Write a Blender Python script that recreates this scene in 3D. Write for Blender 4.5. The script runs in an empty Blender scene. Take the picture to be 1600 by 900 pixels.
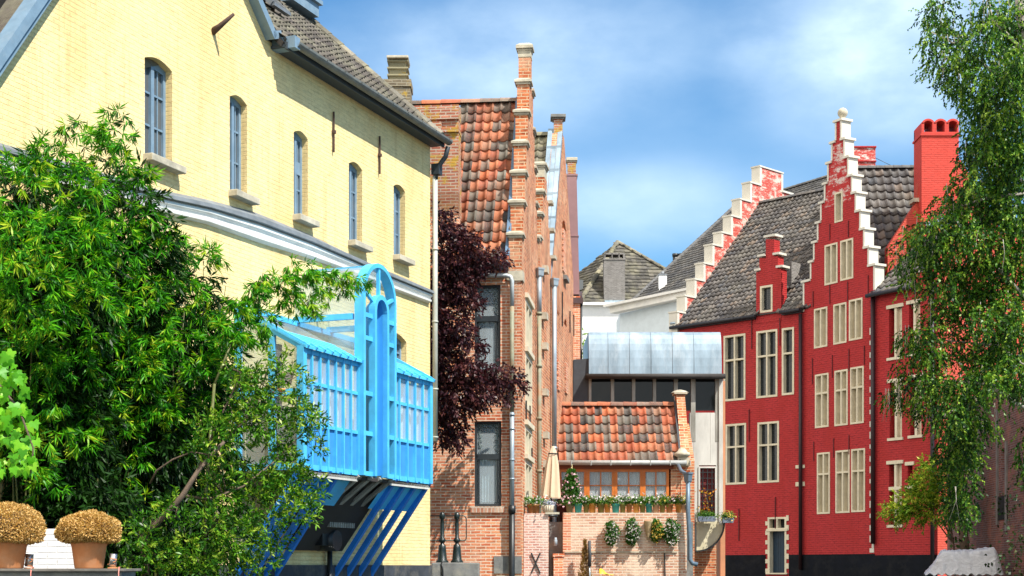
import bpy, math, random
import numpy as np
from mathutils import Matrix, Vector
from mathutils.geometry import delaunay_2d_cdt
R = math.radians
scene = bpy.context.scene
col = scene.collection

# ---------------------------------------------------------------- camera, sky, sun, exposure
CAMZ = 2.0
HOR = 885.0          # eye level in the 1600 x 900 photograph
FPX = 2400.0
cam_d = bpy.data.cameras.new('camera')
cam = bpy.data.objects.new('camera', cam_d)
col.objects.link(cam)
cam.location = (0, 0, CAMZ)
cam.rotation_euler = (R(90), 0, 0)
cam_d.sensor_width = 36
cam_d.lens = FPX / 1600 * 36
cam_d.shift_y = (HOR - 450) / 1600
cam_d.clip_start = 0.1
cam_d.clip_end = 5000
scene.camera = cam

SUN_EL, SUN_AZ = 54.0, -42.0      # azimuth in degrees from +x, counter-clockwise
sdir = Vector((math.cos(R(SUN_EL)) * math.cos(R(SUN_AZ)), math.cos(R(SUN_EL)) * math.sin(R(SUN_AZ)), math.sin(R(SUN_EL))))

world = bpy.data.worlds.new('World')
scene.world = world
world.use_nodes = True
wt = world.node_tree
wt.nodes.clear()
def wn(t, **k):
    n = wt.nodes.new(t)
    for a, b in k.items():
        setattr(n, a, b)
    return n
sky = wn('ShaderNodeTexSky')
sky.sky_type = 'NISHITA'
sky.sun_disc = False
sky.sun_elevation = R(SUN_EL)
sky.sun_rotation = math.atan2(sdir.x, sdir.y)
sky.air_density = 1.2
sky.dust_density = 0.3
sky.ozone_density = 3.0
tc = wn('ShaderNodeTexCoord')
def cloud_field(scale, stretch, loc, detail, lo, hi, rough=0.55):
    mp = wn('ShaderNodeMapping')
    mp.inputs['Scale'].default_value = stretch
    mp.inputs['Location'].default_value = loc
    wt.links.new(tc.outputs['Generated'], mp.inputs['Vector'])
    nz = wn('ShaderNodeTexNoise')
    nz.inputs['Scale'].default_value = scale
    nz.inputs['Detail'].default_value = detail
    nz.inputs['Roughness'].default_value = rough
    wt.links.new(mp.outputs['Vector'], nz.inputs['Vector'])
    mr = wn('ShaderNodeMapRange', interpolation_type='SMOOTHSTEP')
    mr.inputs['From Min'].default_value = lo
    mr.inputs['From Max'].default_value = hi
    wt.links.new(nz.outputs['Fac'], mr.inputs['Value'])
    return mr.outputs['Result']
def cloud_bank(az_px, el_px, sz, sharp=1.0):
    # a soft bank of cloud round one compass direction / height above the horizon
    d = Vector(((az_px - 800) / FPX, 1, (HOR - el_px) / FPX)).normalized()
    sub = wn('ShaderNodeVectorMath', operation='SUBTRACT')
    wt.links.new(tc.outputs['Generated'], sub.inputs[0])
    sub.inputs[1].default_value = d
    sc = wn('ShaderNodeVectorMath', operation='MULTIPLY')
    wt.links.new(sub.outputs[0], sc.inputs[0])
    sc.inputs[1].default_value = (FPX / sz[0], 1.0, FPX / sz[1])
    ln = wn('ShaderNodeVectorMath', operation='LENGTH')
    wt.links.new(sc.outputs[0], ln.inputs[0])
    mr = wn('ShaderNodeMapRange', interpolation_type='SMOOTHSTEP')
    mr.inputs['From Min'].default_value = 1.3
    mr.inputs['From Max'].default_value = 0.0
    wt.links.new(ln.outputs['Value'], mr.inputs['Value'])
    return mr.outputs['Result']
def wmath(op, a, b):
    m = wn('ShaderNodeMath', operation=op)
    m.use_clamp = op == 'ADD'
    for i, x in enumerate((a, b)):
        if isinstance(x, (int, float)): m.inputs[i].default_value = x
        else: wt.links.new(x, m.inputs[i])
    return m.outputs[0]
f1 = cloud_field(3.2, (1.0, 1.0, 2.0), (0.3, 0.0, 0.15), 6, 0.36, 0.72)
f2 = cloud_field(9.0, (1.0, 1.0, 2.2), (1.7, 0.4, 0.0), 8, 0.35, 0.75)
f3 = cloud_field(22.0, (1.0, 1.0, 1.5), (0.2, 0.9, 0.5), 6, 0.35, 0.7)
tex = wmath('ADD', wmath('MULTIPLY', f1, 0.35), wmath('ADD', wmath('MULTIPLY', f2, 0.5), wmath('MULTIPLY', f3, 0.2)))
banks = wmath('ADD', wmath('ADD', wmath('MULTIPLY', cloud_bank(880, 70, (330, 120)), 0.52), wmath('MULTIPLY', cloud_bank(1400, 60, (230, 150)), 1.3)),
              wmath('ADD', wmath('MULTIPLY', cloud_bank(980, 320, (260, 70)), 0.55), wmath('MULTIPLY', cloud_bank(700, 120, (260, 110)), 0.45)))
veil = wmath('MULTIPLY', f1, 0.18)
def sky_fill(d, size):      # unseen bright patch of sky added to light the shaded red fronts
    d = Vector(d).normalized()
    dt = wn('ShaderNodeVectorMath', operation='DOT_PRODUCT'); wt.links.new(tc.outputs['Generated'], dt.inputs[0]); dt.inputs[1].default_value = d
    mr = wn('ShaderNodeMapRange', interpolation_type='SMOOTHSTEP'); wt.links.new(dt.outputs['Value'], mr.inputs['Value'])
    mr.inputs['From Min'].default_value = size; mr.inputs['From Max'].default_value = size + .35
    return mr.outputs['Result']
behind = sky_fill((-.75, -.65, .35), .35)
cl = wmath('ADD', wmath('MULTIPLY', banks, wmath('ADD', wmath('MULTIPLY', tex, 0.75), 0.32)), veil)
cmix = wn('ShaderNodeMix', data_type='RGBA')
wt.links.new(cl, cmix.inputs['Factor'])
tint = wn('ShaderNodeMix', data_type='RGBA', blend_type='MULTIPLY')
tint.inputs['Factor'].default_value = 1.0
tint.inputs['B'].default_value = (0.42, 0.80, 1.04, 1)
wt.links.new(sky.outputs['Color'], tint.inputs['A'])
wt.links.new(tint.outputs['Result'], cmix.inputs['A'])
cmix.inputs['B'].default_value = (6.6, 8.2, 9.6, 1)
bg = wn('ShaderNodeBackground')
bg.inputs['Strength'].default_value = 0.095
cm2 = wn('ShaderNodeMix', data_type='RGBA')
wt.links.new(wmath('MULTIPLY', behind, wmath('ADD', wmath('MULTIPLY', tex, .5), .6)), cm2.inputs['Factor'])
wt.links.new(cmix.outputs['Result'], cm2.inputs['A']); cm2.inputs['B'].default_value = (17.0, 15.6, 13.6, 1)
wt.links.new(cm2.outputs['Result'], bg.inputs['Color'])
wo = wn('ShaderNodeOutputWorld')
wt.links.new(bg.outputs[0], wo.inputs['Surface'])

sun_d = bpy.data.lights.new('sun', 'SUN')
sun_d.energy = 5.0
sun_d.angle = R(0.5)
sun_d.color = (1.0, 0.95, 0.86)
sun = bpy.data.objects.new('sun', sun_d)
col.objects.link(sun)
sun.rotation_euler = sdir.to_track_quat('Z', 'Y').to_euler()

vs = scene.view_settings
vs.view_transform = 'Standard'
vs.look = 'None'
vs.exposure = 0.72
vs.gamma = 1
vs.use_curve_mapping = False
scene.render.engine = 'CYCLES'

# ---------------------------------------------------------------- helpers: tags, hierarchy
WM = {}       # world matrix of every object made here
def link(o, M=None, parent=None):
    col.objects.link(o)
    M = M if M is not None else Matrix.Identity(4)
    if parent is not None:
        o.parent = parent
        o.matrix_parent_inverse = WM[parent.name].inverted()
    o.matrix_basis = M
    WM[o.name] = M.copy()
    return o
def tag(o, label=None, cat=None, group=None, kind=None):
    if label: o['label'] = label
    if cat: o['category'] = cat
    if group: o['group'] = group
    if kind: o['kind'] = kind
    return o
def thing(name, label, cat, M=None, group=None):
    o = bpy.data.objects.new(name, None)
    o.empty_display_size = 0.2
    link(o, M)
    return tag(o, label, cat, group)
def clone(o, loc, label, rz=0.0, scale=1.0, group=None, mats=None):
    def rec(src, par):
        c = src.copy()
        col.objects.link(c)
        if par is not None:
            c.parent = par
        for ch in src.children:
            rec(ch, c)
        return c
    c = rec(o, None)
    c.matrix_basis = Matrix.Translation(loc) @ Matrix.Rotation(rz, 4, 'Z') @ Matrix.Scale(scale, 4)
    c['label'] = label
    if group: c['group'] = group
    return c

def ray(u, v, Y):
    return Vector(((u - 800) / FPX * Y, Y, CAMZ + (HOR - v) / FPX * Y))
class Frame:
    """A vertical plane in plan: local x runs to the right as one faces it, y goes inward, z is height above the water."""
    def __init__(s, u0, Y0, d):
        s.x0 = (u0 - 800) / FPX * Y0
        s.y0 = Y0
        n = math.hypot(*d)
        s.dx, s.dy = d[0] / n, d[1] / n
        s.M = Matrix.Translation((s.x0, s.y0, 0)) @ Matrix.Rotation(math.atan2(s.dy, s.dx), 4, 'Z')
    def p(s, u, v, off=0.0):        # off = metres inward (negative: in front of the plane)
        ox, oy = s.x0 - s.dy * off, s.y0 + s.dx * off
        a = (u - 800) / FPX
        t = (a * oy - ox) / (s.dx - a * s.dy)
        return t, CAMZ + (HOR - v) / FPX * (oy + t * s.dy)
    def s(s, u, off=0.0): return s.p(u, 0, off)[0]
    def z(s, u, v, off=0.0): return s.p(u, v, off)[1]
    def rect(s, u0, u1, v0, v1, off=0.0):   # x0, x1, z0, z1 of a rectangle given by its left/right and its top/bottom at mid width
        um = (u0 + u1) / 2
        return s.s(u0, off), s.s(u1, off), s.z(um, v1, off), s.z(um, v0, off)

class MB:
    def __init__(s):
        s.v = []; s.f = []; s.uv = {}; s.sm = set()
    def add(s, vs, fs, uvs=None, smooth=False):
        b = len(s.v)
        s.v += [tuple(q) for q in vs]
        for i, f in enumerate(fs):
            k = len(s.f)
            s.f.append(tuple(b + j for j in f))
            if uvs is not None: s.uv[k] = uvs[i]
            if smooth: s.sm.add(k)
        return s
    def box(s, x0, x1, y0, y1, z0, z1):
        if x0 > x1: x0, x1 = x1, x0
        if y0 > y1: y0, y1 = y1, y0
        if z0 > z1: z0, z1 = z1, z0
        v = [(x, y, z) for z in (z0, z1) for y in (y0, y1) for x in (x0, x1)]
        return s.add(v, [(0, 2, 3, 1), (4, 5, 7, 6), (0, 1, 5, 4), (2, 6, 7, 3), (0, 4, 6, 2), (1, 3, 7, 5)])
    def bar(s, a, b, w, h, up=(0, 0, 1)):       # rectangular beam from a to b
        a, b = Vector(a), Vector(b)
        d = (b - a).normalized(); up = Vector(up)
        x = d.cross(up)
        if x.length < 1e-4: x = d.cross(Vector((1, 0, 0)))
        x.normalize(); z = x.cross(d).normalized()
        v = [q + x * i * w / 2 + z * j * h / 2 for q in (a, b) for i, j in ((-1, -1), (1, -1), (1, 1), (-1, 1))]
        return s.add(v, [(0, 3, 2, 1), (4, 5, 6, 7), (0, 1, 5, 4), (1, 2, 6, 5), (2, 3, 7, 6), (3, 0, 4, 7)])
    def tube(s, pts, r, n=8, r2=None, cap=True):
        pts = [Vector(q) for q in pts]
        m = len(pts)
        rs = [r] * m if r2 is None else [r + (r2 - r) * i / (m - 1) for i in range(m)]
        vs = []; ref = None
        for i, q in enumerate(pts):
            d = (pts[min(i + 1, m - 1)] - pts[max(i - 1, 0)]).normalized()
            if ref is None:
                ref = d.orthogonal().normalized()
            ref = (ref - d * ref.dot(d)).normalized()
            o = d.cross(ref)
            vs += [q + (ref * math.cos(t) + o * math.sin(t)) * rs[i] for t in [2 * math.pi * k / n for k in range(n)]]
        fs = [(i * n + k, i * n + (k + 1) % n, (i + 1) * n + (k + 1) % n, (i + 1) * n + k) for i in range(m - 1) for k in range(n)]
        s.add(vs, fs, smooth=True)
        if cap:
            b = len(s.v) - len(vs)
            s.f.append(tuple(b + k for k in reversed(range(n)))); s.f.append(tuple(b + (m - 1) * n + k for k in range(n)))
        return s
    def lathe(s, prof, c=(0, 0, 0), n=20, smooth=True, jit=0.0, rng=None):
        vs = []
        for r, z in prof:
            for k in range(n):
                t = 2 * math.pi * k / n
                rr = r * (1 + (rng.uniform(-jit, jit) if rng else 0))
                vs.append((c[0] + rr * math.cos(t), c[1] + rr * math.sin(t), c[2] + z))
        fs = [(i * n + k, i * n + (k + 1) % n, (i + 1) * n + (k + 1) % n, (i + 1) * n + k) for i in range(len(prof) - 1) for k in range(n)]
        return s.add(vs, fs, smooth=smooth)
    def prism(s, poly, y0, y1, axes='xz'):      # poly in two axes, extruded along the third
        def mk(a, b, c):
            return {'xz': (a, c, b), 'yz': (c, a, b), 'xy': (a, b, c)}[axes]
        n = len(poly)
        vs = [mk(a, b, y0) for a, b in poly] + [mk(a, b, y1) for a, b in poly]
        area = sum(poly[i][0] * poly[(i + 1) % n][1] - poly[(i + 1) % n][0] * poly[i][1] for i in range(n))
        fs = [tuple(range(n)), tuple(range(2 * n - 1, n - 1, -1))] + [(i + n, (i + 1) % n + n, (i + 1) % n, i) for i in range(n)]
        return s.add(vs, fs)
    def wall(s, outline, holes, y0, y1, axes='xz', reveal=True):
        """slab with real openings: outline and holes are polygons in the wall plane"""
        def mk(a, b, c):
            return {'xz': (a, c, b), 'yz': (c, a, b), 'xy': (a, b, c)}[axes]
        pts = []; edges = []
        for pl in [outline] + holes:
            b = len(pts)
            pts += [Vector((a, c)) for a, c in pl]
            edges += [(b + i, b + (i + 1) % len(pl)) for i in range(len(pl))]
        vo, eo, fo, *_ = delaunay_2d_cdt(pts, edges, [], 0, 1e-5)
        def inside(p, pl):
            c = False; n = len(pl)
            for i in range(n):
                (x1, y1_), (x2, y2_) = pl[i], pl[(i + 1) % n]
                if (y1_ > p[1]) != (y2_ > p[1]) and p[0] < (x2 - x1) * (p[1] - y1_) / (y2_ - y1_) + x1:
                    c = not c
            return c
        tris = []
        for f in fo:
            cx = sum(vo[i][0] for i in f) / 3; cy = sum(vo[i][1] for i in f) / 3
            if inside((cx, cy), outline) and not any(inside((cx, cy), h) for h in holes):
                tris.append(f)
        n = len(vo)
        vs = [mk(q[0], q[1], y0) for q in vo] + [mk(q[0], q[1], y1) for q in vo]
        ec = {}
        for f in tris:
            for i in range(3):
                e = (f[i], f[(i + 1) % 3])
                k = (min(e), max(e))
                ec.setdefault(k, []).append(e)
        fs = [tuple(f) for f in tris] + [tuple(n + i for i in reversed(f)) for f in tris]
        for k, l in ec.items():
            if len(l) == 1:
                a, b = l[0]
                fs.append((b, a, a + n, b + n))
        return s.add(vs, fs)
    def build(s, name, mat, parent=None, M=None, bevel=0.0, jitter=0.0):
        me = bpy.data.meshes.new(name)
        me.from_pydata(s.v, [], s.f)
        me.update()
        uvl = me.uv_layers.new(name='UVMap')
        dat = np.zeros((len(me.loops), 2), dtype=np.float32)
        V = s.v
        for p in me.polygons:
            li = range(p.loop_start, p.loop_start + p.loop_total)
            if p.index in s.uv:
                q = s.uv[p.index]
                for j, l in enumerate(li):
                    dat[l] = q if not isinstance(q[0], (tuple, list)) else q[j]
            else:
                n = p.normal
                ax, ay, az = abs(n.x), abs(n.y), abs(n.z)
                for j, l in enumerate(li):
                    v = V[p.vertices[j]]
                    if az > 0.75: dat[l] = (v[0], v[1])
                    elif ay >= ax: dat[l] = (v[0], v[2])
                    else: dat[l] = (v[1] + 0.07, v[2])
        uvl.data.foreach_set('uv', dat.ravel())
        if s.sm:
            arr = np.zeros(len(me.polygons), dtype=bool)
            arr[list(s.sm)] = True
            me.polygons.foreach_set('use_smooth', arr)
        me.materials.append(mat)
        o = bpy.data.objects.new(name, me)
        if bevel:
            bm = o.modifiers.new('bevel', 'BEVEL'); bm.width = bevel; bm.segments = 2; bm.limit_method = 'ANGLE'
        if M is None and parent is not None: M = WM[parent.name]
        return link(o, M, parent)

# ---------------------------------------------------------------- materials
def newmat(name):
    m = bpy.data.materials.new(name)
    m.use_nodes = True
    m.node_tree.nodes.clear()
    return m, m.node_tree
class NT:
    def __init__(s, name):
        s.m, s.t = newmat(name)
        s.uv = s.n('ShaderNodeUVMap').outputs[0]
        s.obj = s.n('ShaderNodeTexCoord').outputs['Object']
    def n(s, t, **k):
        q = s.t.nodes.new(t)
        for a, b in k.items(): setattr(q, a, b)
        return q
    def L(s, a, b): s.t.links.new(a, b)
    def set(s, sock, x):
        if x is None: return
        if isinstance(x, bpy.types.NodeSocket): s.L(x, sock)
        else: sock.default_value = (*x, 1) if isinstance(x, (tuple, list)) and len(x) == 3 and sock.type == 'RGBA' else x
    def noise(s, vec, scale, detail=5, rough=0.6, dist=0.0):
        q = s.n('ShaderNodeTexNoise'); s.L(vec, q.inputs['Vector'])
        q.inputs['Scale'].default_value = scale; q.inputs['Detail'].default_value = detail
        q.inputs['Roughness'].default_value = rough; q.inputs['Distortion'].default_value = dist
        return q.outputs['Fac']
    def map(s, vec, scale=(1, 1, 1), loc=(0, 0, 0), rot=(0, 0, 0)):
        q = s.n('ShaderNodeMapping'); s.L(vec, q.inputs['Vector'])
        q.inputs['Scale'].default_value = scale; q.inputs['Location'].default_value = loc; q.inputs['Rotation'].default_value = rot
        return q.outputs[0]
    def rng(s, x, a, b, c=0.0, d=1.0):
        q = s.n('ShaderNodeMapRange'); s.L(x, q.inputs['Value'])
        for nm, val in (('From Min', a), ('From Max', b), ('To Min', c), ('To Max', d)): q.inputs[nm].default_value = val
        return q.outputs['Result']
    def mix(s, f, a, b, mode='MIX'):
        q = s.n('ShaderNodeMix', data_type='RGBA', blend_type=mode)
        s.set(q.inputs['Factor'], f); s.set(q.inputs['A'], a); s.set(q.inputs['B'], b)
        return q.outputs['Result']
    def ramp(s, f, stops, interp='LINEAR'):
        q = s.n('ShaderNodeValToRGB'); s.L(f, q.inputs['Fac'])
        cr = q.color_ramp; cr.interpolation = interp
        while len(cr.elements) < len(stops): cr.elements.new(0.5)
        for e, (p, c) in zip(cr.elements, stops): e.position = p; e.color = (*c, 1)
        return q.outputs['Color']
    def math(s, op, a, b=0.0):
        q = s.n('ShaderNodeMath', operation=op); s.set(q.inputs[0], a); s.set(q.inputs[1], b)
        return q.outputs[0]
    def bump(s, h, strength=0.3, dist=0.01, normal=None):
        q = s.n('ShaderNodeBump'); q.inputs['Strength'].default_value = strength; q.inputs['Distance'].default_value = dist
        s.L(h, q.inputs['Height'])
        if normal is not None: s.L(normal, q.inputs['Normal'])
        return q.outputs[0]
    def out(s, color, rough=0.8, normal=None, metal=0.0, spec=0.3, alpha=None, trans=0.0):
        b = s.n('ShaderNodeBsdfPrincipled')
        s.set(b.inputs['Base Color'], color); s.set(b.inputs['Roughness'], rough); s.set(b.inputs['Metallic'], metal)
        s.set(b.inputs['Specular IOR Level'], spec)
        if trans: b.inputs['Transmission Weight'].default_value = trans
        if normal is not None: s.L(normal, b.inputs['Normal'])
        if alpha is not None: s.set(b.inputs['Alpha'], alpha)
        o = s.n('ShaderNodeOutputMaterial'); s.L(b.outputs[0], o.inputs['Surface'])
        return s.m
def brick_mat(name, c1, c2, mortar, msize=0.011, course=0.062, width=0.205, bias=0.0, stain=(0.1, 0.09, 0.08), stain_amt=0.35, pale=None, pale_amt=0.0, lichen=0.0, bstr=0.6, dark=0.35, rough=0.9):
    t = NT(name)
    wob = t.n('ShaderNodeVectorMath', operation='ADD')
    nzc = t.n('ShaderNodeTexNoise'); t.L(t.uv, nzc.inputs['Vector']); nzc.inputs['Scale'].default_value = 5.0; nzc.inputs['Detail'].default_value = 3
    sc = t.n('ShaderNodeVectorMath', operation='SCALE'); t.L(nzc.outputs['Color'], sc.inputs[0]); sc.inputs['Scale'].default_value = 0.014
    t.L(t.uv, wob.inputs[0]); t.L(sc.outputs[0], wob.inputs[1])
    b = t.n('ShaderNodeTexBrick')
    t.L(wob.outputs[0], b.inputs['Vector'])
    b.inputs['Scale'].default_value = 1.0
    b.inputs['Brick Width'].default_value = width; b.inputs['Row Height'].default_value = course
    b.inputs['Mortar Size'].default_value = msize; b.inputs['Mortar Smooth'].default_value = 0.25; b.inputs['Bias'].default_value = bias
    b.inputs['Color1'].default_value = (0, 0, 0, 1); b.inputs['Color2'].default_value = (1, 1, 1, 1); b.inputs['Mortar'].default_value = (0.5, 0.5, 0.5, 1)
    cc = t.mix(b.outputs['Color'], c1, c2)
    # a second grid picks out the burnt and the pale bricks
    cell = t.noise(t.map(t.uv, (1 / width * 0.9, 1 / course * 0.9, 1)), 1.0, 1, 0.3)
    cc = t.mix(t.rng(cell, 0.58, 0.66, 0, dark), cc, tuple(x * 0.35 for x in c1))
    cc = t.mix(t.rng(cell, 0.42, 0.34, 0, 0.45), cc, tuple(min(1, x * 1.35 + 0.06) for x in c2))
    cc = t.mix(b.outputs['Fac'], cc, mortar)
    fine = t.noise(t.uv, 60, 4)
    cc = t.mix(0.35, cc, t.ramp(fine, [(0.3, (0.45, 0.45, 0.45)), (0.7, (1.0, 1.0, 1.0))]), 'MULTIPLY')
    big = t.noise(t.map(t.uv, (0.6, 0.22, 1)), 1.6, 7, 0.65, 0.6)
    cc = t.mix(t.rng(big, 0.5, 0.72, 0, stain_amt), cc, stain)
    if pale:
        pz = t.noise(t.map(t.uv, (1, 1, 1), (7, 3, 0)), 1.3, 6, 0.7)
        cc = t.mix(t.rng(pz, 0.48, 0.6, 0, pale_amt), cc, pale)
    if lichen:
        lz = t.noise(t.map(t.uv, (1, 1, 1), (3, 9, 0)), 3.2, 6, 0.7)
        cc = t.mix(t.rng(lz, 0.66 - lichen * 0.25, 0.72 - lichen * 0.2, 0, 0.85), cc, (0.42, 0.27, 0.03))
    h = t.math('SUBTRACT', t.math('MULTIPLY', fine, 0.35), b.outputs['Fac'])
    return t.out(cc, rough, t.bump(h, bstr, 0.012), spec=0.2)
def painted_brick(name, base, dirt, course=0.062, msize=0.008, gl=0.44, mfac=0.75, rag_amt=0.30, width=0.205, bstr=0.5, rough=0.7, flake=None, flake_amt=0.0, blotch=0.25, dark_amt=0.25):
    t = NT(name)
    b = t.n('ShaderNodeTexBrick')
    nzc = t.n('ShaderNodeTexNoise'); t.L(t.uv, nzc.inputs['Vector']); nzc.inputs['Scale'].default_value = 4.0
    sc = t.n('ShaderNodeVectorMath', operation='SCALE'); t.L(nzc.outputs['Color'], sc.inputs[0]); sc.inputs['Scale'].default_value = 0.02
    ad = t.n('ShaderNodeVectorMath', operation='ADD'); t.L(t.uv, ad.inputs[0]); t.L(sc.outputs[0], ad.inputs[1])
    t.L(ad.outputs[0], b.inputs['Vector'])
    b.inputs['Scale'].default_value = 1.0; b.inputs['Brick Width'].default_value = width; b.inputs['Row Height'].default_value = course
    b.inputs['Mortar Size'].default_value = msize; b.inputs['Mortar Smooth'].default_value = 0.4
    b.inputs['Color1'].default_value = (0, 0, 0, 1); b.inputs['Color2'].default_value = (1, 1, 1, 1)
    cc = t.mix(t.math('MULTIPLY', b.outputs['Color'], 0.14), base, tuple(x * 0.62 for x in base))
    gaps = t.noise(t.map(t.uv, (2.5, 12.0, 1)), 1.6, 6, 0.75)
    m = t.math('MULTIPLY', b.outputs['Fac'], t.rng(gaps, gl, gl + 0.16, 0, 1))
    cc = t.mix(t.math('MULTIPLY', m, mfac), cc, dirt)
    big = t.noise(t.map(t.uv, (0.55, 0.3, 1)), 1.5, 7, 0.65, 0.5)
    cc = t.mix(t.rng(big, 0.45, 0.75, 0, blotch), cc, tuple(x * y for x, y in zip(base, (0.80, 0.66, 0.5))))
    rag = t.noise(t.map(t.uv, (2.2, 9.0, 1), (2, 5, 0)), 2.0, 7, 0.8)
    cc = t.mix(t.rng(rag, 0.46, 0.64, 0, rag_amt), cc, tuple(x * 0.45 for x in base))
    stk = t.noise(t.map(t.uv, (3.5, 0.25, 1), (9, 1, 0)), 1.5, 6, 0.7)
    cc = t.mix(t.rng(stk, 0.54, 0.74, 0, blotch * 0.7), cc, tuple(x * y for x, y in zip(base, (0.62, 0.50, 0.40))))
    chips = t.noise(t.map(t.uv, (5, 9, 1)), 2.2, 4, 0.8)
    cc = t.mix(t.rng(chips, 0.69, 0.73, 0, dark_amt), cc, dirt)
    if flake:
        fz = t.noise(t.map(t.uv, (1, 2.2, 1)), 1.6, 8, 0.8)
        cc = t.mix(t.rng(fz, 0.50, 0.56, 0, flake_amt), cc, flake)
    fine = t.noise(t.uv, 45, 4)
    h = t.math('SUBTRACT', t.math('MULTIPLY', fine, 0.4), b.outputs['Fac'])
    return t.out(cc, rough, t.bump(h, bstr, 0.01), spec=0.25)
def plain(name, c, rough=0.7, var=0.25, scale=6.0, bump=0.15, metal=0.0, spec=0.35, dirt=None, dirt_amt=0.4, streak=False):
    t = NT(name)
    n1 = t.noise(t.map(t.obj, (1, 1, 0.25 if streak else 1)), scale, 6, 0.65)
    cc = t.mix(t.rng(n1, 0.35, 0.7, 0, 1), tuple(x * (1 - var) for x in c), tuple(min(1, x * (1 + var * 0.5)) for x in c))
    if dirt:
        n2 = t.noise(t.map(t.obj, (1, 1, 0.3 if streak else 1), (4, 2, 1)), scale * 0.6, 7, 0.7)
        cc = t.mix(t.rng(n2, 0.48, 0.68, 0, dirt_amt), cc, dirt)
    n3 = t.noise(t.obj, scale * 8, 4)
    return t.out(cc, t.rng(n1, 0.3, 0.7, rough * 0.85, min(1, rough * 1.15)), t.bump(n3, bump, 0.01), metal, spec)
def tile_mat(name, stops, rough=0.75, lichen=(0.3, 0.28, 0.2), lichen_amt=0.3, lscale=1.5):
    """UV holds one value pair per roof tile, so each tile takes its own clay"""
    t = NT(name)
    w = t.n('ShaderNodeTexWhiteNoise', noise_dimensions='2D'); t.L(t.uv, w.inputs['Vector'])
    cc = t.ramp(w.outputs['Value'], stops, 'CONSTANT')
    w2 = t.n('ShaderNodeTexWhiteNoise', noise_dimensions='2D'); t.L(t.map(t.uv, (1, 1, 1), (31.3, 17.1, 0)), w2.inputs['Vector'])
    cc = t.mix(1.0, cc, t.ramp(w2.outputs['Value'], [(0, (0.68, 0.68, 0.68)), (1, (1.1, 1.1, 1.1))]), 'MULTIPLY')
    n1 = t.noise(t.obj, 9, 6, 0.7)
    cc = t.mix(t.rng(n1, 0.42, 0.66, 0.0, 0.7), cc, (0.55, 0.52, 0.5), 'MULTIPLY')
    n2 = t.noise(t.map(t.obj, (1, 1, 1), (5, 5, 5)), lscale, 8, 0.75)
    cc = t.mix(t.rng(n2, 0.44, 0.66, 0.0, lichen_amt), cc, lichen)
    n3 = t.noise(t.obj, 70, 3)
    return t.out(cc, rough, t.bump(n3, 0.25, 0.01), spec=0.3)
def leaf_mat(name, stops, trans=0.35, gloss=0.45, tc=(1.1, 1.25, 0.5)):
    t = NT(name)
    sx = t.n('ShaderNodeSeparateXYZ'); t.L(t.uv, sx.inputs[0])
    cc = t.ramp(sx.outputs['X'], stops)
    b = t.n('ShaderNodeBsdfPrincipled'); t.L(cc, b.inputs['Base Color']); b.inputs['Roughness'].default_value = gloss
    b.inputs['Specular IOR Level'].default_value = 0.22
    tr = t.n('ShaderNodeBsdfTranslucent'); t.L(t.mix(1.0, cc, tc, 'MULTIPLY'), tr.inputs['Color'])
    mx = t.n('ShaderNodeMixShader'); mx.inputs[0].default_value = trans
    t.L(b.outputs[0], mx.inputs[1]); t.L(tr.outputs[0], mx.inputs[2])
    o = t.n('ShaderNodeOutputMaterial'); t.L(mx.outputs[0], o.inputs['Surface'])
    return t.m
def glass_mat(name, c=(0.012, 0.016, 0.02), rough=0.04, wave=0.08, spec=0.5):
    t = NT(name)
    n = t.noise(t.obj, 2.2, 2)
    return t.out(c, rough, t.bump(n, wave, 0.05), spec=spec)
def clear_mat(name, tint=(0.82, 0.9, 0.93), opac=0.25):
    t = NT(name)
    tr = t.n('ShaderNodeBsdfTransparent'); tr.inputs[0].default_value = (*tint, 1)
    b = t.n('ShaderNodeBsdfPrincipled'); b.inputs['Base Color'].default_value = (0.75, 0.80, 0.82, 1); b.inputs['Roughness'].default_value = 0.12
    mx = t.n('ShaderNodeMixShader'); mx.inputs[0].default_value = opac
    t.L(tr.outputs[0], mx.inputs[1]); t.L(b.outputs[0], mx.inputs[2])
    o = t.n('ShaderNodeOutputMaterial'); t.L(mx.outputs[0], o.inputs['Surface'])
    return t.m

M_yellow = painted_brick('yellow_painted_brick', (0.93, 0.73, 0.36), (0.36, 0.20, 0.07), gl=0.50, mfac=.5, rag_amt=.42, bstr=0.9, blotch=0.85, dark_amt=0.75)
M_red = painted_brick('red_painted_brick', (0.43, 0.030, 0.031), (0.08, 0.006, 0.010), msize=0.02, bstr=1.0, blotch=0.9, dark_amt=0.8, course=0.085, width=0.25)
M_redflake = painted_brick('flaking_red_paint', (0.47, 0.032, 0.030), (0.12, 0.015, 0.015), bstr=0.9, course=0.085, width=0.25, flake=(0.62, 0.55, 0.50), flake_amt=0.9)
M_brick = brick_mat('orange_red_brick', (0.62, 0.14, 0.06), (0.80, 0.34, 0.17), (0.86, 0.72, 0.55), msize=0.009, stain_amt=0.25, bstr=0.7, pale=(0.66, 0.42, 0.30), pale_amt=0.4)
M_brick_side = brick_mat('pale_red_brick', (0.42, 0.078, 0.030), (0.64, 0.21, 0.08), (0.66, 0.47, 0.30), msize=0.011, course=.072, width=.24, stain=(0.20, 0.09, 0.05), stain_amt=0.6, pale=(0.74, 0.50, 0.32), pale_amt=0.4, dark=.7, bstr=.9)
M_brick_lichen = brick_mat('lichened_brick', (0.36, 0.11, 0.07), (0.45, 0.17, 0.10), (0.5, 0.42, 0.33), lichen=0.62, stain_amt=0.3)
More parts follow.
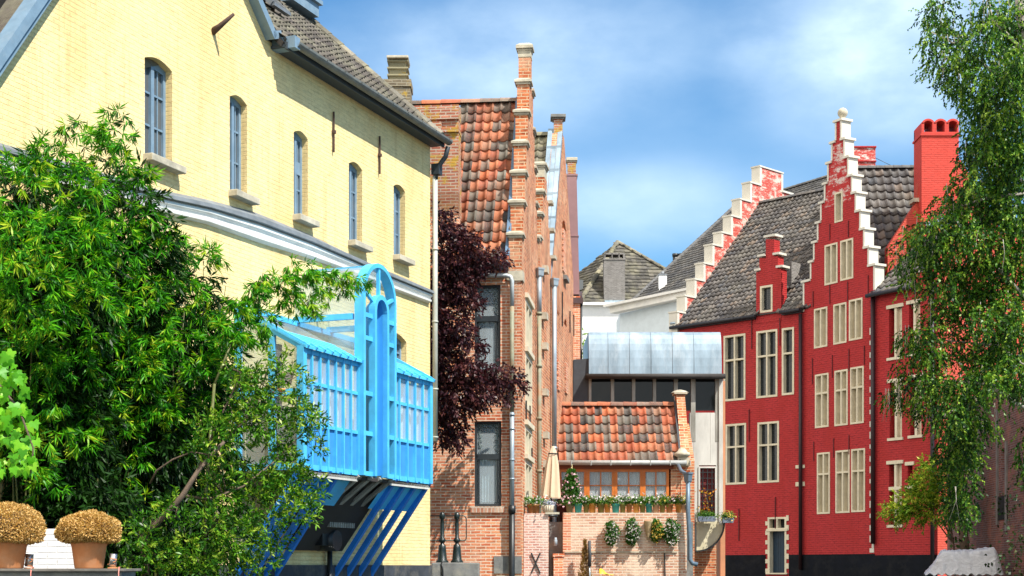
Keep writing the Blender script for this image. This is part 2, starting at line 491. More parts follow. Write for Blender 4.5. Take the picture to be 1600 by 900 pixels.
M_brick_pale = brick_mat('limewashed_brick', (0.52, 0.22, 0.14), (0.62, 0.38, 0.25), (0.68, 0.57, 0.46), course=0.066, msize=0.014, pale=(0.72, 0.57, 0.44), pale_amt=0.75, stain_amt=0.25)
M_brick_olive = brick_mat('mossy_grey_brick', (0.16, 0.13, 0.09), (0.26, 0.21, 0.13), (0.30, 0.27, 0.2), lichen=0.3)
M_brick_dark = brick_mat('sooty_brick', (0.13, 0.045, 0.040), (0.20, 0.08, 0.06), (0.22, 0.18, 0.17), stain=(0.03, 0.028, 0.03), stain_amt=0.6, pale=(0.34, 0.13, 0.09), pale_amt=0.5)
M_brick_grey = brick_mat('grey_brick', (0.15, 0.14, 0.13), (0.24, 0.22, 0.21), (0.3, 0.29, 0.27))
M_stone = plain('pale_stone', (0.52, 0.47, 0.36), 0.85, 0.3, 5, 0.3, dirt=(0.20, 0.19, 0.15), dirt_amt=0.5)
M_cream = plain('cream_stone', (0.66, 0.585, 0.43), 0.7, 0.15, 4, 0.15, dirt=(0.42, 0.36, 0.25), dirt_amt=0.35)
M_white = plain('white_paint', (0.80, 0.79, 0.74), 0.6, 0.1, 3, 0.1, dirt=(0.45, 0.45, 0.45), dirt_amt=0.35)
M_whitewall = plain('whitewash', (0.80, 0.80, 0.78), 0.8, 0.1, 2, 0.2, dirt=(0.55, 0.56, 0.55), dirt_amt=0.3)
M_greystone = plain('grey_bluestone', (0.20, 0.20, 0.19), 0.85, 0.35, 5, 0.35, dirt=(0.36, 0.33, 0.26), dirt_amt=0.5)
M_plinth = plain('black_tar_plinth', (0.007, 0.008, 0.012), 0.6, 0.4, 2.5, 0.4, dirt=(0.03, 0.028, 0.026), dirt_amt=0.4, spec=0.08)
M_plinthY = plain('grey_tar_plinth', (0.05, 0.055, 0.065), 0.75, 0.4, 4, 0.4, dirt=(0.2, 0.17, 0.12), dirt_amt=0.5)
M_blueframe = plain('slate_blue_paint', (0.17, 0.26, 0.345), 0.5, 0.15, 6, 0.08, dirt=(0.33, 0.38, 0.40), dirt_amt=0.3)
M_bay = plain('sky_blue_paint', (0.085, 0.50, 0.86), 0.45, 0.14, 4, 0.12, dirt=(0.06, 0.34, 0.62), dirt_amt=0.55)
M_strut = plain('shaded_blue_paint', (0.02, 0.22, 0.72), 0.45, 0.2, 4, 0.12)  # bay blue darkened, with the shade under the bay in the colour
M_baypanel = plain('blue_panel', (0.05, 0.27, 0.62), 0.35, 0.15, 4, 0.05)
M_zinc = plain('weathered_zinc', (0.28, 0.37, 0.44), 0.5, 0.3, 3, 0.12, metal=0.25, spec=0.4, dirt=(0.50, 0.56, 0.60), dirt_amt=0.5, streak=True)
M_lead = plain('grey_lead', (0.20, 0.22, 0.24), 0.5, 0.25, 5, 0.2, metal=0.2, dirt=(0.4, 0.4, 0.38), dirt_amt=0.3)
M_pipe = plain('grey_zinc_pipe', (0.33, 0.40, 0.45), 0.45, 0.15, 6, 0.08, metal=0.3, spec=0.5, dirt=(0.42, 0.30, 0.2), dirt_amt=0.25)
M_pipeY = plain('beige_grey_pipe', (0.42, 0.43, 0.38), 0.5, 0.12, 6, 0.08, spec=0.4)
M_pipelow = plain('rust_stained_pipe', (0.26, 0.26, 0.18), 0.6, 0.3, 5, 0.2, dirt=(0.40, 0.16, 0.05), dirt_amt=0.6)
M_iron = plain('black_iron', (0.016, 0.018, 0.019), 0.4, 0.3, 20, 0.2, spec=0.5)
M_irongreen = plain('dark_green_cast_iron', (0.012, 0.022, 0.020), 0.32, 0.3, 20, 0.3, spec=0.5)
M_rustiron = plain('rusty_iron', (0.10, 0.06, 0.045), 0.8, 0.4, 12, 0.3)
M_darkframe = plain('anthracite_steel', (0.028, 0.036, 0.042), 0.45, 0.2, 10, 0.05, spec=0.4)
M_darkwood = plain('dark_timber', (0.045, 0.038, 0.034), 0.7, 0.3, 4, 0.2)
M_orangewood = plain('orange_varnished_timber', (0.60, 0.17, 0.025), 0.42, 0.25, 6, 0.1, dirt=(0.36, 0.08, 0.015), dirt_amt=0.5)
M_greywood = plain('weathered_grey_timber', (0.34, 0.33, 0.29), 0.85, 0.35, 5, 0.3, dirt=(0.14, 0.13, 0.10), dirt_amt=0.5, streak=True)
M_board = plain('pale_grey_boards', (0.58, 0.57, 0.52), 0.75, 0.2, 3, 0.15, dirt=(0.30, 0.29, 0.26), dirt_amt=0.4, streak=True)
M_curtain = plain('white_curtain', (0.62, 0.63, 0.63), 0.9, 0.15, 5, 0.1)
M_curtainw = plain('bright_curtain', (0.80, 0.84, 0.86), 0.9, 0.05, 3, 0.05)
M_glass = glass_mat('window_glass')
M_glassgrey = glass_mat('old_grey_glass', (0.10, 0.11, 0.115), 0.08, 0.12)
M_clear = clear_mat('clear_glass')
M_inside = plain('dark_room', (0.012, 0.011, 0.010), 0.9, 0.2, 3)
M_slate = plain('dark_slate_cladding', (0.055, 0.06, 0.068), 0.6, 0.25, 5, 0.2)
M_brownmetal = plain('brown_violet_sheet_metal', (0.30, 0.17, 0.17), 0.5, 0.12, 2, 0.08, metal=0.2)
M_terra = plain('terracotta', (0.62, 0.24, 0.09), 0.75, 0.18, 5, 0.12, dirt=(0.66, 0.36, 0.2), dirt_amt=0.5)
M_soil = plain('dark_soil', (0.04, 0.03, 0.02), 0.95, 0.3, 8, 0.5)
M_bark = plain('grey_brown_bark', (0.14, 0.10, 0.07), 0.9, 0.35, 12, 0.5)
M_culm = plain('bamboo_culm', (0.12, 0.13, 0.04), 0.5, 0.3, 8, 0.2)
M_birchbark = plain('birch_bark', (0.46, 0.42, 0.36), 0.85, 0.35, 5, 0.4, dirt=(0.06, 0.05, 0.045), dirt_amt=0.9)
M_woodledge = plain('old_grey_ledge', (0.16, 0.145, 0.125), 0.9, 0.35, 7, 0.4, dirt=(0.07, 0.07, 0.06), dirt_amt=0.5)
M_tilered = tile_mat('red_and_grey_clay_tiles', [(0, (0.55, 0.15, 0.06)), (0.20, (0.60, 0.21, 0.10)), (0.38, (0.46, 0.11, 0.05)), (0.50, (0.07, 0.07, 0.07)), (0.60, (0.14, 0.135, 0.12)), (0.72, (0.22, 0.205, 0.17)), (0.84, (0.36, 0.20, 0.13)), (0.92, (0.10, 0.095, 0.09))], lichen=(0.20, 0.18, 0.13), lichen_amt=0.4, lscale=2.2)
M_tilegrey = tile_mat('grey_brown_pantiles', [(0, (0.075, 0.07, 0.072)), (0.3, (0.12, 0.11, 0.105)), (0.55, (0.17, 0.155, 0.145)), (0.78, (0.24, 0.18, 0.14)), (0.88, (0.095, 0.10, 0.115))], lichen=(0.28, 0.26, 0.2), lichen_amt=0.28, rough=0.65, lscale=.7)
M_tileold = tile_mat('old_brown_tiles', [(0, (0.10, 0.085, 0.075)), (0.35, (0.15, 0.13, 0.11)), (0.7, (0.12, 0.10, 0.085)), (0.88, (0.19, 0.16, 0.13))], lichen=(0.30, 0.29, 0.18), lichen_amt=0.45, lscale=1.2)
M_tileblue = tile_mat('blue_grey_slates', [(0, (0.10, 0.10, 0.105)), (0.4, (0.13, 0.13, 0.13)), (0.75, (0.16, 0.15, 0.14))], lichen=(0.26, 0.25, 0.2), lichen_amt=0.25)
M_tilemoss = tile_mat('olive_grey_tiles', [(0, (0.13, 0.12, 0.09)), (0.4, (0.19, 0.175, 0.14)), (0.75, (0.24, 0.215, 0.17))], lichen=(0.34, 0.31, 0.17), lichen_amt=0.6)

M_tilefar = tile_mat('dark_old_slates', [(0, (0.075, 0.07, 0.062)), (0.4, (0.12, 0.11, 0.095)), (0.75, (0.16, 0.145, 0.12))], lichen=(0.26, 0.24, 0.15), lichen_amt=0.5)
# ---------------------------------------------------------------- roof tiles, foliage, windows
def pantiles(mb, O, X, U, width, length, w=0.22, e=0.26, amp=0.028, lift=0.035, clip=None, seed=1, seg=8, flat=False, jit=0.006):
    rg = random.Random(seed)
    O, X, U = Vector(O), Vector(X).normalized(), Vector(U).normalized()
    N = X.cross(U).normalized()
    nc = max(1, round(width / w)); w = width / nc
    nr = max(1, round(length / e)); e = length / nr
    for r in range(nr):
        for c in range(nc):
            cx, cy = (c + 0.5) * w, (r + 0.5) * e
            if clip and not clip(cx, cy): continue
            dz = rg.uniform(-jit, jit); dq = rg.uniform(-jit, jit) * 2; tl = rg.uniform(-jit, jit)
            lo = []; hi = []; un = []
            for k in range(seg + 1):
                t = k / seg
                x = (c + t * 1.03) * w
                if flat: h = 0.0
                else: h = -amp * .75 * math.sin(math.pi * t / .68) if t < .68 else amp * .95 * math.sin(math.pi * (t - .68) / .32)
                h += tl * (t - 0.5)
                lo.append(O + X * x + U * (r * e - 0.02 + dq) + N * (h + lift + dz))
                hi.append(O + X * x + U * ((r + 1) * e + 0.02) + N * (h + 0.004))
                un.append(O + X * x + U * (r * e - 0.02 + dq) + N * (h + dz - 0.012))
            n = seg + 1
            vs = lo + hi + un
            fs = [(k, k + 1, n + k + 1, n + k) for k in range(seg)] + [(2 * n + k, 2 * n + k + 1, k + 1, k) for k in range(seg)]
            uv = [(c + 0.5 + seed, r + 0.5)] * len(fs)
            b0 = len(mb.f)
            mb.add(vs, fs, uv)
            for k in range(seg): mb.sm.add(b0 + k)
    return mb
def ridge_tiles(mb, a, b, r=0.11, step=0.35, seed=3):
    a, b = Vector(a), Vector(b); L = (b - a).length; n = max(1, round(L / step)); d = (b - a) / n
    rg = random.Random(seed)
    x = d.normalized(); up = Vector((0, 0, 1)); side = x.cross(up).normalized(); up = side.cross(x).normalized()
    for i in range(n):
        p0 = a + d * i; p1 = a + d * (i + 1.06)
        vs = []
        for q, rr in ((p0, r * 1.08 + rg.uniform(0, 0.008)), (p1, r)):
            for k in range(7):
                t = math.pi * k / 6
                vs.append(q + side * math.cos(t) * rr + up * math.sin(t) * rr)
        fs = [(k, k + 1, 8 + k, 7 + k) for k in range(6)] + [(6, 5, 4, 3, 2, 1, 0), tuple(range(7, 14))]
        mb.add(vs, fs, [(seed * 7.1 + i + 0.5, 91.5)] * len(fs), smooth=False)
    return mb

NPR = np.random.default_rng(7)
def leaf_mesh(name, P, D, L, W, mat, parent=None, M=None, fold=0.25, wide=0.45, kind=None, rand=None, up=None):
    """leaf-shaped faces: P base points, D directions, L lengths, W widths"""
    n = len(P)
    D = D / np.linalg.norm(D, axis=1, keepdims=True)
    A = NPR.normal(size=(n, 3))
    if up is not None: A = A * 0.6 + np.array(up)
    S = np.cross(D, A); S /= np.linalg.norm(S, axis=1, keepdims=True) + 1e-9
    Nn = np.cross(S, D)
    L = np.broadcast_to(L, (n,))[:, None]; W = np.broadcast_to(W, (n,))[:, None]
    mid = P + D * L * wide + Nn * W * fold
    tip = P + D * L - Nn * W * fold * 0.7
    V = np.stack([P, mid + S * W / 2, tip, mid - S * W / 2], axis=1).reshape(-1, 3)
    me = bpy.data.meshes.new(name)
    me.vertices.add(4 * n); me.vertices.foreach_set('co', V.astype(np.float32).ravel())
    me.loops.add(4 * n); me.loops.foreach_set('vertex_index', np.arange(4 * n, dtype=np.int32))
    me.polygons.add(n); me.polygons.foreach_set('loop_start', np.arange(0, 4 * n, 4, dtype=np.int32))
    me.polygons.foreach_set('loop_total', np.full(n, 4, dtype=np.int32))
    me.update(calc_edges=True)
    uvl = me.uv_layers.new(name='UVMap')
    rr = rand if rand is not None else NPR.random(n)
    uv = np.stack([rr, NPR.random(n)], axis=1)
    uvl.data.foreach_set('uv', np.repeat(uv, 4, axis=0).astype(np.float32).ravel())
    me.materials.append(mat)
    o = bpy.data.objects.new(name, me)
    if M is None and parent is not None: M = WM[parent.name]
    return link(o, M, parent)
def unit(n):
    a = NPR.normal(size=(n, 3)); return a / np.linalg.norm(a, axis=1, keepdims=True)
def blob_points(blobs, dens, shell=0.45, seedpow=0.6):
    """blobs: (u, v, ru, rv, Y, depth) in photograph pixels at distance Y -> points in space, with the outward direction of each"""
    PS = []; OS = []
    for b in blobs:
        u, v, ru, rv, Y = b[:5]
        c = np.array(ray(u, v, Y)); rx = ru / FPX * Y; rz = rv / FPX * Y
        ry = b[5] if len(b) > 5 else (rx + rz) / 2
        n = max(3, int(dens * (ru * rv) / 1000))
        d = unit(n)
        r = shell + (1 - shell) * NPR.random(n)[:, None] ** seedpow
        PS.append(c + d * r * np.array([rx, ry, rz])); OS.append(d)
    return np.concatenate(PS), np.concatenate(OS)
def sprays(P, O, k, twig, spread, droop, outw=0.8):
    """k leaves fanned along a short drooping twig at every point"""
    n = len(P)
    T = O * outw + unit(n) * 0.6 + np.array([0, 0, -droop * 0.5]); T /= np.linalg.norm(T, axis=1, keepdims=True)
    PP = []; DD = []; RR = []
    base = NPR.random(n)
    for i in range(k):
        f = (i + 1) / k
        pos = P + T * twig * f + np.array([0, 0, -1]) * droop * twig * 0.5 * f * f
        d = T * (0.5 + 0.5 * f) + unit(n) * spread + np.array([0, 0, -droop])
        PP.append(pos); DD.append(d); RR.append(np.clip(base + NPR.normal(size=n) * 0.18, 0, 1))
    return np.concatenate(PP), np.concatenate(DD), np.concatenate(RR)
def arch(x0, x1, z0, z1, rise, n=8):
    """opening outline with a segmental arch on top; z1 is the crown"""
    pts = [(x0, z0), (x1, z0)]
    for i in range(n + 1):
        t = i / n
        pts.append((x1 + (x0 - x1) * t, z1 - rise + rise * math.sin(math.pi * t)))
    return pts
def rectp(x0, x1, z0, z1): return [(x0, z0), (x1, z0), (x1, z1), (x0, z1)]
def frame_bars(mb, x0, x1, z0, z1, y0, y1, fw, cols=1, rows=(), bw=None, vbars=None):
    bw = bw or fw * 0.6
    mb.box(x0, x0 + fw, y0, y1, z0, z1); mb.box(x1 - fw, x1, y0, y1, z0, z1)
    mb.box(x0 + fw, x1 - fw, y0 + .001, y1, z0, z0 + fw); mb.box(x0 + fw, x1 - fw, y0 + .001, y1, z1 - fw, z1)
    for i in range(1, cols):
        xm = x0 + (x1 - x0) * i / cols
        mb.box(xm - bw / 2, xm + bw / 2, y0 + .004, y1, z0 + fw, z1 - fw)
    for r in rows:
        zm = z0 + (z1 - z0) * r
        mb.box(x0 + fw, x1 - fw, y0 + .007, y1, zm - bw / 2, zm + bw / 2)
    return mb
# ================================================================= THE SETTING
def ground_poly():
    canal = [(-9.5, -70), (-9.5, 14.9), (-2.35, 14.9), (-2.35, 19.4), (-5.0, 20.0), (-1.45, 29.2), (-1.1, 30.8), (0.25, 30.8), (0.8, 31.3), (0.8, 36.9), (4.4, 36.9), (5.9, 43), (7.2, 66.6), (11.75, 62.05), (13.8, 58.45), (15.4, 55.75), (14.3, 50), (13.1, 38), (13.1, -70)]
    big = [(-1500, -400), (1500, -400), (1500, 2500), (-1500, 2500)]
    return big, canal
big, canal = ground_poly()
mb = MB(); mb.wall(big, [canal], 1.15, -1.2, axes='xy')
g = mb.build('ground', plain('packed_ground', (0.16, 0.145, 0.12), 0.95, 0.3, 0.8, 0.4)); tag(g, kind='structure')
t = NT('canal_water')
wv = t.noise(t.map(t.obj, (1, 1.6, 1)), 1.4, 5, 0.6)
M_water = t.out((0.012, 0.022, 0.014), 0.06, t.bump(wv, 0.25, 0.12), spec=0.5)
mb = MB(); mb.add([(-20, -72, 0), (30, -72, 0), (30, 72, 0), (-20, 72, 0)], [(0, 1, 2, 3)])
w_ = mb.build('water', M_water); tag(w_, kind='structure')

# ================================================================= YELLOW HOUSE
YF = Frame(672, 29.0, (0.39, 1.0))
yh = thing('yellow_house', 'tall yellow painted brick house with slate blue windows and long grey roof', 'house', YF.M)
s0 = YF.s(-260)
zE = 10.02
pl0, pl1 = YF.p(0, 97), YF.p(66, 0)
pr0, pr1 = YF.p(415, 63), YF.p(388, 0)
kl = (pl1[1] - pl0[1]) / (pl1[0] - pl0[0]); kr = (pr1[1] - pr0[1]) / (pr0[0] - pr1[0])
xa = (pr1[1] + kr * pr1[0] - pl1[1] + kl * pl1[0]) / (kl + kr)
apex = (xa, pl1[1] + kl * (xa - pl1[0]))
xl = YF.s(-40); lowl = (xl, pl0[1] - kl * (pl0[0] - xl))
xr = YF.s(428)
# openings: (u0, u1, v crown, v bottom, arch rise m)
yw = [(226, 269, 92, 250, .075), (359, 386, 150, 303, .07), (459, 481, 205, 340, .07), (545, 566, 254, 380, .07), (615, 633, 289, 402, .07)]
yl = (605, 635, 521, 600, .10)
holes = []
for (u0, u1, v0, v1, rs) in yw + [yl]:
    x0, x1, z0, z1 = YF.rect(u0, u1, v0, v1)
    holes.append(arch(x0, x1, z0, z1, rs))
outline = [(s0, -0.5), (0, -0.5), (0, zE), (xr, zE), (pr0[0] + .02, pr0[1] + .02), apex, lowl, (s0, lowl[1])]
mb = MB(); mb.wall(outline, holes, 0, 0.42)
mb.build('wall', M_yellow, yh)
mb = MB()                                  # end wall with its gable, and the back
mb.prism([(0.42, -0.5), (5.4, -0.5), (5.4, zE), (2.72, zE + 2.45), (0.42, zE + .38)], -0.42, 0.0, axes='yz')
mb.build('end_wall', M_yellow, yh)
mb = MB(); mb.box(s0, -0.001, -0.035, 0.0, -0.5, YF.z(600, 883)); mb.build('plinth', M_plinthY, yh)
# cornice: swept along the wall
path = [(-120, 193, 238), (0, 228, 268), (120, 262, 298), (247, 300, 333), (320, 315, 350), (400, 337, 378), (480, 369, 403), (540, 397, 424), (600, 424, 449), (669, 453, 474)]
def sweep(mb, prof):
    # prof: list of (y, f) with f=0 at top line, 1 at bottom line
    n = len(prof); vs = []
    for (u, vt, vb) in path:
        x, zt = YF.p(u, vt); zb = YF.z(u, vb)
        zb = zt - (zt - zb)
        vs += [(x, y, zt + (zb - zt) * f) for y, f in prof]
    m = len(path)
    fs = [(i * n + k, (i + 1) * n + k, (i + 1) * n + (k + 1) % n, i * n + (k + 1) % n) for i in range(m - 1) for k in range(n)]
    fs += [tuple(range(n)), tuple((m - 1) * n + k for k in reversed(range(n)))]
    return mb.add(vs, fs)
mb = MB(); sweep(mb, [(0.0, .30), (-.055, .30), (-.06, .36), (-.09, .40), (-.09, .52), (-.06, .60), (-.05, .72), (-.075, .76), (-.07, .9), (-.02, 1.0), (0, 1.0)])
co = mb.build('cornice', M_white, yh)
mb = MB(); sweep(mb, [(0.0, -.12), (-.12, .12), (-.13, .30), (-.10, .33), (0, .297)])
mb.build('cornice_flashing', plain('grey_flashing', (0.18, 0.20, 0.215), 0.6, 0.25, 5, 0.2), co)
for i, (u0, u1, v0, v1, rs) in enumerate(yw + [yl]):
    x0, x1, z0, z1 = YF.rect(u0, u1, v0, v1)
    mb = MB()
    fw = 0.055
    frame_bars(mb, x0, x1, z0, z1 - rs * .55, .105, .175, fw, 1)
    xm = (x0 + x1) / 2
    mb.box(xm - .035, xm + .035, .095, .173, z0 + fw, z1 - rs * .55 - fw)
    for xx in ((x0 + fw + xm - .035) / 2, (x1 - fw + xm + .035) / 2):
        mb.box(xx - .010, xx + .010, .12, .17, z0 + fw, z1 - rs * .55 - fw)
    for f in (.34, .66):
        zz = z0 + (z1 - z0) * f
        mb.box(x0 + fw, x1 - fw, .116, .171, zz - .014, zz + .014)
    if i == 2: mb.box(x0 + fw, x1 - fw, .11, .172, z0 + (z1 - z0) * .52, z0 + (z1 - z0) * .66)
    mb.prism(arch(x0 + .003, x1 - .003, z1 - rs - .06, z1 - .003, rs)[1:], .107, .165)
    wn_ = mb.build('window', M_blueframe, yh)
    mb = MB(); mb.box(x0 + .02, x1 - .02, .14, .15, z0 + .02, z1 - rs); mb.build('pane', M_glassgrey, wn_)
    if i < 5:
        um = [(222, 286, 252, 278), (358, 400, 298, 320), (457, 492, 340, 360), (545, 577, 377, 393), (614, 643, 403, 418)][i]
        zz = z0
        mb = MB(); mb.box(x0 - .04, x1 + .13, -.15, .10, zz - .095, zz); mb.build('sill', M_stone, wn_, bevel=.008)
# dark room behind the windows
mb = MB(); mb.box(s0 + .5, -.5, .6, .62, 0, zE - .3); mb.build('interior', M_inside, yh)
# roof of the right-hand wing
pitch = math.atan2(2.45, 2.7)
rs_, rc = math.sin(pitch), math.cos(pitch)
X0r = YF.s(421); X1r = 0.05
mb = MB(); pantiles(mb, (X0r, -.24, zE + .02), (1, 0, 0), (0, rc, rs_), X1r - X0r, 4.1, w=.215, e=.235, seed=5, lift=.045, amp=.03)
rf = mb.build('roof', M_tileold, yh)
mb = MB(); mb.prism([(-.24, zE - .03), (2.72, zE + 2.77), (5.8, zE - .03), (5.7, zE - .1), (2.72, zE + 2.62), (-.2, zE - .1)], X0r, X1r - .02, axes='yz')
mb.build('roof_boards', M_darkwood, rf)
mb = MB(); ridge_tiles(mb, (X1r - .07, -.22, zE + .06), (X1r - .07, 2.68, zE + 2.70), r=.10, seed=8); mb.build('verge_tiles', M_tilemoss, rf)
mb = MB(); ridge_tiles(mb, (X0r, 2.7, zE + 2.72), (X1r, 2.7, zE + 2.72), r=.12, seed=9); mb.build('ridge_tiles', M_tilemoss, rf)
xs = YF.s(448, 1.2)
mb = MB()
for k, (a, b) in enumerate(((.35, .45), (.85, .95))):
    mb.bar((xs - 1.0 + k * .55, .9, zE + .02 + (.9 + .36) * rs_ / rc + .1), (xs - 1.0 + k * .55, 1.7, zE + .02 + 2.06 * rs_ / rc + .1), .05, .08)
mb.bar((xs - 1.0, .9, zE + .02 + 1.26 * rs_ / rc + .09), (xs - .45, .9, zE + .02 + 1.26 * rs_ / rc + .09), .08, .05)
mb.bar((xs - 1.0, 1.7, zE + .02 + 2.06 * rs_ / rc + .09), (xs - .45, 1.7, zE + .02 + 2.06 * rs_ / rc + .09), .08, .05)
sk = mb.build('skylight', M_lead, rf)
mb = MB(); za, zb = zE + .02 + 1.26 * rs_ / rc + .1, zE + .02 + 2.06 * rs_ / rc + .1
mb.add([(xs - 1, .9, za), (xs - .45, .9, za), (xs - .45, 1.7, zb), (xs - 1, 1.7, zb)], [(0, 1, 2, 3)]); mb.build('pane', M_glassgrey, sk)
xd, zd = YF.p(465, 20, 2.7)
mb = MB(); mb.box(xd - .9, xd + .12, 2.3, 3.2, zd - .1, zd + .16); mb.box(xd - .95, xd + .18, 2.24, 3.26, zd + .14, zd + .22); mb.build('roof_hatch', M_blueframe, rf)
# eaves: soffit, gutter, bargeboards
mb = MB(); mb.box(xr - .1, .04, -.26, -.002, zE - .10, zE - .06); mb.box(xr - .1, .04, -.28, -.245, zE - .13, zE - .02)
mb.build('soffit', plain('dark_blue_grey_soffit', (0.045, 0.06, 0.075), 0.6, 0.2, 6, 0.1), yh)
mb = MB()
n = 9; vs = []
for x in (xr + .02, .06):
    for k in range(n):
        a = math.pi + math.pi * k / (n - 1)
        vs.append((x, -.365 + .082 * math.cos(a), zE - .01 + .082 * math.sin(a)))
    for k in range(n):
        a = 2 * math.pi - math.pi * k / (n - 1)
        vs.append((x, -.365 + .072 * math.cos(a), zE - .01 + .072 * math.sin(a)))
m = 2 * n
mb.add(vs, [(k, (k + 1) % m, m + (k + 1) % m, m + k) for k in range(m)] + [tuple(range(m)), tuple(reversed(range(m, 2 * m)))], smooth=False)
k = 0; x = xr + .3
while x < .02:
    mb.bar((x, -.46, zE - .02), (x, -.26, zE + .01), .02, .015); x += .6
gt = mb.build('gutter', plain('dull_zinc_gutter', (0.17, 0.18, 0.17), 0.6, 0.25, 6, 0.1, dirt=(0.3, 0.29, 0.22), dirt_amt=0.3), yh)
mb = MB()
def board(mb, a, b, w=.2, y0=-.09, y1=.0, ext=.0):
    (x0, z0), (x1, z1) = a, b
    d = Vector((x1 - x0, z1 - z0)).normalized(); nn = Vector((-d.y, d.x))
    if nn.y < 0: nn = -nn
    p = [(x0, z0), (x1, z1), (x1 + nn.x * w, z1 + nn.y * w), (x0 + nn.x * w, z0 + nn.y * w)]
    mb.prism(p, y0, y1)
board(mb, lowl, apex, .13, -.16, .05); board(mb, (lowl[0] - .05, lowl[1] + .06), (apex[0], apex[1] + .06), .12, -.20, .02)
bb = mb.build('bargeboard', M_blueframe, yh)
mb = MB(); e1 = (xr + .10, zE - .12)
board(mb, (pr0[0], pr0[1]), apex, .12, -.16, .05)
board(mb, (xr - .02, zE + .06), (pr0[0], pr0[1]), .12, -.16, .05)
mb.box(xr - .06, xr + .10, -.40, .0, zE - .11, zE + .07)
mb.build('bargeboard', M_blueframe, yh)
# left wing roof beyond the gable, its shade put into the dark colour
mb = MB()
gx = lowl[0] + .6
mb.add([(s0 - 2, .35, lowl[1] - .4), (apex[0], .35, lowl[1] - .4), (apex[0], 4.2, apex[1] + 2.5), (s0 - 2, 4.2, apex[1] + 2.5)], [(0, 1, 2, 3)])
mb.build('left_wing_roof', plain('shaded_roof_slate', (0.02, 0.022, 0.028), 0.6, 0.3, 10, 0.3), yh)
mb = MB(); mb.prism([(lowl[0], lowl[1]), (apex[0], apex[1]), (xr + .1, zE + .1), (xr, zE)], .1, 5)
mb.build('gable_roof', M_tileold, yh)
# downpipe at the corner
mb = MB()
xp = .085
mb.tube([(xp - .06, -.36, zE - .12), (xp - .04, -.30, zE - .30), (xp - .02, -.10, zE - .52), (xp - .01, -.08, zE - .7)], .045, 10)
mb.box(xp - .08, xp + .08, -.18, -.02, zE - .62, zE - .42)
mb.build('rainwater_head', plain('dark_iron_head', (0.03, 0.04, 0.05), 0.6, 0.3, 8, 0.1), yh)
mb = MB(); zb = YF.z(676, 690)
mb.tube([(xp - .01, -.07, zE - .65), (xp - .01, -.07, zb)], .05, 12)
for v in (392, 505, 610, 685):
    zc = YF.z(676, v); mb.tube([(xp - .01, -.07, zc), (xp - .01, -.07, zc + .03)], .062, 12)
mb.build('downpipe', M_pipeY, yh)
# iron wall ties
for (u, v0, v1) in ((519, 175, 238), (591, 213, 272)):
    x, z1 = YF.p(u, v0); z0 = YF.z(u, v1)
    mb = MB(); mb.bar((x, -.03, z0), (x, -.03, z1), .025, .025); mb.bar((x - .03, -.035, (z0 + z1) / 2), (x + .03, -.035, (z0 + z1) / 2), .05, .05)
    mb.build('wall_tie', M_rustiron, yh)
# projecting flagpole bracket
bx, bz = YF.p(333, 50)
mb = MB(); mb.tube([(bx, 0.02, bz), (bx + .01, -.10, bz + .07), (bx + .02, -.33, bz + .22)], .055, 10, r2=.022)
mb.build('flagpole_bracket', M_rustiron, yh)
# mossy chimney behind the roof
cy = 3.1
cxa, cxb = YF.s(600, cy), YF.s(641, cy)
def at_frame(F, u, v, off): return F.p(u, v, off)
ch = thing('roof_chimney', 'mossy grey brick chimney with slatted stone cowl behind the yellow house roof', 'chimney', Matrix.Translation(ray(621, 165, 33.0)))
CS = 33.0 / FPX
mb = MB(); mb.box(-20 * CS, 20 * CS, 0, .6, -2.2, 165 * CS - 131 * CS)
mb.box(-21.5 * CS, 21.5 * CS, -.03, .63, 30 * CS, 41 * CS)
mb.build('stack', M_brick_olive, ch)
mb = MB()
M_lich = brick_mat('lichened_stone', (0.27, 0.25, 0.16), (0.33, 0.30, 0.19), (0.3, 0.27, 0.16), lichen=.25, course=.3, width=1.2, bstr=.2)
for k in range(3):
    z = 42 * CS + k * 11 * CS
    mb.lathe([(14 * CS, z), (14.5 * CS, z + 5 * CS), (18 * CS, z + 7 * CS), (18 * CS, z + 9.5 * CS), (13 * CS, z + 11 * CS)], (0, .3, 0), 4, smooth=False)
mb.build('cowl', M_lich, ch)
for p in ch.children:
    if p.name.startswith('cowl'):
        p.data.transform(Matrix.Translation((0, .3, 0)) @ Matrix.Rotation(R(45), 4, 'Z') @ Matrix.Scale(1.3, 4, (1, 0, 0)) @ Matrix.Scale(1.3, 4, (0, 1, 0)) @ Matrix.Translation((0, -.3, 0)))
mb = MB(); mb.box(-17 * CS, 17 * CS, -.0, .6, 75 * CS, 79 * CS); mb.build('cap', M_stone, ch, bevel=.01)

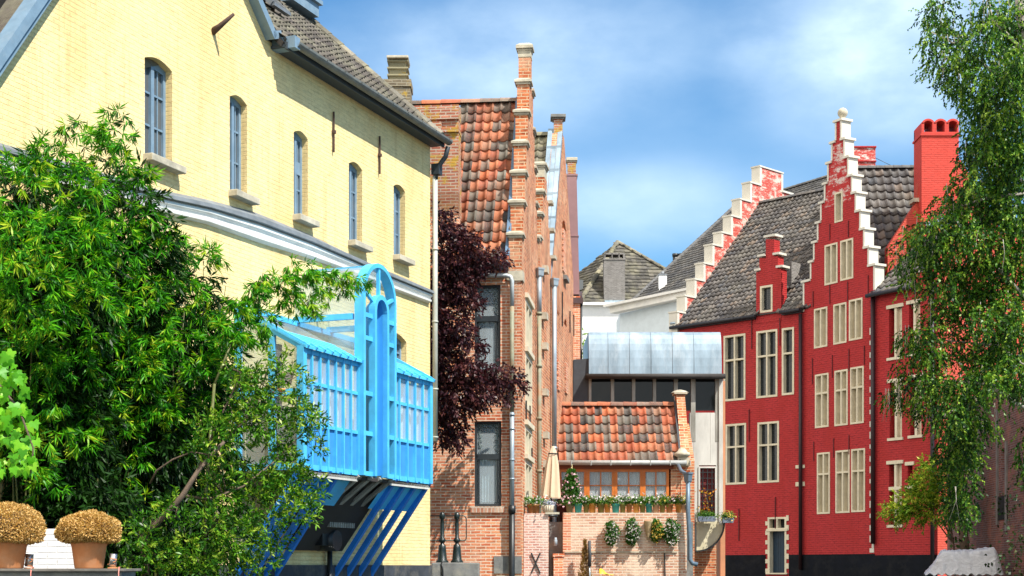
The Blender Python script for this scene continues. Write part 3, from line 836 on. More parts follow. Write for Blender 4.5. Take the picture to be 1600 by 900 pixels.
# ================================================================= BLUE BAY WINDOW (part of the yellow house)
D = 1.14
bay = bpy.data.objects.new('bay_window', None); link(bay, YF.M, yh)
def bp(u, v, y=-D):                       # pixel on the bay's front plane (y is the distance in front of the wall)
    return YF.p(u, v, y)
xL = YF.s(474, -D); xR = YF.s(672, -D)
zT = YF.z(474, 540, -D); zB = (YF.z(616, 742, -D) + YF.z(480, 734, -D)) / 2
zW = YF.z(372, 482, 0)                    # where the bay roof meets the wall
cx0, cx1 = YF.s(565, -D - .06), YF.s(616, -D - .06)
cTop = YF.z(590, 413, -D - .06)
rowA = YF.z(616, 628, -D); rowB = YF.z(616, 686, -D)
mb = MB(); fr_y0, fr_y1 = -D, -D + .06
def grid(mb, xa, xb, n):
    w = .030
    for i in range(n + 1):
        x = xa + (xb - xa) * i / n
        mb.box(x - w / 2, x + w / 2, -D - .02, -D + .07, zB - .02, zT)
    for z, h in ((rowA, .05), (rowB, .05), (zB, .08), (zT - .06, .07)):
        mb.box(xa, xb, -D - .005, -D + .06, z - h / 2, z + h / 2)
    for i in range(n + 1):                # little rafters' ends
        x = xa + (xb - xa) * i / n
        mb.bar((x, -D - .09, zT - .02), (x, -D + .02, zT + .05), .03, .05)
grid(mb, xL, cx0, 7); mb.box(xL - .05, xL + .05, -D - .03, -D + .08, zB - .03, zT); mb.build('front_frame', M_bay, bay)
mb = MB(); grid(mb, cx1, xR, 5); mb.box(xR - .05, xR + .05, -D - .03, -D + .08, zB - .03, zT); mb.build('front_frame', M_bay, bay)
# left and right cheeks
for x in (xL, xR):
    mb = MB()
    for y in (-D * .55, -.06):
        zz = zT + (zW - zT) * (1 + y / D)
        mb.box(x - .03, x + .03, y - .05, y + .05, zB, zz)
    for z in (rowA - .15, zB): mb.box(x - .03, x + .03, -D, 0, z - .05, z + .05)
    mb.bar((x, -D, zT + .0), (x, 0, zW), .07, .12)
    mb.build('cheek_frame', M_bay, bay)
mb = MB()                                 # sloping boarded band above the gutter line and the glass roof above
band = .48
for a, b in ((xL - .05, cx0), (cx1, xR + .05)):
    for k in range(6):
        y0 = -D - .07 + (D * band) * k / 6; y1 = -D - .07 + (D * band) * (k + 1) / 6
        z0 = zT + (zW - zT) * (y0 + D) / D + .03; z1 = zT + (zW - zT) * (y1 + D) / D + .03
        mb.add([(a, y0, z0 + .012), (b, y0, z0 + .012), (b, y1, z1 - .0), (a, y1, z1 - .0), (a, y0, z0 - .03), (b, y0, z0 - .03), (b, y1, z1 - .03), (a, y1, z1 - .03)],
               [(0, 1, 2, 3), (4, 7, 6, 5), (0, 4, 5, 1), (1, 5, 6, 2), (2, 6, 7, 3), (3, 7, 4, 0)])
mb.bar((xL, -.03, zW + .02), (xR, -.03, zW + .02), .08, .08)
mb.build('roof_boards', M_bay, bay)
mb = MB()
yb = -D - .07 + D * band
zb_ = zT + (zW - zT) * (yb + D) / D + .02
for a, b in ((xL, cx0), (cx1, xR)):
    mb.add([(a, yb, zb_), (b, yb, zb_), (b, -.02, zW), (a, -.02, zW)], [(0, 1, 2, 3)])
for x in (xL, xR):
    mb.add([(x, -D, zB), (x, 0, zB), (x, 0, zW), (x, -D, zT)], [(0, 1, 2, 3)])
for a, b in ((xL, cx0), (cx1, xR)):
    mb.box(a, b, -D + .02, -D + .03, rowB, zT - .06)
mb.build('glazing', M_clear, bay)
for a, b in ((xL, cx0), (cx1, xR)): mb = MB(); mb.box(a, b, -D + .025, -D + .04, zB, rowB); mb.build('lower_panel', M_baypanel, bay)
mb = MB()                                 # folded curtains inside the bay
for a, b in ((xL + .08, cx0 - .1), (cx1 + .1, xR - .08)):
    n = int((b - a) / .035); vs = []
    for i in range(n + 1):
        x = a + (b - a) * i / n; y = -D + .16 + .02 * math.sin(i * 1.9)
        vs += [(x, y, zB + .1), (x, y, zT - .1)]
    mb = MB(); mb.add(vs, [(2 * i, 2 * i + 2, 2 * i + 3, 2 * i + 1) for i in range(n)], smooth=True); mb.build('curtain', M_curtainw, bay)
mb = MB(); mb.box(xL - .03, xR + .03, -D + .01, 0, zB - .10, zB - .04); mb.build('floor', M_darkwood, bay)
# central arched lantern
xc = (cx0 + cx1) / 2; hw = (cx1 - cx0) / 2
yF = -D - .10
zS = cTop - hw * 1.0
def ring(mb, r0, r1, y0, y1, zc, a0=0, a1=math.pi, n=18, sz=1.0):
    vs = []
    for i in range(n + 1):
        a = a0 + (a1 - a0) * i / n
        for r in (r0, r1):
            for y in (y0, y1): vs.append((xc + r * math.cos(a), y, zc + r * sz * math.sin(a)))
    fs = []
    for i in range(n):
        b = i * 4; c = b + 4
        fs += [(b, b + 2, c + 2, c), (b + 1, c + 1, c + 3, b + 3), (b, c, c + 1, b + 1), (b + 2, b + 3, c + 3, c + 2)]
    fs += [(0, 1, 3, 2), (n * 4, n * 4 + 2, n * 4 + 3, n * 4 + 1)]
    return mb.add(vs, fs)
mb = MB()
ring(mb, hw - .06, hw + .005, yF, yF + .16, zS)
mb.box(cx0 - .005, cx0 + .065, yF, yF + .16, zB - .03, zS); mb.box(cx1 - .065, cx1 + .005, yF, yF + .16, zB - .03, zS)
ri = hw * .36
zi = YF.z(596, 487, -D - .1)
ring(mb, ri - .03, ri + .045, yF - .03, yF + .08, zi)
for sg in (-1, 1):
    x = xc + sg * (ri + .01); mb.box(x - .035, x + .035, yF - .03, yF + .08, zB - .03, zi)
    for z in (rowA + .02, rowB, zB, (rowA + zi) / 2 + .2, zi - .12):
        xa_, xb_ = sorted((xc + sg * (ri + .03), xc + sg * (hw - .04)))
        mb.box(xa_, xb_, yF + .01, yF + .07, z - .035, z + .035)
mb.bar((xc, yF + .04, zi + ri), (xc, yF + .04, cTop - .04), .05, .05, up=(0, 1, 0))
for sg in (-1, 1): mb.bar((xc + sg * ri * .8, yF + .04, zi + ri * .6), (xc + sg * (hw - .05) * .96, yF + .04, zS + .10), .05, .05, up=(0, 1, 0))
# side beams back to the wall
zm = YF.z(565, 495, -D)
for x in (cx0 + .03, cx1 - .03):
    mb.box(x - .035, x + .035, yF + .2, 0, zm - .045, zm + .045)
mb.bar((xc, yF + .2, cTop - .03), (xc, 0, cTop - .03), .05, .05)
mb.build('arch_frame', M_bay, bay)
mb = MB()                                 # hollow half-round column inside the arch
vs = []; n = 14
for i in range(n + 1):
    a = math.pi * i / n
    x = xc + (ri - .03) * math.cos(a); y = yF + .05 + (ri) * 1.0 * math.sin(a)
    vs += [(x, y, zB), (x, y, zi + .0)]
fs = [(2 * i, 2 * i + 1, 2 * i + 3, 2 * i + 2) for i in range(n)]
mb.add(vs, fs, smooth=True)
vs = []; n2 = 6                           # quarter dome
for j in range(n2 + 1):
    b = math.pi / 2 * j / n2
    for i in range(n + 1):
        a = math.pi * i / n
        vs.append((xc + (ri - .03) * math.cos(a) * math.cos(b) if j else xc + (ri - .03) * math.cos(a), yF + .05 + ri * math.sin(a) * math.cos(b), zi + (ri - .03) * math.sin(b)))
fs = [(j * (n + 1) + i, (j + 1) * (n + 1) + i, (j + 1) * (n + 1) + i + 1, j * (n + 1) + i + 1) for j in range(n2) for i in range(n)]
mb.add(vs, fs, smooth=True)
mb.build('niche_column', plain('niche_blue_paint', (0.05, 0.33, 0.74), 0.35, 0.08, 3, 0.05), bay)
mb = MB()
vs = [];
for i in range(15):
    a = math.pi * i / 14
    for y in (yF + .1, -.02): vs.append((xc + (hw - .03) * math.cos(a), y, zS + (hw - .03) * math.sin(a)))
mb.add(vs, [(2 * i, 2 * i + 2, 2 * i + 3, 2 * i + 1) for i in range(14)], smooth=True)
for x in (cx0 + .03, cx1 - .03): mb.add([(x, yF + .1, zT), (x, -.02, zT), (x, -.02, zS), (x, yF + .1, zS)], [(0, 1, 2, 3)])
mb.build('vault_glazing', M_clear, bay)
# struts
allx = [xL + (cx0 - xL) * i / 7 for i in (0, 1, 2, 3.3, 4.6)] + [cx1 + (xR - cx1) * i / 5 for i in (.7, 2.1, 3.5, 5)]
zlow = YF.z(580, 890, 0) - .12
for x in allx:
    mb = MB(); mb.bar((x, -D + .02, zB + .0), (x, .02, zlow), .085, .08, up=(1, 0, 0)); mb.build('strut', M_strut, bay)
mb = MB()
for a, b in ((xL, cx0), (cx1, xR)):
    mb = MB(); mb.box(a, b, -D + .01, -D + .03, zB - .13, zB - .06); mb.build('fascia', M_board, bay)
    mb = MB(); mb.bar(((a + b) / 2, -D + .10, zB - .12), ((a + b) / 2, -D + .36, zB - .48), b - a, .02, up=(1, 0, 0)) if False else mb.add([(a, -D + .12, zB - .12), (b, -D + .12, zB - .12), (b, -D + .42, zB - .50), (a, -D + .42, zB - .50)], [(0, 1, 2, 3)]); mb.build('sloping_board', M_bay, bay)
mb = MB()
for k in range(4):
    x = cx0 + .02 + (cx1 - cx0 - .04) * k / 3
    mb.bar((x, yF + .08, zB - .04), (x, -.30, YF.z(522, 812, -.3)), .045, .11, up=(1, 0, 0))
mb.build('timber_brace', M_greywood, bay)
mb = MB(); mb.add([(cx0 - .3, yF + .34, zB - .06), (cx1 + .3, yF + .34, zB - .06), (cx1 + .3, -.10, zB - 1.15), (cx0 - .3, -.10, zB - 1.15)], [(0, 1, 2, 3)])
mb.add([(cx0 - .3, yF + .34, zB - .1), (cx1 + .3, yF + .34, zB - .1), (cx1 + .3, -.10, zB - 1.19), (cx0 - .3, -.10, zB - 1.19)], [(3, 2, 1, 0)])
mb.build('soffit', M_darkwood, bay)
xh = YF.s(527, -.3); zh = YF.z(527, 818, -.3)
mb = MB()
mb.box(xh - .5, xh + .35, -.42, -.02, zh - .07, zh + .10)
for k in range(14): mb.box(xh - .5 + k * .063, xh - .47 + k * .063, -.435, -.42, zh - .07, zh + .10)
vh = mb.build('vent_hood', M_greywood, bay)
mb = MB(); mb.tube([(xh - .15, -.38, zh - .28), (xh - .15, -.02, zh - .28)], .17, 16); mb.box(xh - .5, xh + .15, -.3, -.01, zh - .36, zh - .12); mb.tube([(xh + .12, -.1, zh - .3), (xh + .12, -.1, .6)], .045, 8)
mb.build('vent_drum', M_iron, bay)
# flowerpots inside the bay's cheek
for (u, v, r) in ((448, 592, .11), (446, 618, .13)):
    x, z = YF.p(u, v, -.8)
    t_ = thing('flowerpot', 'terracotta pot on the upper rung inside the blue bay window' if v < 600 else 'shallow terracotta bowl on the lower rung inside the blue bay window', 'flowerpot', YF.M @ Matrix.Translation((x, -.8, z - .08)))
    mb = MB(); mb.lathe([(0, 0), (r * .6, 0), (r * .9, .13), (r, .13), (r, .17), (r * .88, .17), (r * .8, .1), (0, .1)], n=16)
    mb.build('pot', M_terra, t_)
x, z = YF.p(452, 600, -.7)
mb = MB(); mb.box(x - .05, x + .05, -.55, -.42, zB, zT + .1); mb.build('inner_post', M_darkwood, bay)
# ================================================================= BRICK HOUSES ON THE LEFT BANK
kA = 0.10
AF = Frame(815, 31.0, (1, -kA))                 # street front of the near house
AS = Frame(815, 31.0, (kA, 1))                  # its canal side: local x runs away from the camera
bh = thing('stepped_gable_house', 'orange brick house with red and grey tiled roof and tall stepped gable', 'house', AF.M)
sL = AF.s(600); sB = AF.s(716)
zEv = AF.z(770, 414)
zWT = AF.z(770, 436)
wins = [(741, 782, 445, 580), (741, 783.5, 658, 791)]
hs = [rectp(*AF.rect(*w)) for w in wins]
mb = MB(); mb.wall([(sL, -0.5), (-.02, -0.5), (-.02, zEv - .03), (sB, zEv - .03), (sB, AF.z(680, 300)), (sL, AF.z(680, 300))], hs, 0, .32)
mb.build('front_wall', M_brick, bh)
# brick block left of the tiles, stepped in slightly course by course
mb = MB()
zt = AF.z(680, 163)
zq = [AF.z(680, v) for v in (300, 255, 207, 204, 180, 166, 163)]
mb.box(sL, sB, 0, .5, zq[0] - .5, zq[1]); mb.box(sL, sB - .001, .03, .42, zq[1], zq[2]); mb.box(sL, sB + .01, -.02, .42, zq[2], zq[3] + .05)
mb.box(sL, sB - .002, .06, .42, zq[3] + .05, zq[4]); mb.box(sL, sB + .005, .0, .42, zq[4] - .08, zq[4] + .14); mb.box(sL, sB, .05, .42, zq[4] + .14, zt)
mb.box(AF.s(669), AF.s(690), -.08, .3, AF.z(680, 205), AF.z(680, 192))
mb.build('chimney_breast', M_brick_lichen, bh)
# tiled roof
ridgeY = 2.25
zR = AF.z(750, 163, ridgeY)
run = ridgeY + .12; rise = zR - zEv; L = math.hypot(run, rise)
mb = MB(); pantiles(mb, (sB - .25, -.12, zEv + .02), (1, 0, 0), (0, run / L, rise / L), -.25 - sB + .25, L, w=.185, e=.29, seed=11, amp=.032, lift=.04, jit=.010)
rf = mb.build('roof', M_tilered, bh)
mb = MB(); ridge_tiles(mb, (sL, ridgeY, zR + .02), (-.25, ridgeY, zR + .02), r=.10, step=.42, seed=12); mb.build('ridge_tiles', M_tilered, rf)
mb = MB(); mb.prism([(-.08, zEv - .04), (ridgeY, zR - .03), (2 * ridgeY, zEv - .04)], sB, -.26, axes='yz'); mb.build('roof_boards', M_darkwood, rf)
# lead flashing down the foot of the gable
mb = MB(); mb.bar((-.285, -.05, zEv + .15), (-.285, ridgeY, zR + .10), .09, .10); mb.build('flashing', plain('blue_grey_lead', (0.12, 0.2, 0.30), 0.45, .2, 4, .1, metal=.2), bh)
# stepped gable (canal side): local x away from the camera
ys = 4.42
capv = [423, 373, 323, 277, 231, 183, 136]
st = .345
zc = []
for i, v in enumerate(capv):
    y = 31.0 + i * st
    zc.append(CAMZ + (HOR - v) / FPX * y)
zTop = CAMZ + (HOR - 80) / FPX * (31 + 6.5 * st)
pts = [(0, -0.5), (ys, -0.5)]
left = []
for i in range(1, 7): left += [(i * st - st, zc[i]), (i * st, zc[i])]
left = [(0, zc[0])] + left[0:]
prof = [(0, zc[1])]
for i in range(1, 7):
    prof += [(i * st, zc[i]), (i * st, zc[i + 1] if i < 6 else zTop)]
pk = 6 * st
right = [(2 * pk + .30 - x, z) for x, z in reversed(prof)]
outl = [(0, -0.5), (2 * pk + .3, -0.5)] + [q for q in reversed([(x, z) for x, z in right][::1])][::-1][::-1]
# build outline going up the far side and down the near side
far = [(2 * pk + .30 - x, z) for x, z in prof]
outl = [(0, -0.5), (2 * pk + .30, -0.5)] + far + list(reversed(prof))
def hole(F, u0, u1, v0, v1): return rectp(*F.rect(u0, u1, v0, v1))
hA = [hole(AS, 820.5, 830, 478, 548), hole(AS, 820.5, 830, 560, 640), hole(AS, 820, 830, 672, 716), hole(AS, 820, 830, 724, 790)]
mb = MB(); mb.wall(outl, hA, 0, .26); gw = mb.build('canal_wall', M_brick_side, bh, M=AS.M)
mb = MB(); w0, w1 = -.035, .295
def cap(mb, x0, x1, z, h=.085, o=.05):
    mb.box(x0 - o, x1 + .02, w0 - .02, w1 + .02, z, z + h * .55)
    vs = [(x0 - o, w0 - .02, z + h * .55), (x1 + .02, w0 - .02, z + h * .55), (x1 + .02, w1 + .02, z + h * .55), (x0 - o, w1 + .02, z + h * .55),
          (x0 - o + .06, w0 + .06, z + h), (x1, w0 + .06, z + h), (x1, w1 - .06, z + h), (x0 - o + .06, w1 - .06, z + h)]
    mb.add(vs, [(0, 1, 5, 4), (1, 2, 6, 5), (2, 3, 7, 6), (3, 0, 4, 7), (4, 5, 6, 7)])
    mb.box(x0 - .02, x1, w0 + .01, w1 - .01, z - .05, z - .001)
for i in range(1, 7):
    mb = MB(); cap(mb, (i - 1) * st, i * st, zc[i]); mb.build('step_coping', M_stone, bh, M=AS.M)
    mb = MB(); cap(mb, 2 * pk + .30 - i * st, 2 * pk + .30 - (i - 1) * st + .05, zc[i]); mb.build('step_coping', M_stone, bh, M=AS.M)
mb = MB(); cap(mb, 6 * st, 6 * st + .30, zTop, .12, .06); mb.box(6 * st - .01, 6 * st + .31, -.01, .27, zTop - .18, zTop - .052); mb.build('pinnacle_cap', M_stone, bh, M=AS.M)
mb = MB(); mb.box(-.03, .3, -.03, .30, zc[0] - .20, zc[0]); mb.build('kneeler_stone', M_stone, bh, M=AS.M)
mb = MB()
for i in range(7): mb.box(.02, .05, .05, .2, 1, 1.01)
# front windows: dark steel with lace upper light
for i, w in enumerate(wins):
    x0, x1, z0, z1 = AF.rect(*w)
    mb = MB(); frame_bars(mb, x0 + .003, x1 - .003, z0 + .003, z1 - .003, .05, .14, .045)
    zt_ = AF.z(762, 713 if i else 497); mb.box(x0 + .04, x1 - .04, .045, .138, zt_ - .06, zt_ + .05)
    mb.box(x0 + .075, x0 + .10, .06, .13, z0 + .04, zt_ - .06); mb.box(x1 - .10, x1 - .075, .06, .13, z0 + .04, zt_ - .06)
    wf = mb.build('window', M_darkframe, bh)
    mb = MB(); mb.box(x0 + .03, x1 - .03, .10, .108, z0 + .03, z1 - .03); mb.build('pane', M_clear, wf)
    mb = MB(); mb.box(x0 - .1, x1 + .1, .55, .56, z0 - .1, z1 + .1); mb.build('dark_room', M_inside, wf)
    mb = MB(); n = 40; vs = []
    xa_, xb_ = (x0 + .10, x1 - .10) if i else (x0 + .20, x1 - .12)
    for k in range(n + 1):
        x = xa_ + (xb_ - xa_) * k / n; y = .20 + .022 * math.sin(k * .95) + .008 * math.sin(k * 2.3)
        vs += [(x, y, z0 + .09), (x, y, zt_ - .02)]
    mb.add(vs, [(2 * k, 2 * k + 2, 2 * k + 3, 2 * k + 1) for k in range(n)], smooth=True); mb.build('curtain', M_curtain, wf)
    mb = MB()                              # iron scrollwork in the upper light
    for sx in (0, 1):
        xc_ = lambda t: (x0 + .06 + t) if sx == 0 else (x1 - .06 - t)
        H = z1 - .06 - zt_ - .05
        mb.tube([(xc_(.02 + .05 * math.sin(a * 1.0) ** 2), .09, zt_ + .07 + H * a / 9) for a in [k * .5 for k in range(19)]], .007, 5)
        for j in range(5):
            zc_ = z1 - .10 - j * H / 6; rr = .045
            mb.tube([(xc_(.05 + rr * math.cos(a) * (1 - a / 9)), .088, zc_ + rr * math.sin(a) * (1 - a / 9)) for a in [k * .6 for k in range(12)]], .006, 5)
    for j in range(4):
        xx = x0 + .12 + j * (x1 - x0 - .24) / 3
        mb.tube([(xx + .04 * math.cos(a), .087, z1 - .10 + .04 * math.sin(a)) for a in [k * .6 for k in range(12)]], .006, 5)
    mb.build('iron_scrollwork', plain('grey_green_iron', (0.22, 0.27, 0.26), 0.5, .2, 10, .1), wf)
    if i:
        mb = MB(); mb.box(x0 - .07, x1 + .06, -.05, .06, AF.z(762, 801), z0 - .004); mb.build('sill', brick_mat('sill_brick', (0.5, 0.2, 0.12), (0.62, 0.42, 0.3), (0.6, 0.5, 0.4), width=.075, course=.2), wf)
    else:
        mb = MB(); mb.box(x0 - .05, x1 + .05, -.04, .05, z0 - .09, z0 - .004); mb.build('sill', M_stone, wf)
# gutter and the bent pipe on the front
mb = MB(); x0 = AF.s(716); mb.tube([(x0, -.20, zEv - .03), (-.28, -.20, zEv - .03)], .05, 10); mb.box(x0, -.26, -.17, -.0, zEv - .12, zEv - .04); mb.build('gutter', plain('dark_gutter', (.035, .035, .04), .6, .2, 6), bh)
zp = AF.z(780, 432); xp = AF.s(800, -.1)
mb = MB(); mb.tube([(AF.s(735), -.10, zp), (xp - .12, -.10, zp), (xp - .03, -.10, zp - .03), (xp, -.10, zp - .12), (xp, -.10, AF.z(800, 480))], .045, 10)
mb.build('downpipe', plain('light_zinc_pipe', (0.45, 0.49, 0.50), .45, .15, 6, .08, metal=.2), bh)
mb = MB(); mb.tube([(xp, -.10, AF.z(800, 480)), (xp, -.10, AF.z(800, 645))], .045, 10); mb.build('downpipe', M_pipelow, bh)
mb = MB(); mb.tube([(xp, -.10, AF.z(800, 645)), (xp, -.10, AF.z(800, 790))], .047, 10)
for v in (650, 672, 720, 750): z_ = AF.z(800, v); mb.tube([(xp, -.10, z_), (xp, -.10, z_ + .03)], .06, 10)
mb.build('downpipe', M_pipe, bh)
mb = MB(); mb.tube([(xp, -.10, AF.z(800, 790)), (xp, -.10, .4)], .058, 10); z_ = AF.z(800, 800); mb.tube([(xp, -.1, z_ - .03), (xp, -.1, z_ + .12)], .075, 10); mb.build('downpipe', M_iron, bh)
mb = MB(); mb.box(AF.s(772), .004, -.03, .001, AF.z(800, 896), AF.z(800, 869)); mb.build('plinth_stone', M_greystone, bh)
mb = MB(); mb.box(AF.s(776), .006, -.06, .001, -.4, AF.z(800, 899)); mb.build('plinth_stone', M_stone, bh)
# canal side: stone mullioned windows, hood stones, ties
for k, h in enumerate(hA):
    x0, x1 = h[0][0], h[1][0]; z0, z1 = h[0][1], h[2][1]
    mb = MB(); frame_bars(mb, x0 - .03, x1 + .03, z0 - .03, z1 + .05, -.02, .14, .10, 2)
    wf = mb.build('window', M_cream, bh, M=AS.M)
    mb = MB(); mb.box(x0, x1, .12, .13, z0, z1); mb.build('pane', M_glassgrey, wf)
    mb = MB(); mb.box(x0 - .06, x1 + .06, -.07, .0, z1 + .052, z1 + .15); mb.build('hood_stone', M_cream, wf)
for (u, v0, v1) in ((820, 626, 662), (826, 634, 670), (829, 700, 716)):
    x, z1 = AS.p(u, v0); z0 = AS.z(u, v1); mb = MB(); mb.bar((x, -.03, z0), (x, -.03, z1), .03, .03); mb.build('wall_tie', M_iron, bh, M=AS.M)

# ---- middle house
xA = AS.dx * ys + AS.x0; yA = AS.dy * ys + AS.y0
kB = 0.14
BS = Frame(800 + FPX * xA / yA, yA, (kB, 1))
mh = thing('narrow_gable_house', 'narrow brick house with small stepped gable between two tall canal gables', 'house', BS.M)
sBe = BS.s(863)
steps = [(0.05, 372), (.32, 335), (.62, 300), (.95, 258)]
zz = [CAMZ + (HOR - v) / FPX * (yA + x) for x, v in steps]
prof = []
for i, (x, v) in enumerate(steps):
    prof += [(x, zz[i - 1] if i else zz[0] - .6), (x, zz[i])]
pk = steps[-1][0] + .26
outl = [(0, -.5), (sBe, -.5), (sBe, zz[0] - .6)]
far = [(min(sBe - .01 * i, 2 * pk - .26 - x), z) for i, (x, z) in enumerate(prof)]
outl = [(0, -.5), (sBe, -.5)] + [(min(sBe, pk * 2 - x - .0), z) for x, z in prof] + list(reversed(prof)) + [(0, zz[0] - .6)]
mb = MB(); mb.wall(outl, [], 0, .27); mb.build('canal_wall', M_brick_side, mh)
for i, (x, v) in enumerate(steps):
    nx = steps[i + 1][0] if i < 3 else x + .52
    mb = MB(); cap(mb, x, nx, zz[i], .09, .05); mb.build('step_coping', M_stone, mh)
    if i < 3:
        mb = MB(); x1_ = pk * 2 - nx; mb.box(x1_ + .3, x1_ + .62, -.10, .30, zz[i] + .0, zz[i] + .08); mb.build('step_coping', M_stone, mh)
mb = MB(); mb.box(steps[3][0] - .003, steps[3][0] + .5, -.003, .274, zz[3] - .28, zz[3] - .055); mb.build('pinnacle_block', M_stone, mh)
mb = MB(); mb.prism([(0, zz[0] - .6), (pk, zz[3] - .2), (sBe, zz[0] - .6)], .28, 4.5, axes='xz'); mb.build('roof', M_tilemoss, mh)
def pipe(F, par, u, vt, v1, v2, yy=-.12, r=.055):
    x, z0 = F.p(u, vt, yy); z1 = F.z(u, v1, yy); z2 = F.z(u, v2, yy)
    mb = MB(); mb.tube([(x, yy, z0), (x, yy, z1)], r, 12)
    mb.lathe([(r, z0 - .02), (.10, z0 + .03), (.11, z0 + .16), (.125, z0 + .16), (.125, z0 + .2), (.0, z0 + .2)], (x, yy, 0), 4, smooth=False)
    mb.build('downpipe', M_pipe, par)
    mb = MB(); mb.tube([(x, yy, z1), (x, yy, z2)], r * .95, 12)
    n = 5
    for k in range(n): zq_ = z1 + (z2 - z1) * k / n; mb.tube([(x, yy, zq_ - .03), (x, yy, zq_ + .03)], r * 1.25, 12)
    mb.build('downpipe', M_pipelow if v1 < 600 else M_pipe, par)
pipe(BS, mh, 842.5, 433, 490, 900)
for (u, v) in ((848, 421), (847, 494), (847.5, 541), (848, 613), (849, 680), (849, 725)):
    x, z = BS.p(u, v); mb = MB(); mb.box(x - .1, x + .25, -.12, 0, z - .08, z + .08); mb.build('corbel_stone', M_stone, mh)

# ---- tall rear house with zinc verge
xC = BS.x0 + BS.dx * sBe; yC = BS.y0 + BS.dy * sBe
CSd = Frame(800 + FPX * xC / yC, yC, (kB, 1))
rh = thing('zinc_verged_house', 'tall pale red brick house with zinc verge and lichened chimney behind the stepped gables', 'house', CSd.M)
sCe = CSd.s(896)
pkx, pkz = CSd.p(880, 212)
ez = CSd.z(866, 415)
wC = [(878, 884, 356, 392), (881, 885.5, 395, 430)]
niches = []
outl = [(0, -.5), (sCe, -.5), (sCe, ez + .5), (pkx + .25, pkz), (pkx - .25, pkz), (0.0, ez)]
hC = [hole(CSd, 878.5, 884.5, 345, 366), hole(CSd, 881.5, 885.5, 498, 509), hole(CSd, 870.5, 873.5, 484, 492)]
hC = [arch(h[0][0], h[1][0], h[0][1], h[2][1], .15) for h in hC]
mb = MB(); mb.wall(outl, hC, 0, .35); mb.build('canal_wall', M_brick_side, rh)
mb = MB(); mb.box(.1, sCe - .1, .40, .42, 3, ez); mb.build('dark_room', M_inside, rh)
# recessed blind niches picked out with raw brick teeth
for (u, v0, v1) in ((880, 362, 425), (872, 565, 610), (884, 570, 615)):
    x, z1 = CSd.p(u, v0); z0 = CSd.z(u, v1)
    mb = MB()
    z = z0; k = 0
    while z < z1: mb.box(x - .24 - .05 * (k % 2), x + .24 + .05 * (k % 2), -.035, 0.0, z, z + .062); z += .075; k += 1
    mb.build('brick_quoins', M_brick, rh)
for (u, v0, v1) in ((877, 456, 510), (889, 486, 520), (895, 492, 525)):
    x, z1 = CSd.p(u, v0); z0 = CSd.z(u, v1); mb = MB(); mb.bar((x, -.03, z0), (x, -.03, z1), .03, .03); mb.build('wall_tie', M_iron, rh)
x, z = CSd.p(882, 436); mb = MB(); mb.box(x - .35, x + .35, -.10, 0, z - .06, z + .05); mb.build('sill', M_greystone, rh)
pipe(CSd, rh, 866, 448, 700, 900, yy=-.10, r=.06)
# roof (front slope) and zinc verge
Lr = math.hypot(pkx + .1, pkz - ez)
FC = Frame(800 + FPX * xC / yC, yC, (1, -kB))
mb = MB(); pantiles(mb, (-3.2, -.1, ez), (1, 0, 0), (0, (pkx + .1) / Lr, (pkz - ez) / Lr), 3.2 - .39, Lr, w=.22, e=.27, seed=21)
rf = mb.build('roof', M_tilemoss, rh, M=FC.M)
mb = MB(); mb.prism([(-.05, ez - .05), (pkx, pkz - .05), (sCe, ez - .05)], -3.2, -.3, axes='yz'); mb.build('roof_boards', M_darkwood, rf, M=FC.M)
mb = MB(); ridge_tiles(mb, (-3.2, pkx, pkz), (-.4, pkx, pkz), r=.12, seed=13); mb.build('ridge_tiles', M_tilemoss, rf, M=FC.M)
mb = MB()
for xx, w in ((-.32, .12), (-.19, .12), (-.06, .12)):
    mb.bar((xx, -.25, ez - .45), (xx, pkx - .1, pkz + .12), w, .12 + .02 * abs(xx * 10 % 2))
    for k in range(6):
        t_ = (k + .3) / 6.2; y_ = -.25 + (pkx + .15) * t_; z_ = ez - .45 + (pkz + .57 - ez) * t_
        mb.box(xx - w / 2 - .004, xx + w / 2 + .004, y_ - .05, y_ + .06, z_ - .03, z_ + .12)
mb.build('zinc_verge', M_zinc, rh, M=FC.M)
def stack(name, label, u0, u1, v0, v1, Y, dep, mat, capm, capo=3.5, capv=4, M=None):
    s_ = Y / FPX; uc = (u0 + u1) / 2
    t_ = thing(name, label, 'chimney', Matrix.Translation(ray(uc, v1, Y)))
    w = (u1 - u0) / 2 * s_; h = (v1 - v0) * s_
    mb = MB(); mb.box(-w, w, 0, dep, -.8, h); mb.build('shaft', mat, t_)
    mb = MB(); o = capo * s_
    mb.box(-w - o, w + o, -o, dep + o, h, h + capv * s_); mb.box(-w - o * .45, w + o * .45, -o * .45, dep + o * .45, h - 2 * s_, h - .002); mb.build('cap', capm, t_, bevel=.01)
    return t_
stack('chimney', 'slim brick chimney with yellow lichen and dark overhanging cap on the zinc verge', 865.5, 879, 184, 214, 40.3, .3, M_brick_lichen, M_greystone, 5, 5)
t_ = stack('chimney', 'slim lichened chimney with white cap rising from a brown sheet metal casing', 887, 900, 251, 272, 43.2, .3, M_brick_lichen, M_stone, 2.2, 5)
s_ = 43.2 / FPX
mb = MB()
w0_, w1_, hh = -7.5 * s_, 7.5 * s_, (272 - 460) * s_
mb.add([(w0_, -.02, 0), (w1_, -.02, 0), (w1_, .5, 0), (w0_, .5, 0), (w0_ + .05, -.02, hh), (w1_ + .08, -.02, hh), (w1_ + .08, .5, hh), (w0_ + .05, .5, hh)], [(0, 1, 2, 3), (4, 7, 6, 5), (0, 4, 5, 1), (1, 5, 6, 2), (2, 6, 7, 3), (3, 7, 4, 0)])
mb.box(w0_ - .01, w1_ + .03, -.035, .5, -.05, .0); mb.box(w0_ + .02, w1_ + .06, -.035, .5, hh * .52, hh * .52 + .03)
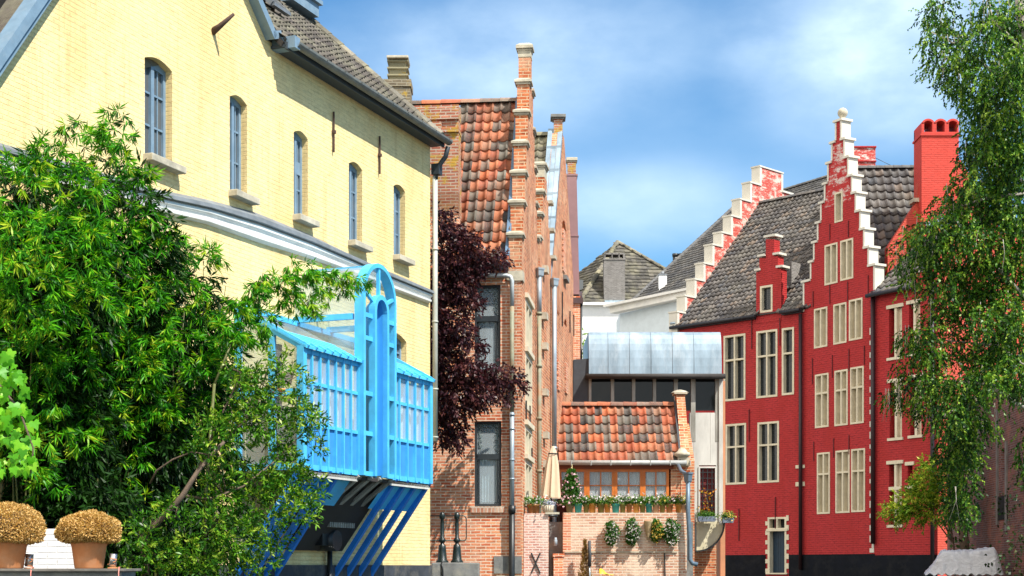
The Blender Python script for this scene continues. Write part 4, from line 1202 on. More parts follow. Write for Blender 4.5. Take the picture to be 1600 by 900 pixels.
mb.build('metal_casing', M_brownmetal, t_)
mb = MB(); mb.tube([(w0_ + .02, .2, hh - .06), (w1_ + .16, .2, hh - .06)], .17, 12); mb.box(w0_ - .02, w1_ + .18, -.06, .4, hh - .26, hh - .1); mb.build('hooded_ledge', plain('dark_brown_lead', (.08, .05, .05), .5, .2, 5), t_)
mb = MB(); mb.box(w0_ + .09, w1_ + .10, 0, .5, -11.5, hh - .05); mb.build('brick_pier', M_brick, t_)
mb = MB(); mb.tube([(w1_ + .13, .1, hh - .2), (w1_ + .13, .1, -8.5)], .035, 8); mb.build('downpipe', M_iron, t_)

# ================================================================= RAILING WITH CAST POSTS, STONE QUAY BLOCK
Yr = 30.35; S = Yr / FPX
rl = thing('canal_railing', 'black iron railing with two cast posts before the brick house, left of its front windows', 'railing', Matrix.Translation(ray(702, 879, Yr)))
for u in (691, 714):
    x = (u - 702) * S
    mb = MB(); mb.lathe([(0, 0), (10 * S, 0), (10 * S, 1.5 * S), (7.5 * S, 5 * S), (6 * S, 22 * S), (5.5 * S, 27 * S), (3 * S, 29 * S), (3 * S, 31 * S), (5.5 * S, 33 * S), (5.5 * S, 36 * S), (3 * S, 39 * S),
                             (3.2 * S, 60 * S), (2.6 * S, 67 * S), (4.2 * S, 69 * S), (4.8 * S, 73 * S), (3.6 * S, 77 * S), (1.5 * S, 79 * S), (0, 79.5 * S)], (x, 0, 0), 16)
    mb.build('post', M_irongreen, rl)
mb = MB()
z1, z2 = 73 * S, 34 * S
mb.tube([(-42 * S, 0, z1), (22 * S, 0, z1), (25.5 * S, 0, z1 - 1.5 * S), (26.5 * S, 0, z1 - 5 * S), (26.5 * S, 0, z2 + 4 * S), (25.5 * S, 0, z2 + 1 * S), (22 * S, 0, z2), (-42 * S, 0, z2)], .9 * S, 8)
mb.build('rail', M_irongreen, rl)
qb = thing('quay_block', 'grey stone quay block under the cast iron railing posts', 'stone block', Matrix.Translation(ray(712, 900, Yr)))
mb = MB(); mb.box(-37 * S, 37 * S, -.22, .35, -1.9, 21 * S); mb.build('block', M_greystone, qb, bevel=.02)
mb = MB(); mb.tube([(-19 * S, -.24, -.3), (-19.5 * S, -.24, 10 * S), (-21 * S, -.23, 20 * S), (-20 * S, -.1, 22 * S)], .018, 6); mb.build('hose', M_iron, qb)

# ================================================================= GARDEN WALLS ON THE TERRACE
YW = 31.4; S = YW / FPX
gwA = thing('garden_wall', 'small limewashed garden wall with black X shaped iron anchor beside the brick house', 'wall', Matrix.Translation(ray(838, 900, YW)))
mb = MB(); mb.box(-19.5 * S, 19 * S, 0, .25, -1.8, 98 * S); mb.build('wall', brick_mat('rosy_limewashed_brick', (0.50, 0.22, 0.17), (0.62, 0.36, 0.28), (0.72, 0.60, 0.53), course=.052, width=.15, msize=.012, pale=(0.72, 0.56, 0.47), pale_amt=0.6), gwA)
mb = MB()
mb.bar((-8 * S, -.025, 36 * S), (6 * S, -.02, 4 * S), .028, .02, up=(0, 1, 0)); mb.bar((6 * S, -.03, 36 * S), (-8 * S, -.035, 4 * S), .028, .02, up=(0, 1, 0)); mb.build('iron_anchor', M_iron, gwA)
mb = MB(); mb.box(14 * S, 36 * S, -.05, .3, 96.5 * S, 99.5 * S); mb.build('coping_slab', M_stone, gwA)

YT = 37.0; S = YT / FPX
tw = thing('terrace_wall', 'long pale brick terrace wall with flowerpots along its top', 'wall', Matrix.Translation(ray(880, 900, YT)))
mb = MB(); mb.box(0, 193 * S, 0, .30, -1.9, 99 * S); mb.build('wall', M_brick_pale, tw)
mb = MB(); mb.box(-.005, 12 * S, -.012, .3, 38 * S, 98 * S); mb.build('end_pier', M_brick, tw)
mb = MB(); mb.box(2 * S, 178 * S, -.03, .0, 36.5 * S, 38.5 * S); mb.build('ledge', M_stone, tw)
mb = MB(); mb.box(-15 * S, 0.0, -.05, .28, -1.9, 30 * S); mb.box(-16 * S, 2 * S, -.07, .3, 30 * S, 35 * S); mb.build('low_pier', M_brick, tw)
for k, (u0, v0, v1) in enumerate(((1040, 862, 900),)):
    mb = MB(); mb.bar(((u0 - 880) * S, -.02, -.5), ((u0 - 882) * S, -.02, 36 * S), .035, .03); mb.build('dark_drain', M_darkwood, tw)
# recess between the walls
rc_ = thing('passage_gate', 'dark timber lattice gate in the shaded passage between the two brick walls', 'gate', Matrix.Translation(ray(870, 900, YT + .6)))
S2 = (YT + .6) / FPX
mb = MB(); mb.box(-22 * S2, 16 * S2, 0, .05, -1.9, 150 * S2); mb.build('back_panel', plain('dark_red_timber', (.10, .025, .02), .7, .3, 5), rc_)
mb = MB()
for k in range(7): mb.bar((-14 * S2, -.05, (48 + 6 * k) * S2), (2 * S2, -.05, (40 + 9 * k) * S2), .03, .02)
for x in (-14, -4, 3): mb.bar((x * S2, -.06, 20 * S2), (x * S2, -.06, 97 * S2), .05, .04)
mb.bar((-16 * S2, -.1, 45 * S2), (6 * S2, -.1, 45 * S2), .1, .12); mb.build('lattice', M_darkwood, rc_)
cn = thing('milk_churn', 'small grey metal canister standing on the gate ledge in the dark passage', 'canister', Matrix.Translation(ray(868, 853, YT + .1)))
mb = MB(); mb.lathe([(0, 0), (3 * S, 0), (3 * S, 9 * S), (2 * S, 11 * S), (2.2 * S, 13 * S), (0, 13 * S)], n=12); mb.build('can', M_zinc, cn)

# ---- climbing things at the foot of the terrace wall
ps = thing('folded_umbrella', 'dark folded garden umbrella leaning in front of the pale terrace wall', 'umbrella', Matrix.Translation(ray(921, 905, 36.6)))
S3 = 36.6 / FPX
mb = MB(); mb.tube([(0, 0, 60 * S3), (0, 0, 42 * S3), (.01, 0, 40 * S3), (.0, 0, 20 * S3)], .035, 8, r2=.045); mb.build('folded_cloth', M_slate, ps)
mb = MB(); mb.tube([(0, 0, 22 * S3), (.02, 0, -.3)], .02, 6); mb.build('pole', M_pipe, ps)
ds = thing('dry_shrub', 'small dry brown conical shrub against the terrace wall beside the folded umbrella', 'plant', Matrix.Translation(ray(914, 905, 36.7)))
n = 900; hgt = 60 * S3
zz_ = NPR.random(n) ** 1.3 * hgt; a_ = NPR.random(n) * 6.28; r_ = (1 - zz_ / hgt) * 10 * S3 * NPR.random(n) ** .5
P = np.stack([r_ * np.cos(a_), r_ * np.sin(a_) * .6, zz_], 1)
leaf_mesh('foliage', P, np.stack([np.cos(a_) * .4, np.sin(a_) * .3, np.ones(n)], 1) + unit(n) * .4, .09, .02, leaf_mat('dry_brown_leaf', [(0, (.22, .12, .04)), (1, (.42, .28, .11))]), ds)
yc = thing('yellow_tarp', 'crumpled yellow tarpaulin lying below the pale terrace wall', 'tarpaulin', Matrix.Translation(ray(945, 898, 36.3)))
mb = MB()
rg = random.Random(4); vs = []; nx, ny = 14, 8
for j in range(ny):
    for i in range(nx):
        x = (i / (nx - 1) - .4) * 22 * S3; y = (j / (ny - 1) - .5) * .35
        h = (10 * S3) * math.exp(-((i - 1.5) / 4.5) ** 2) * (1 - (2 * j / (ny - 1) - 1) ** 2 * .8) + rg.uniform(-.012, .012)
        vs.append((x, y, h))
mb.add(vs, [(j * nx + i, j * nx + i + 1, (j + 1) * nx + i + 1, (j + 1) * nx + i) for j in range(ny - 1) for i in range(nx - 1)], smooth=True)
mb.box(-.16, .2, -.17, .17, -1.1, -.03)
mb.build('sheet', plain('yellow_plastic', (.72, .50, .05), .4, .15, 5, .1), yc)

# ================================================================= GARDEN ROOM (tiled extension)
YG = 39.0; S = YG / FPX
GR = Frame(873, YG, (1, 0))
gr = thing('garden_room', 'low brick extension with red and grey pantiles and orange timber windows', 'extension', GR.M)
xe = GR.s(1064); z_e = GR.z(960, 722)
Rr = 1.25
z_r = GR.z(960, 636, Rr)
mb = MB(); mb.box(GR.s(1048), xe + .2, 0, 1.6, 0, z_e - .04); mb.build('brick_pier', M_brick_side, gr)
mb = MB(); mb.box(0, GR.s(1048), 0, .25, 0, GR.z(960, 782)); mb.build('front_wall', M_brick_side, gr)
Lr = math.hypot(Rr + .15, z_r - z_e)
mb = MB(); pantiles(mb, (0, -.15, z_e + .02), (1, 0, 0), (0, (Rr + .15) / Lr, (z_r - z_e) / Lr), xe - .02, Lr, w=.196, e=Lr / 6.0, seed=31, amp=.034, lift=.045, jit=.012)
rf = mb.build('roof', M_tilered, gr)
mb = MB(); ridge_tiles(mb, (.02, Rr, z_r + .03), (xe, Rr, z_r + .03), r=.10, step=.33, seed=32); mb.build('ridge_tiles', M_tilered, rf)
mb = MB(); mb.prism([(-.1, z_e - .03), (Rr, z_r - .03), (2.6, z_e - .03)], .01, xe - .01, axes='yz'); mb.build('roof_boards', M_darkwood, rf)
mb = MB(); mb.tube([(-.02, -.22, z_e - .03), (xe + .12, -.22, z_e - .03)], .062, 12)
for k in range(7): x = .3 + k * .5; mb.box(x, x + .018, -.29, -.14, z_e - .10, z_e + .03)
mb.build('gutter', plain('pale_zinc_gutter', (.42, .42, .40), .5, .15, 6, .1, metal=.2), gr)
mb = MB(); mb.box(0, GR.s(1052), -.06, .06, GR.z(960, 733), z_e - .06); mb.build('lintel', plain('dark_orange_lintel', (.22, .05, .015), .6, .2, 6), gr)
zb, zt = GR.z(960, 782), GR.z(960, 733)
posts = [(870, 876), (912, 922), (957, 964), (1001, 1008), (1043, 1048)]
for i in range(4):
    xa, xb = GR.s((posts[i][0] + posts[i][1]) / 2), GR.s((posts[i + 1][0] + posts[i + 1][1]) / 2)
    mb = MB(); frame_bars(mb, xa + .002, xb - .002, zb, zt, 0, .1, .068, 2, (.48,), bw=.024)
    wf = mb.build('window', M_orangewood, gr)
    mb = MB(); mb.box(xa, xb, .05, .055, zb, zt); mb.build('pane', M_clear, wf)
    n = 60; vs = []
    for k in range(n + 1):
        x = xa + (xb - xa) * k / n; y = .17 + .03 * math.sin(k * .45) + .012 * math.sin(k * 1.1)
        vs += [(x, y, zb), (x, y, zt)]
    mb = MB(); mb.add(vs, [(2 * k, 2 * k + 2, 2 * k + 3, 2 * k + 1) for k in range(n)], smooth=True); mb.build('curtain', M_curtainw, wf)
# parapet on the right end
mb = MB()
za = GR.z(1071, 617, Rr)
mb.prism([(0, -.5), (2.3, -.5), (2.3, z_e), (Rr + .2, za), (Rr - .15, za), (-.02, z_e + .12), (-.02, z_e - .1)], xe, xe + .22, axes='yz')
mb.build('end_gable', M_brick_side, gr)
mb = MB(); mb.box(xe - .06, xe + .28, Rr - .24, Rr + .28, za, za + .05); mb.lathe([(.24, za + .05), (.16, za + .10), (.06, za + .13), (0, za + .14)], (xe + .11, Rr, 0), 16); mb.build('pinnacle_cap', M_stone, gr)
mb = MB(); z5 = GR.z(1066, 712, -.1); mb.lathe([(.10, z5 - .05), (.2, z5), (.2, z5 + .06), (.12, z5 + .11), (.08, z5 + .18), (0, z5 + .19)], (xe + .02, -.10, 0), 16); mb.box(xe - .10, xe + .2, -.2, 0, z5 - .26, z5 - .05); mb.build('kneeler_stone', M_stone, gr)
mb = MB(); mb.bar((xe - .03, -.1, z_e + .1), (xe - .03, Rr, z_r + .12), .05, .14); mb.build('flashing', M_slate, gr)
xq = (1077 - 800) * (YT - .0) / FPX - GR.x0
mb = MB(); mb.prism([(-.02, -.5), (2.2, -.5), (2.2, z_e), (1.2, GR.z(1080, 655)), (-.02, z_e + .02)], xe + .22, GR.s(1085), axes='yz'); mb.build('side_wall', M_brick_side, gr)
xq = GR.s(1075, -2.15)
zz1 = lambda v: GR.z(1075, v, -2.15)
mb = MB(); mb.tube([(GR.s(1058), -.3, z_e - .10), (xq - .1, -1.6, zz1(734)), (xq, -2.15, zz1(742))], .045, 10)
mb.lathe([(.05, zz1(756)), (.09, zz1(752)), (.11, zz1(741)), (.13, zz1(741)), (.13, zz1(738)), (0, zz1(738))], (xq, -2.15, 0), 4, smooth=False)
mb.tube([(xq, -2.15, zz1(752)), (xq, -2.15, zz1(800)), (xq + .04, -2.15, zz1(840)), (xq + .04, -2.15, zz1(874)), (xq + .10, -2.15, zz1(880)), (xq + .22, -2.12, zz1(882))], .055, 10)
mb.build('downpipe', plain('blue_grey_pipe', (.13, .19, .25), .45, .2, 6, .1, metal=.2), gr)
mb = MB(); mb.box(0.02, 3.2, 2.4, 2.6, 0, 5.0); mb.build('rear_wall', M_brick_side, gr)
tf = MB(); tf.box((817 - 800) * 32 / FPX, 4.4, 37.0 + .3, 39.05, 1.2, CAMZ + 70 * 37 / FPX); o = tf.build('terrace_floor', M_greystone); tag(o, kind='structure')

# ================================================================= ZINC-ROOFED BUILDING
YZ = 43.0; ZF = Frame(893, YZ, (1, 0)); S = YZ / FPX
zb_ = thing('zinc_roofed_building', 'timber clad building with curved zinc roof and ribbon windows behind the tiled extension', 'building', ZF.M)
x0, x1 = ZF.s(920), ZF.s(1127)
z0, z1 = ZF.z(1020, 586), ZF.z(1020, 517)
prof = [(-.10 + .55 * math.sin(a) ** 1.6 if False else -.10 + .34 * (1 - math.cos(a)), z0 + (z1 - z0) * math.sin(a)) for a in [k * math.pi / 2 / 8 for k in range(9)]]
mb = MB(); mb.prism(prof + [(3.5, z1 + .05), (3.5, z0)], x0, x1, axes='yz')
k = 0; x = x0 + .55
while x < x1 - .2:
    for a, b in zip(prof[:-1], prof[1:]): mb.bar((x, a[0] - .01, a[1]), (x, b[0] - .01, b[1]), .016, .014)
    x += .60
mb.build('zinc_roof', M_zinc, zb_)
mb = MB(); mb.box(ZF.s(914), ZF.s(1131), -.32, .3, ZF.z(1020, 591), z0 - .003); mb.tube([(ZF.s(915), -.30, z0 - .07), (ZF.s(1131), -.30, z0 - .07)], .075, 10); mb.build('eaves_fascia', M_darkwood, zb_)
gz0, gz1 = ZF.z(1000, 636), ZF.z(1000, 592)
us = [920, 956, 989, 1022, 1055, 1079, 1087, 1119]
mb = MB()
for i, (u, w) in enumerate(zip((922, 957, 990, 1022.5, 1056, 1083, 1122), (4, 5, 5, 5, 6, 7, 9))):
    mb = MB(); mb.box(ZF.s(u - w / 2), ZF.s(u + w / 2), -.04, .16, ZF.z(1000, 690) if u > 1050 else gz0, gz1); mb.build('window_post', M_greywood, zb_)
mb = MB(); mb.box(ZF.s(920), ZF.s(1122), .05, .06, gz0 - .1, gz1); mb.build('ribbon_glazing', glass_mat('dark_glazing', (.008, .009, .010), .05, .05, .25), zb_)
mb = MB(); mb.box(ZF.s(914), ZF.s(1060), .02, .5, 0, gz0); mb.build('lower_wall', M_darkwood, zb_)
mb = MB(); zA, zB2 = ZF.z(1100, 645), ZF.z(1100, 728)
mb.wall(rectp(ZF.s(1078), ZF.s(1127), ZF.z(1100, 816), zA), [rectp(ZF.s(1092), ZF.s(1119), ZF.z(1100, 810), zB2 + .02)], -.03, .3)
for u in (1084, 1110): mb.box(ZF.s(u), ZF.s(u) + .012, -.036, -.03, zB2 + .1, zA)
mb.build('board_wall', M_board, zb_)
mb = MB(); a, b, c, d = ZF.rect(1091, 1119.5, 729, 811); frame_bars(mb, a, b, c, d, -.06, .02, .045)
wf = mb.build('window', M_board, zb_)
mb = MB()
for k in range(1, 4): xx = a + (b - a) * k / 4; mb.box(xx - .012, xx + .012, -.03, 0, c, d)
for k in range(1, 9): zz_ = c + (d - c) * k / 9; mb.box(a, b, -.028, .002, zz_ - .012, zz_ + .012)
mb.build('lattice_bars', M_iron, wf)
mb = MB(); mb.box(a, b, .1, .12, c, d); mb.build('red_reflection', plain('painted_red_reflection', (.20, .02, .02), .5, .2, 4), wf)  # red reflection in the window, painted as a plain plate
mb = MB(); mb.box(ZF.s(1123), ZF.s(1129), -.08, .4, ZF.z(1100, 820), gz1); mb.build('corner_board', M_board, zb_)
mb = MB(); mb.box(ZF.s(1129.5), ZF.s(1137), .5, 1.4, -.5, gz1); mb.build('side_wall', plain('orange_render', (.60, .27, .14), .85, .15, 3), zb_)
# curved underside of the jetty
xa, xb = ZF.s(1088), ZF.s(1130); za, zb2 = ZF.z(1110, 815), ZF.z(1110, 860)
poly = [(xa, za), (xb, za)] + [(xa + (xb - xa) * math.cos(t), za + (zb2 - za) * math.sin(t)) for t in [k * math.pi / 2 / 10 for k in range(1, 11)]]
mb = MB(); mb.prism(poly, -.06, .35); mb.build('curved_bracket', plain('cream_board', (.66, .60, .42), .7, .15, 4, dirt=(.42, .36, .2), dirt_amt=.4), zb_)
mb = MB()
for a, b in zip(poly[1:-1], poly[2:]): mb.bar((a[0] + .02, .12, a[1] - .02), (b[0] + .02, .12, b[1] - .02), .04, .5, up=(0, 1, 0))
mb.build('bracket_edge', M_iron, zb_)
mb = MB(); mb.box(ZF.s(1087), ZF.s(1122), .36, .6, -.5, za); mb.build('base_wall', M_brick_side, zb_)
mb = MB(); mb.prism([(ZF.s(893), 0), (ZF.s(922), 0), (ZF.s(922), ZF.z(900, 560)), (ZF.s(896), ZF.z(900, 562))], .0, .6); mb.build('slate_side', M_slate, zb_)
# ================================================================= RED HOUSES ON THE RIGHT BANK
LF = Frame(1255, 62.0, (1.0, -1.0))     # left part: local x < 0 to the left
GF = Frame(1255, 62.0, (0.57, -1.0))    # gabled part
sG = GF.s(1367)
xg, yg = GF.x0 + GF.dx * sG, GF.y0 + GF.dy * sG
RF = Frame(800 + FPX * xg / yg, yg, (0.61, -1.0))
sR = RF.s(1465)
zP = 2 + 18.5 / FPX * 62

def stone_window(F, par, u0, u1, v0, v1, rows=(.62,), cols=2, back=None, depth=.30, pane=True, fw=.085, name='window', split=None):
    x0, x1, z0, z1 = F.rect(u0, u1, v0, v1)
    mb = MB(); y0, y1 = -.025, depth
    frame_bars(mb, x0, x1, z0, z1, y0, y1, fw, cols, rows, bw=.075)
    wf = mb.build(name, M_cream, par, M=F.M)
    mb = MB(); mb.box(x0 + .04, x1 - .04, depth * .9 if back else depth * .6, depth + .03, z0 + .04, z1 - .04)
    mb.build('shutter' if back else 'pane', back or M_glass, wf, M=F.M)
    if not back:
        mb = MB(); n = 5; h = z1 - z0
        for k in range(1, 14):
            z = z0 + h * k / 14; mb.box(x0 + .05, x1 - .05, depth * .58, depth * .6 + .002, z - .006, z + .006)
        for k in range(1, 6):
            x = x0 + (x1 - x0) * k / 6; mb.box(x - .006, x + .006, depth * .575, depth * .6 + .003, z0 + .05, z1 - .05)
        mb.build('leading', M_darkframe, wf, M=F.M)
    return rectp(x0 + .02, x1 - .02, z0 + .02, z1 - .02), wf
M_shut = plain('cream_grey_shutter', (0.50, 0.46, 0.37), .6, .15, 5, .1, streak=True)
M_shutg = plain('grey_shutter', (0.40, 0.41, 0.38), .6, .15, 5, .1, streak=True)
M_redshut = plain('dark_red_shutter', (0.20, 0.012, 0.014), .5, .2, 5, .1)
M_finwhite = plain('white_step_stone', (0.62, 0.59, 0.51), .7, .1, 3, .15, dirt=(.5, .46, .38), dirt_amt=.3)

# ---------------- left part
rl_ = thing('red_dormer_house', 'low red brick house with dark tiled roof, small stepped dormer and a canal door', 'house', LF.M)
sLe = LF.s(1055)
zEa = (LF.z(1060, 510) + LF.z(1245, 484)) / 2
holes = []
for w in ((1131, 1165, 523, 626), (1182, 1215, 516, 621), (1222, 1241, 512, 617), (1134, 1166, 662, 757), (1184, 1217.5, 659, 754)):
    h, _ = stone_window(LF, rl_, *w, cols=1 if w[1] - w[0] < 25 else 2, rows=(.62,)); holes.append(h)
# door with transom light and toothed stone jambs
x0, x1, z0, z1 = LF.rect(1200, 1229, 808, 895)
zt = LF.z(1214, 828)
mb = MB(); frame_bars(mb, x0, x1, zt, z1, -.03, .28, .08, 2, (), bw=.06)
mb.box(x0, x0 + .10, -.03, .30, z0, zt); mb.box(x1 - .08, x1, -.03, .30, z0, zt); mb.box(x0 - .06, x1 + .06, -.06, .28, zt - .05, zt + .05)
z = z0; k = 0
while z < z1 - .1:
    h = .22 if k % 2 else .17
    if k % 2 == 0: mb.box(x0 - .11, x0 + .002, -.035, .05, z, z + h)
    else: mb.box(x1 - .002, x1 + .12, -.035, .05, z, z + h)
    z += h; k += 1
mb.box(x0 - .05, x1 + .08, -.10, .3, z0 - .06, z0)
dr = mb.build('door_surround', M_cream, rl_)
mb = MB(); mb.box(x0 + .09, x1 - .07, .22, .27, z0, zt - .05)
for k in range(6): xx = x0 + .12 + k * (x1 - x0 - .22) / 6; mb.box(xx, xx + .012, .21, .22, z0 + .05, zt - .08)
mb.build('door', plain('dark_blue_door', (.015, .035, .06), .5, .3, 5, .1), rl_)
mb = MB(); mb.box(x0 + .05, x1 - .05, .22, .24, zt + .05, z1 - .05); mb.build('pane', M_glass, dr)
holes.append(rectp(x0 + .01, x1 - .01, z0, z1 - .01))
# stepped dormer flush with the wall
dpx = [(1182, 515), (1182, 425), (1187, 425), (1187, 403), (1197, 403), (1197, 374), (1210, 374), (1210, 400), (1216, 400), (1216, 420), (1221, 420), (1221, 515)]
dp = [LF.p(u, v) for u, v in dpx]
hd, _ = stone_window(LF, rl_, 1188, 1207.5, 446, 488, cols=1, rows=(), back=None, depth=.25)
mb = MB()
dp2 = [(x, max(z, zEa - .35)) for x, z in dp]
mb.wall(dp2, [hd], -.02, .38); dm = mb.build('dormer', M_red, rl_)
for (ua, ub, v) in ((1180, 1189, 424), (1185, 1197, 402), (1195, 1213, 372), (1199, 1219, 399), (1208, 1224, 419)):
    if ua in (1199, 1208): ua = ub - 10
    mb = MB(); a, z = LF.p(ua, v); b = LF.s(ub); mb.box(a, b, -.09, .46, z, z + .09); mb.build('step_coping', M_finwhite, dm)
mb = MB()
ux0, ux1 = LF.s(1182) , LF.s(1221)
mb.prism([(.36, zEa), (3.6, zEa + 3.2), (3.6, zEa + 1.5), (.36, zEa - .3)], ux0 + .2, ux1 - .25, axes='yz'); mb.build('dormer_cheek', M_red, dm)
mb = MB(); a, z_ = LF.p(1216, 440, 1.1); b = LF.s(1239, 1.1); mb.box(a, b, 1.0, 1.9, z_ - .5, LF.z(1228, 411, 1.1)); mb.build('dormer_chimney', M_brick_grey, rl_)
outl = [(sLe, -.5), (0, -.5), (0, zEa), (sLe, zEa)]
mb = MB(); mb.wall(outl, holes, 0, .42); mb.build('wall', M_red, rl_)
mb = MB(); d0, d1 = x0 - .05, x1 + .05
mb.box(sLe, d0 - .06, -.03, 0, -.5, zP); mb.build('plinth', M_plinth, rl_)
mb = MB(); mb.box(d1 + .08, 0, -.03, 0, -.5, zP); mb.build('plinth', M_plinth, rl_)
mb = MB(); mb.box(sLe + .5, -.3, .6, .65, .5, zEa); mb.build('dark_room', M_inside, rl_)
RUN = 5.9
zRg = LF.z(1187, 319, RUN)
Lr = math.hypot(RUN + .15, zRg - zEa)
xr0, xr1 = sLe + .0, LF.s(1292, RUN)
xr1 = max(xr1, .6)
mb = MB()
sx0, sx1 = ux0 + .15 - xr0, ux1 - .2 - xr0
pantiles(mb, (xr0, -.15, zEa), (1, 0, 0), (0, (RUN + .15) / Lr, (zRg - zEa) / Lr), 0.0 - xr0 + .45, Lr, w=.235, e=.30, seed=41, amp=.040, lift=.055, jit=.018, clip=lambda x, y: not (sx0 < x < sx1 and y < 1.6))
rf = mb.build('roof', M_tilegrey, rl_)
mb = MB(); ridge_tiles(mb, (xr0 + .1, RUN, zRg + .02), (xr1, RUN, zRg + .02), r=.12, seed=43); mb.build('ridge_tiles', M_tilegrey, rf)
mb = MB(); mb.prism([(-.1, zEa - .03), (RUN, zRg - .04), (2 * RUN, zEa)], xr0 + .05, .6, axes='yz'); mb.build('roof_boards', M_darkwood, rf)
mb = MB()
n = 11
for k in range(n):
    t0, t1 = k / n, (k + 1) / n
    mb.bar((xr0 - .02, -.15 + (RUN + .15) * t0, zEa + (zRg - zEa) * t0 + .1), (xr0 - .02, -.15 + (RUN + .15) * (t1 - .01), zEa + (zRg - zEa) * t1 + .09), .26, .12)
mb.build('zinc_flashing', M_zinc, rf)
mb = MB(); mb.tube([(xr0 - .1, -.24, zEa - .06), (ux0 + .1, -.24, zEa - .06)], .07, 10); mb.box(xr0, ux0, -.14, 0, zEa - .16, zEa - .02); mb.build('gutter', plain('black_gutter', (.025, .025, .03), .5, .2, 6), rl_)
mb = MB(); mb.tube([(ux1 + .1, -.24, zEa - .06), (0, -.24, zEa - .06)], .07, 10); mb.box(ux1 + .1, 0, -.14, 0, zEa - .16, zEa - .02); mb.build('gutter', plain('black_gutter', (.025, .025, .03), .5, .2, 6), rl_)
mb = MB(); x, z1_ = LF.p(1256, 490, -.1); mb.tube([(-.05, -.12, z1_), (-.05, -.12, LF.z(1256, 890, -.1))], .075, 12)
mb.build('downpipe', plain('black_red_pipe', (.030, .012, .014), .45, .2, 6), rl_)
mb = MB(); xx, zq = LF.p(1244, 727); mb.box(xx, -.02 + .12, -.05, .05, zq - .13, zq + .0); mb.box(xx, .10, -.05, .05, LF.z(1244, 760), LF.z(1244, 755) + .04); mb.build('slit_lintel', M_cream, rl_)
for (u, v0, v1) in ((1175, 500, 545), (1219, 497, 540), (1171, 640, 690), (1155, 795, 845), (1212, 776, 830)):
    x, z1_ = LF.p(u, v0); z0_ = LF.z(u, v1); mb = MB(); mb.bar((x, -.03, z0_), (x, -.03, z1_), .035, .03); mb.build('wall_tie', plain('painted_iron', (.12, .012, .014), .6, .3, 8), rl_)
x0, x1, z0, z1 = LF.rect(1108, 1127.5, 838, 858)
mb = MB(); frame_bars(mb, x0, x1, z0, z1, -.04, .05, .06); wf = mb.build('window', M_finwhite, rl_); mb = MB(); mb.box(x0, x1, -.02, -.01, z0, z1); mb.build('pane', M_glass, wf)

# stepped gable at its far end, facing along the bank
x0w = LF.x0 + LF.dx * sLe; y0w = LF.y0 + LF.dy * sLe
EF = Frame(800 + FPX * x0w / y0w, y0w, (1.0, 1.0))
ns = 7
tops = [(1083, 510, 497), (1098, 0, 470), (1112, 0, 446), (1128, 0, 415), (1143, 0, 390), (1160, 0, 366), (1152, 0, 340)]
# tops of the steps read from the photo: left edge u, top v
st_px = [(1052, 489), (1064, 464), (1079, 438), (1093, 413), (1107, 384), (1121, 365), (1136, 339), (1150, 313), (1166, 287), (1181, 262)]
mb = MB(); prof = []; caps = []
pv = 0
for i, (u, v) in enumerate(st_px):
    x, z = EF.p(u, v)
    prof += [(x, z - .95 if i == 0 else prof[-1][1]), (x, z)]
    xn = EF.s(st_px[i + 1][0]) if i + 1 < len(st_px) else EF.s(1217)
    caps.append((x, xn, z))
xpk = (caps[-1][0] + caps[-1][1]) / 2
xs_end = EF.s(1217)
right = [(2 * xpk - x, z) for x, z in reversed(prof)]
outl = [(prof[0][0], 5)] + prof + right + [(right[-1][0], 5)]
mb.wall(list(reversed(outl)), [], -.22, .22); sgw = mb.build('stepped_gable', painted_brick('worn_red_paint', (.52, .07, .05), (.7, .6, .5), flake=(.72, .62, .52), flake_amt=.8), rl_, M=EF.M)
for i, (x, xn, z) in enumerate(caps):
    wd = xn - x if i < len(caps) - 1 else caps[-1][1] - caps[-1][0]
    zlo = caps[i - 1][2] if i else z - .9
    mb = MB(); mb.box(x - .012, x + .13, -.235, .235, zlo, z + .002)
    mb.box(x - .05, x + wd + .03, -.26, .26, z, z + .07); mb.build('step_coping', M_finwhite, sgw, M=EF.M)
    xm = 2 * xpk - x
    if i >= len(caps) - 3:
        mb = MB(); mb.box(xm - .13, xm + .012, -.235, .235, zlo, z - .002)
        if i < len(caps) - 1: mb.box(xm - wd - .05, xm + .07, -.28, .28, z, z + .09)
        mb.build('step_coping', M_finwhite, sgw, M=EF.M)

# ---------------- gabled part
gg = thing('red_gabled_house', 'tall narrow red brick house with white stepped gable and ball finial', 'house', GF.M)
Lp = [(1256, 443), (1266, 413), (1271, 382), (1277, 352), (1282, 320), (1288, 291), (1293, 257), (1299, 225), (1305, 190)]
Rp = [(1366, 414), (1358, 385), (1351, 357), (1345, 328), (1338, 301), (1332, 273), (1326, 246), (1320, 218), (1315, 190)]
Lq = [GF.p(*q) for q in Lp]; Rq = [GF.p(*q) for q in Rp]
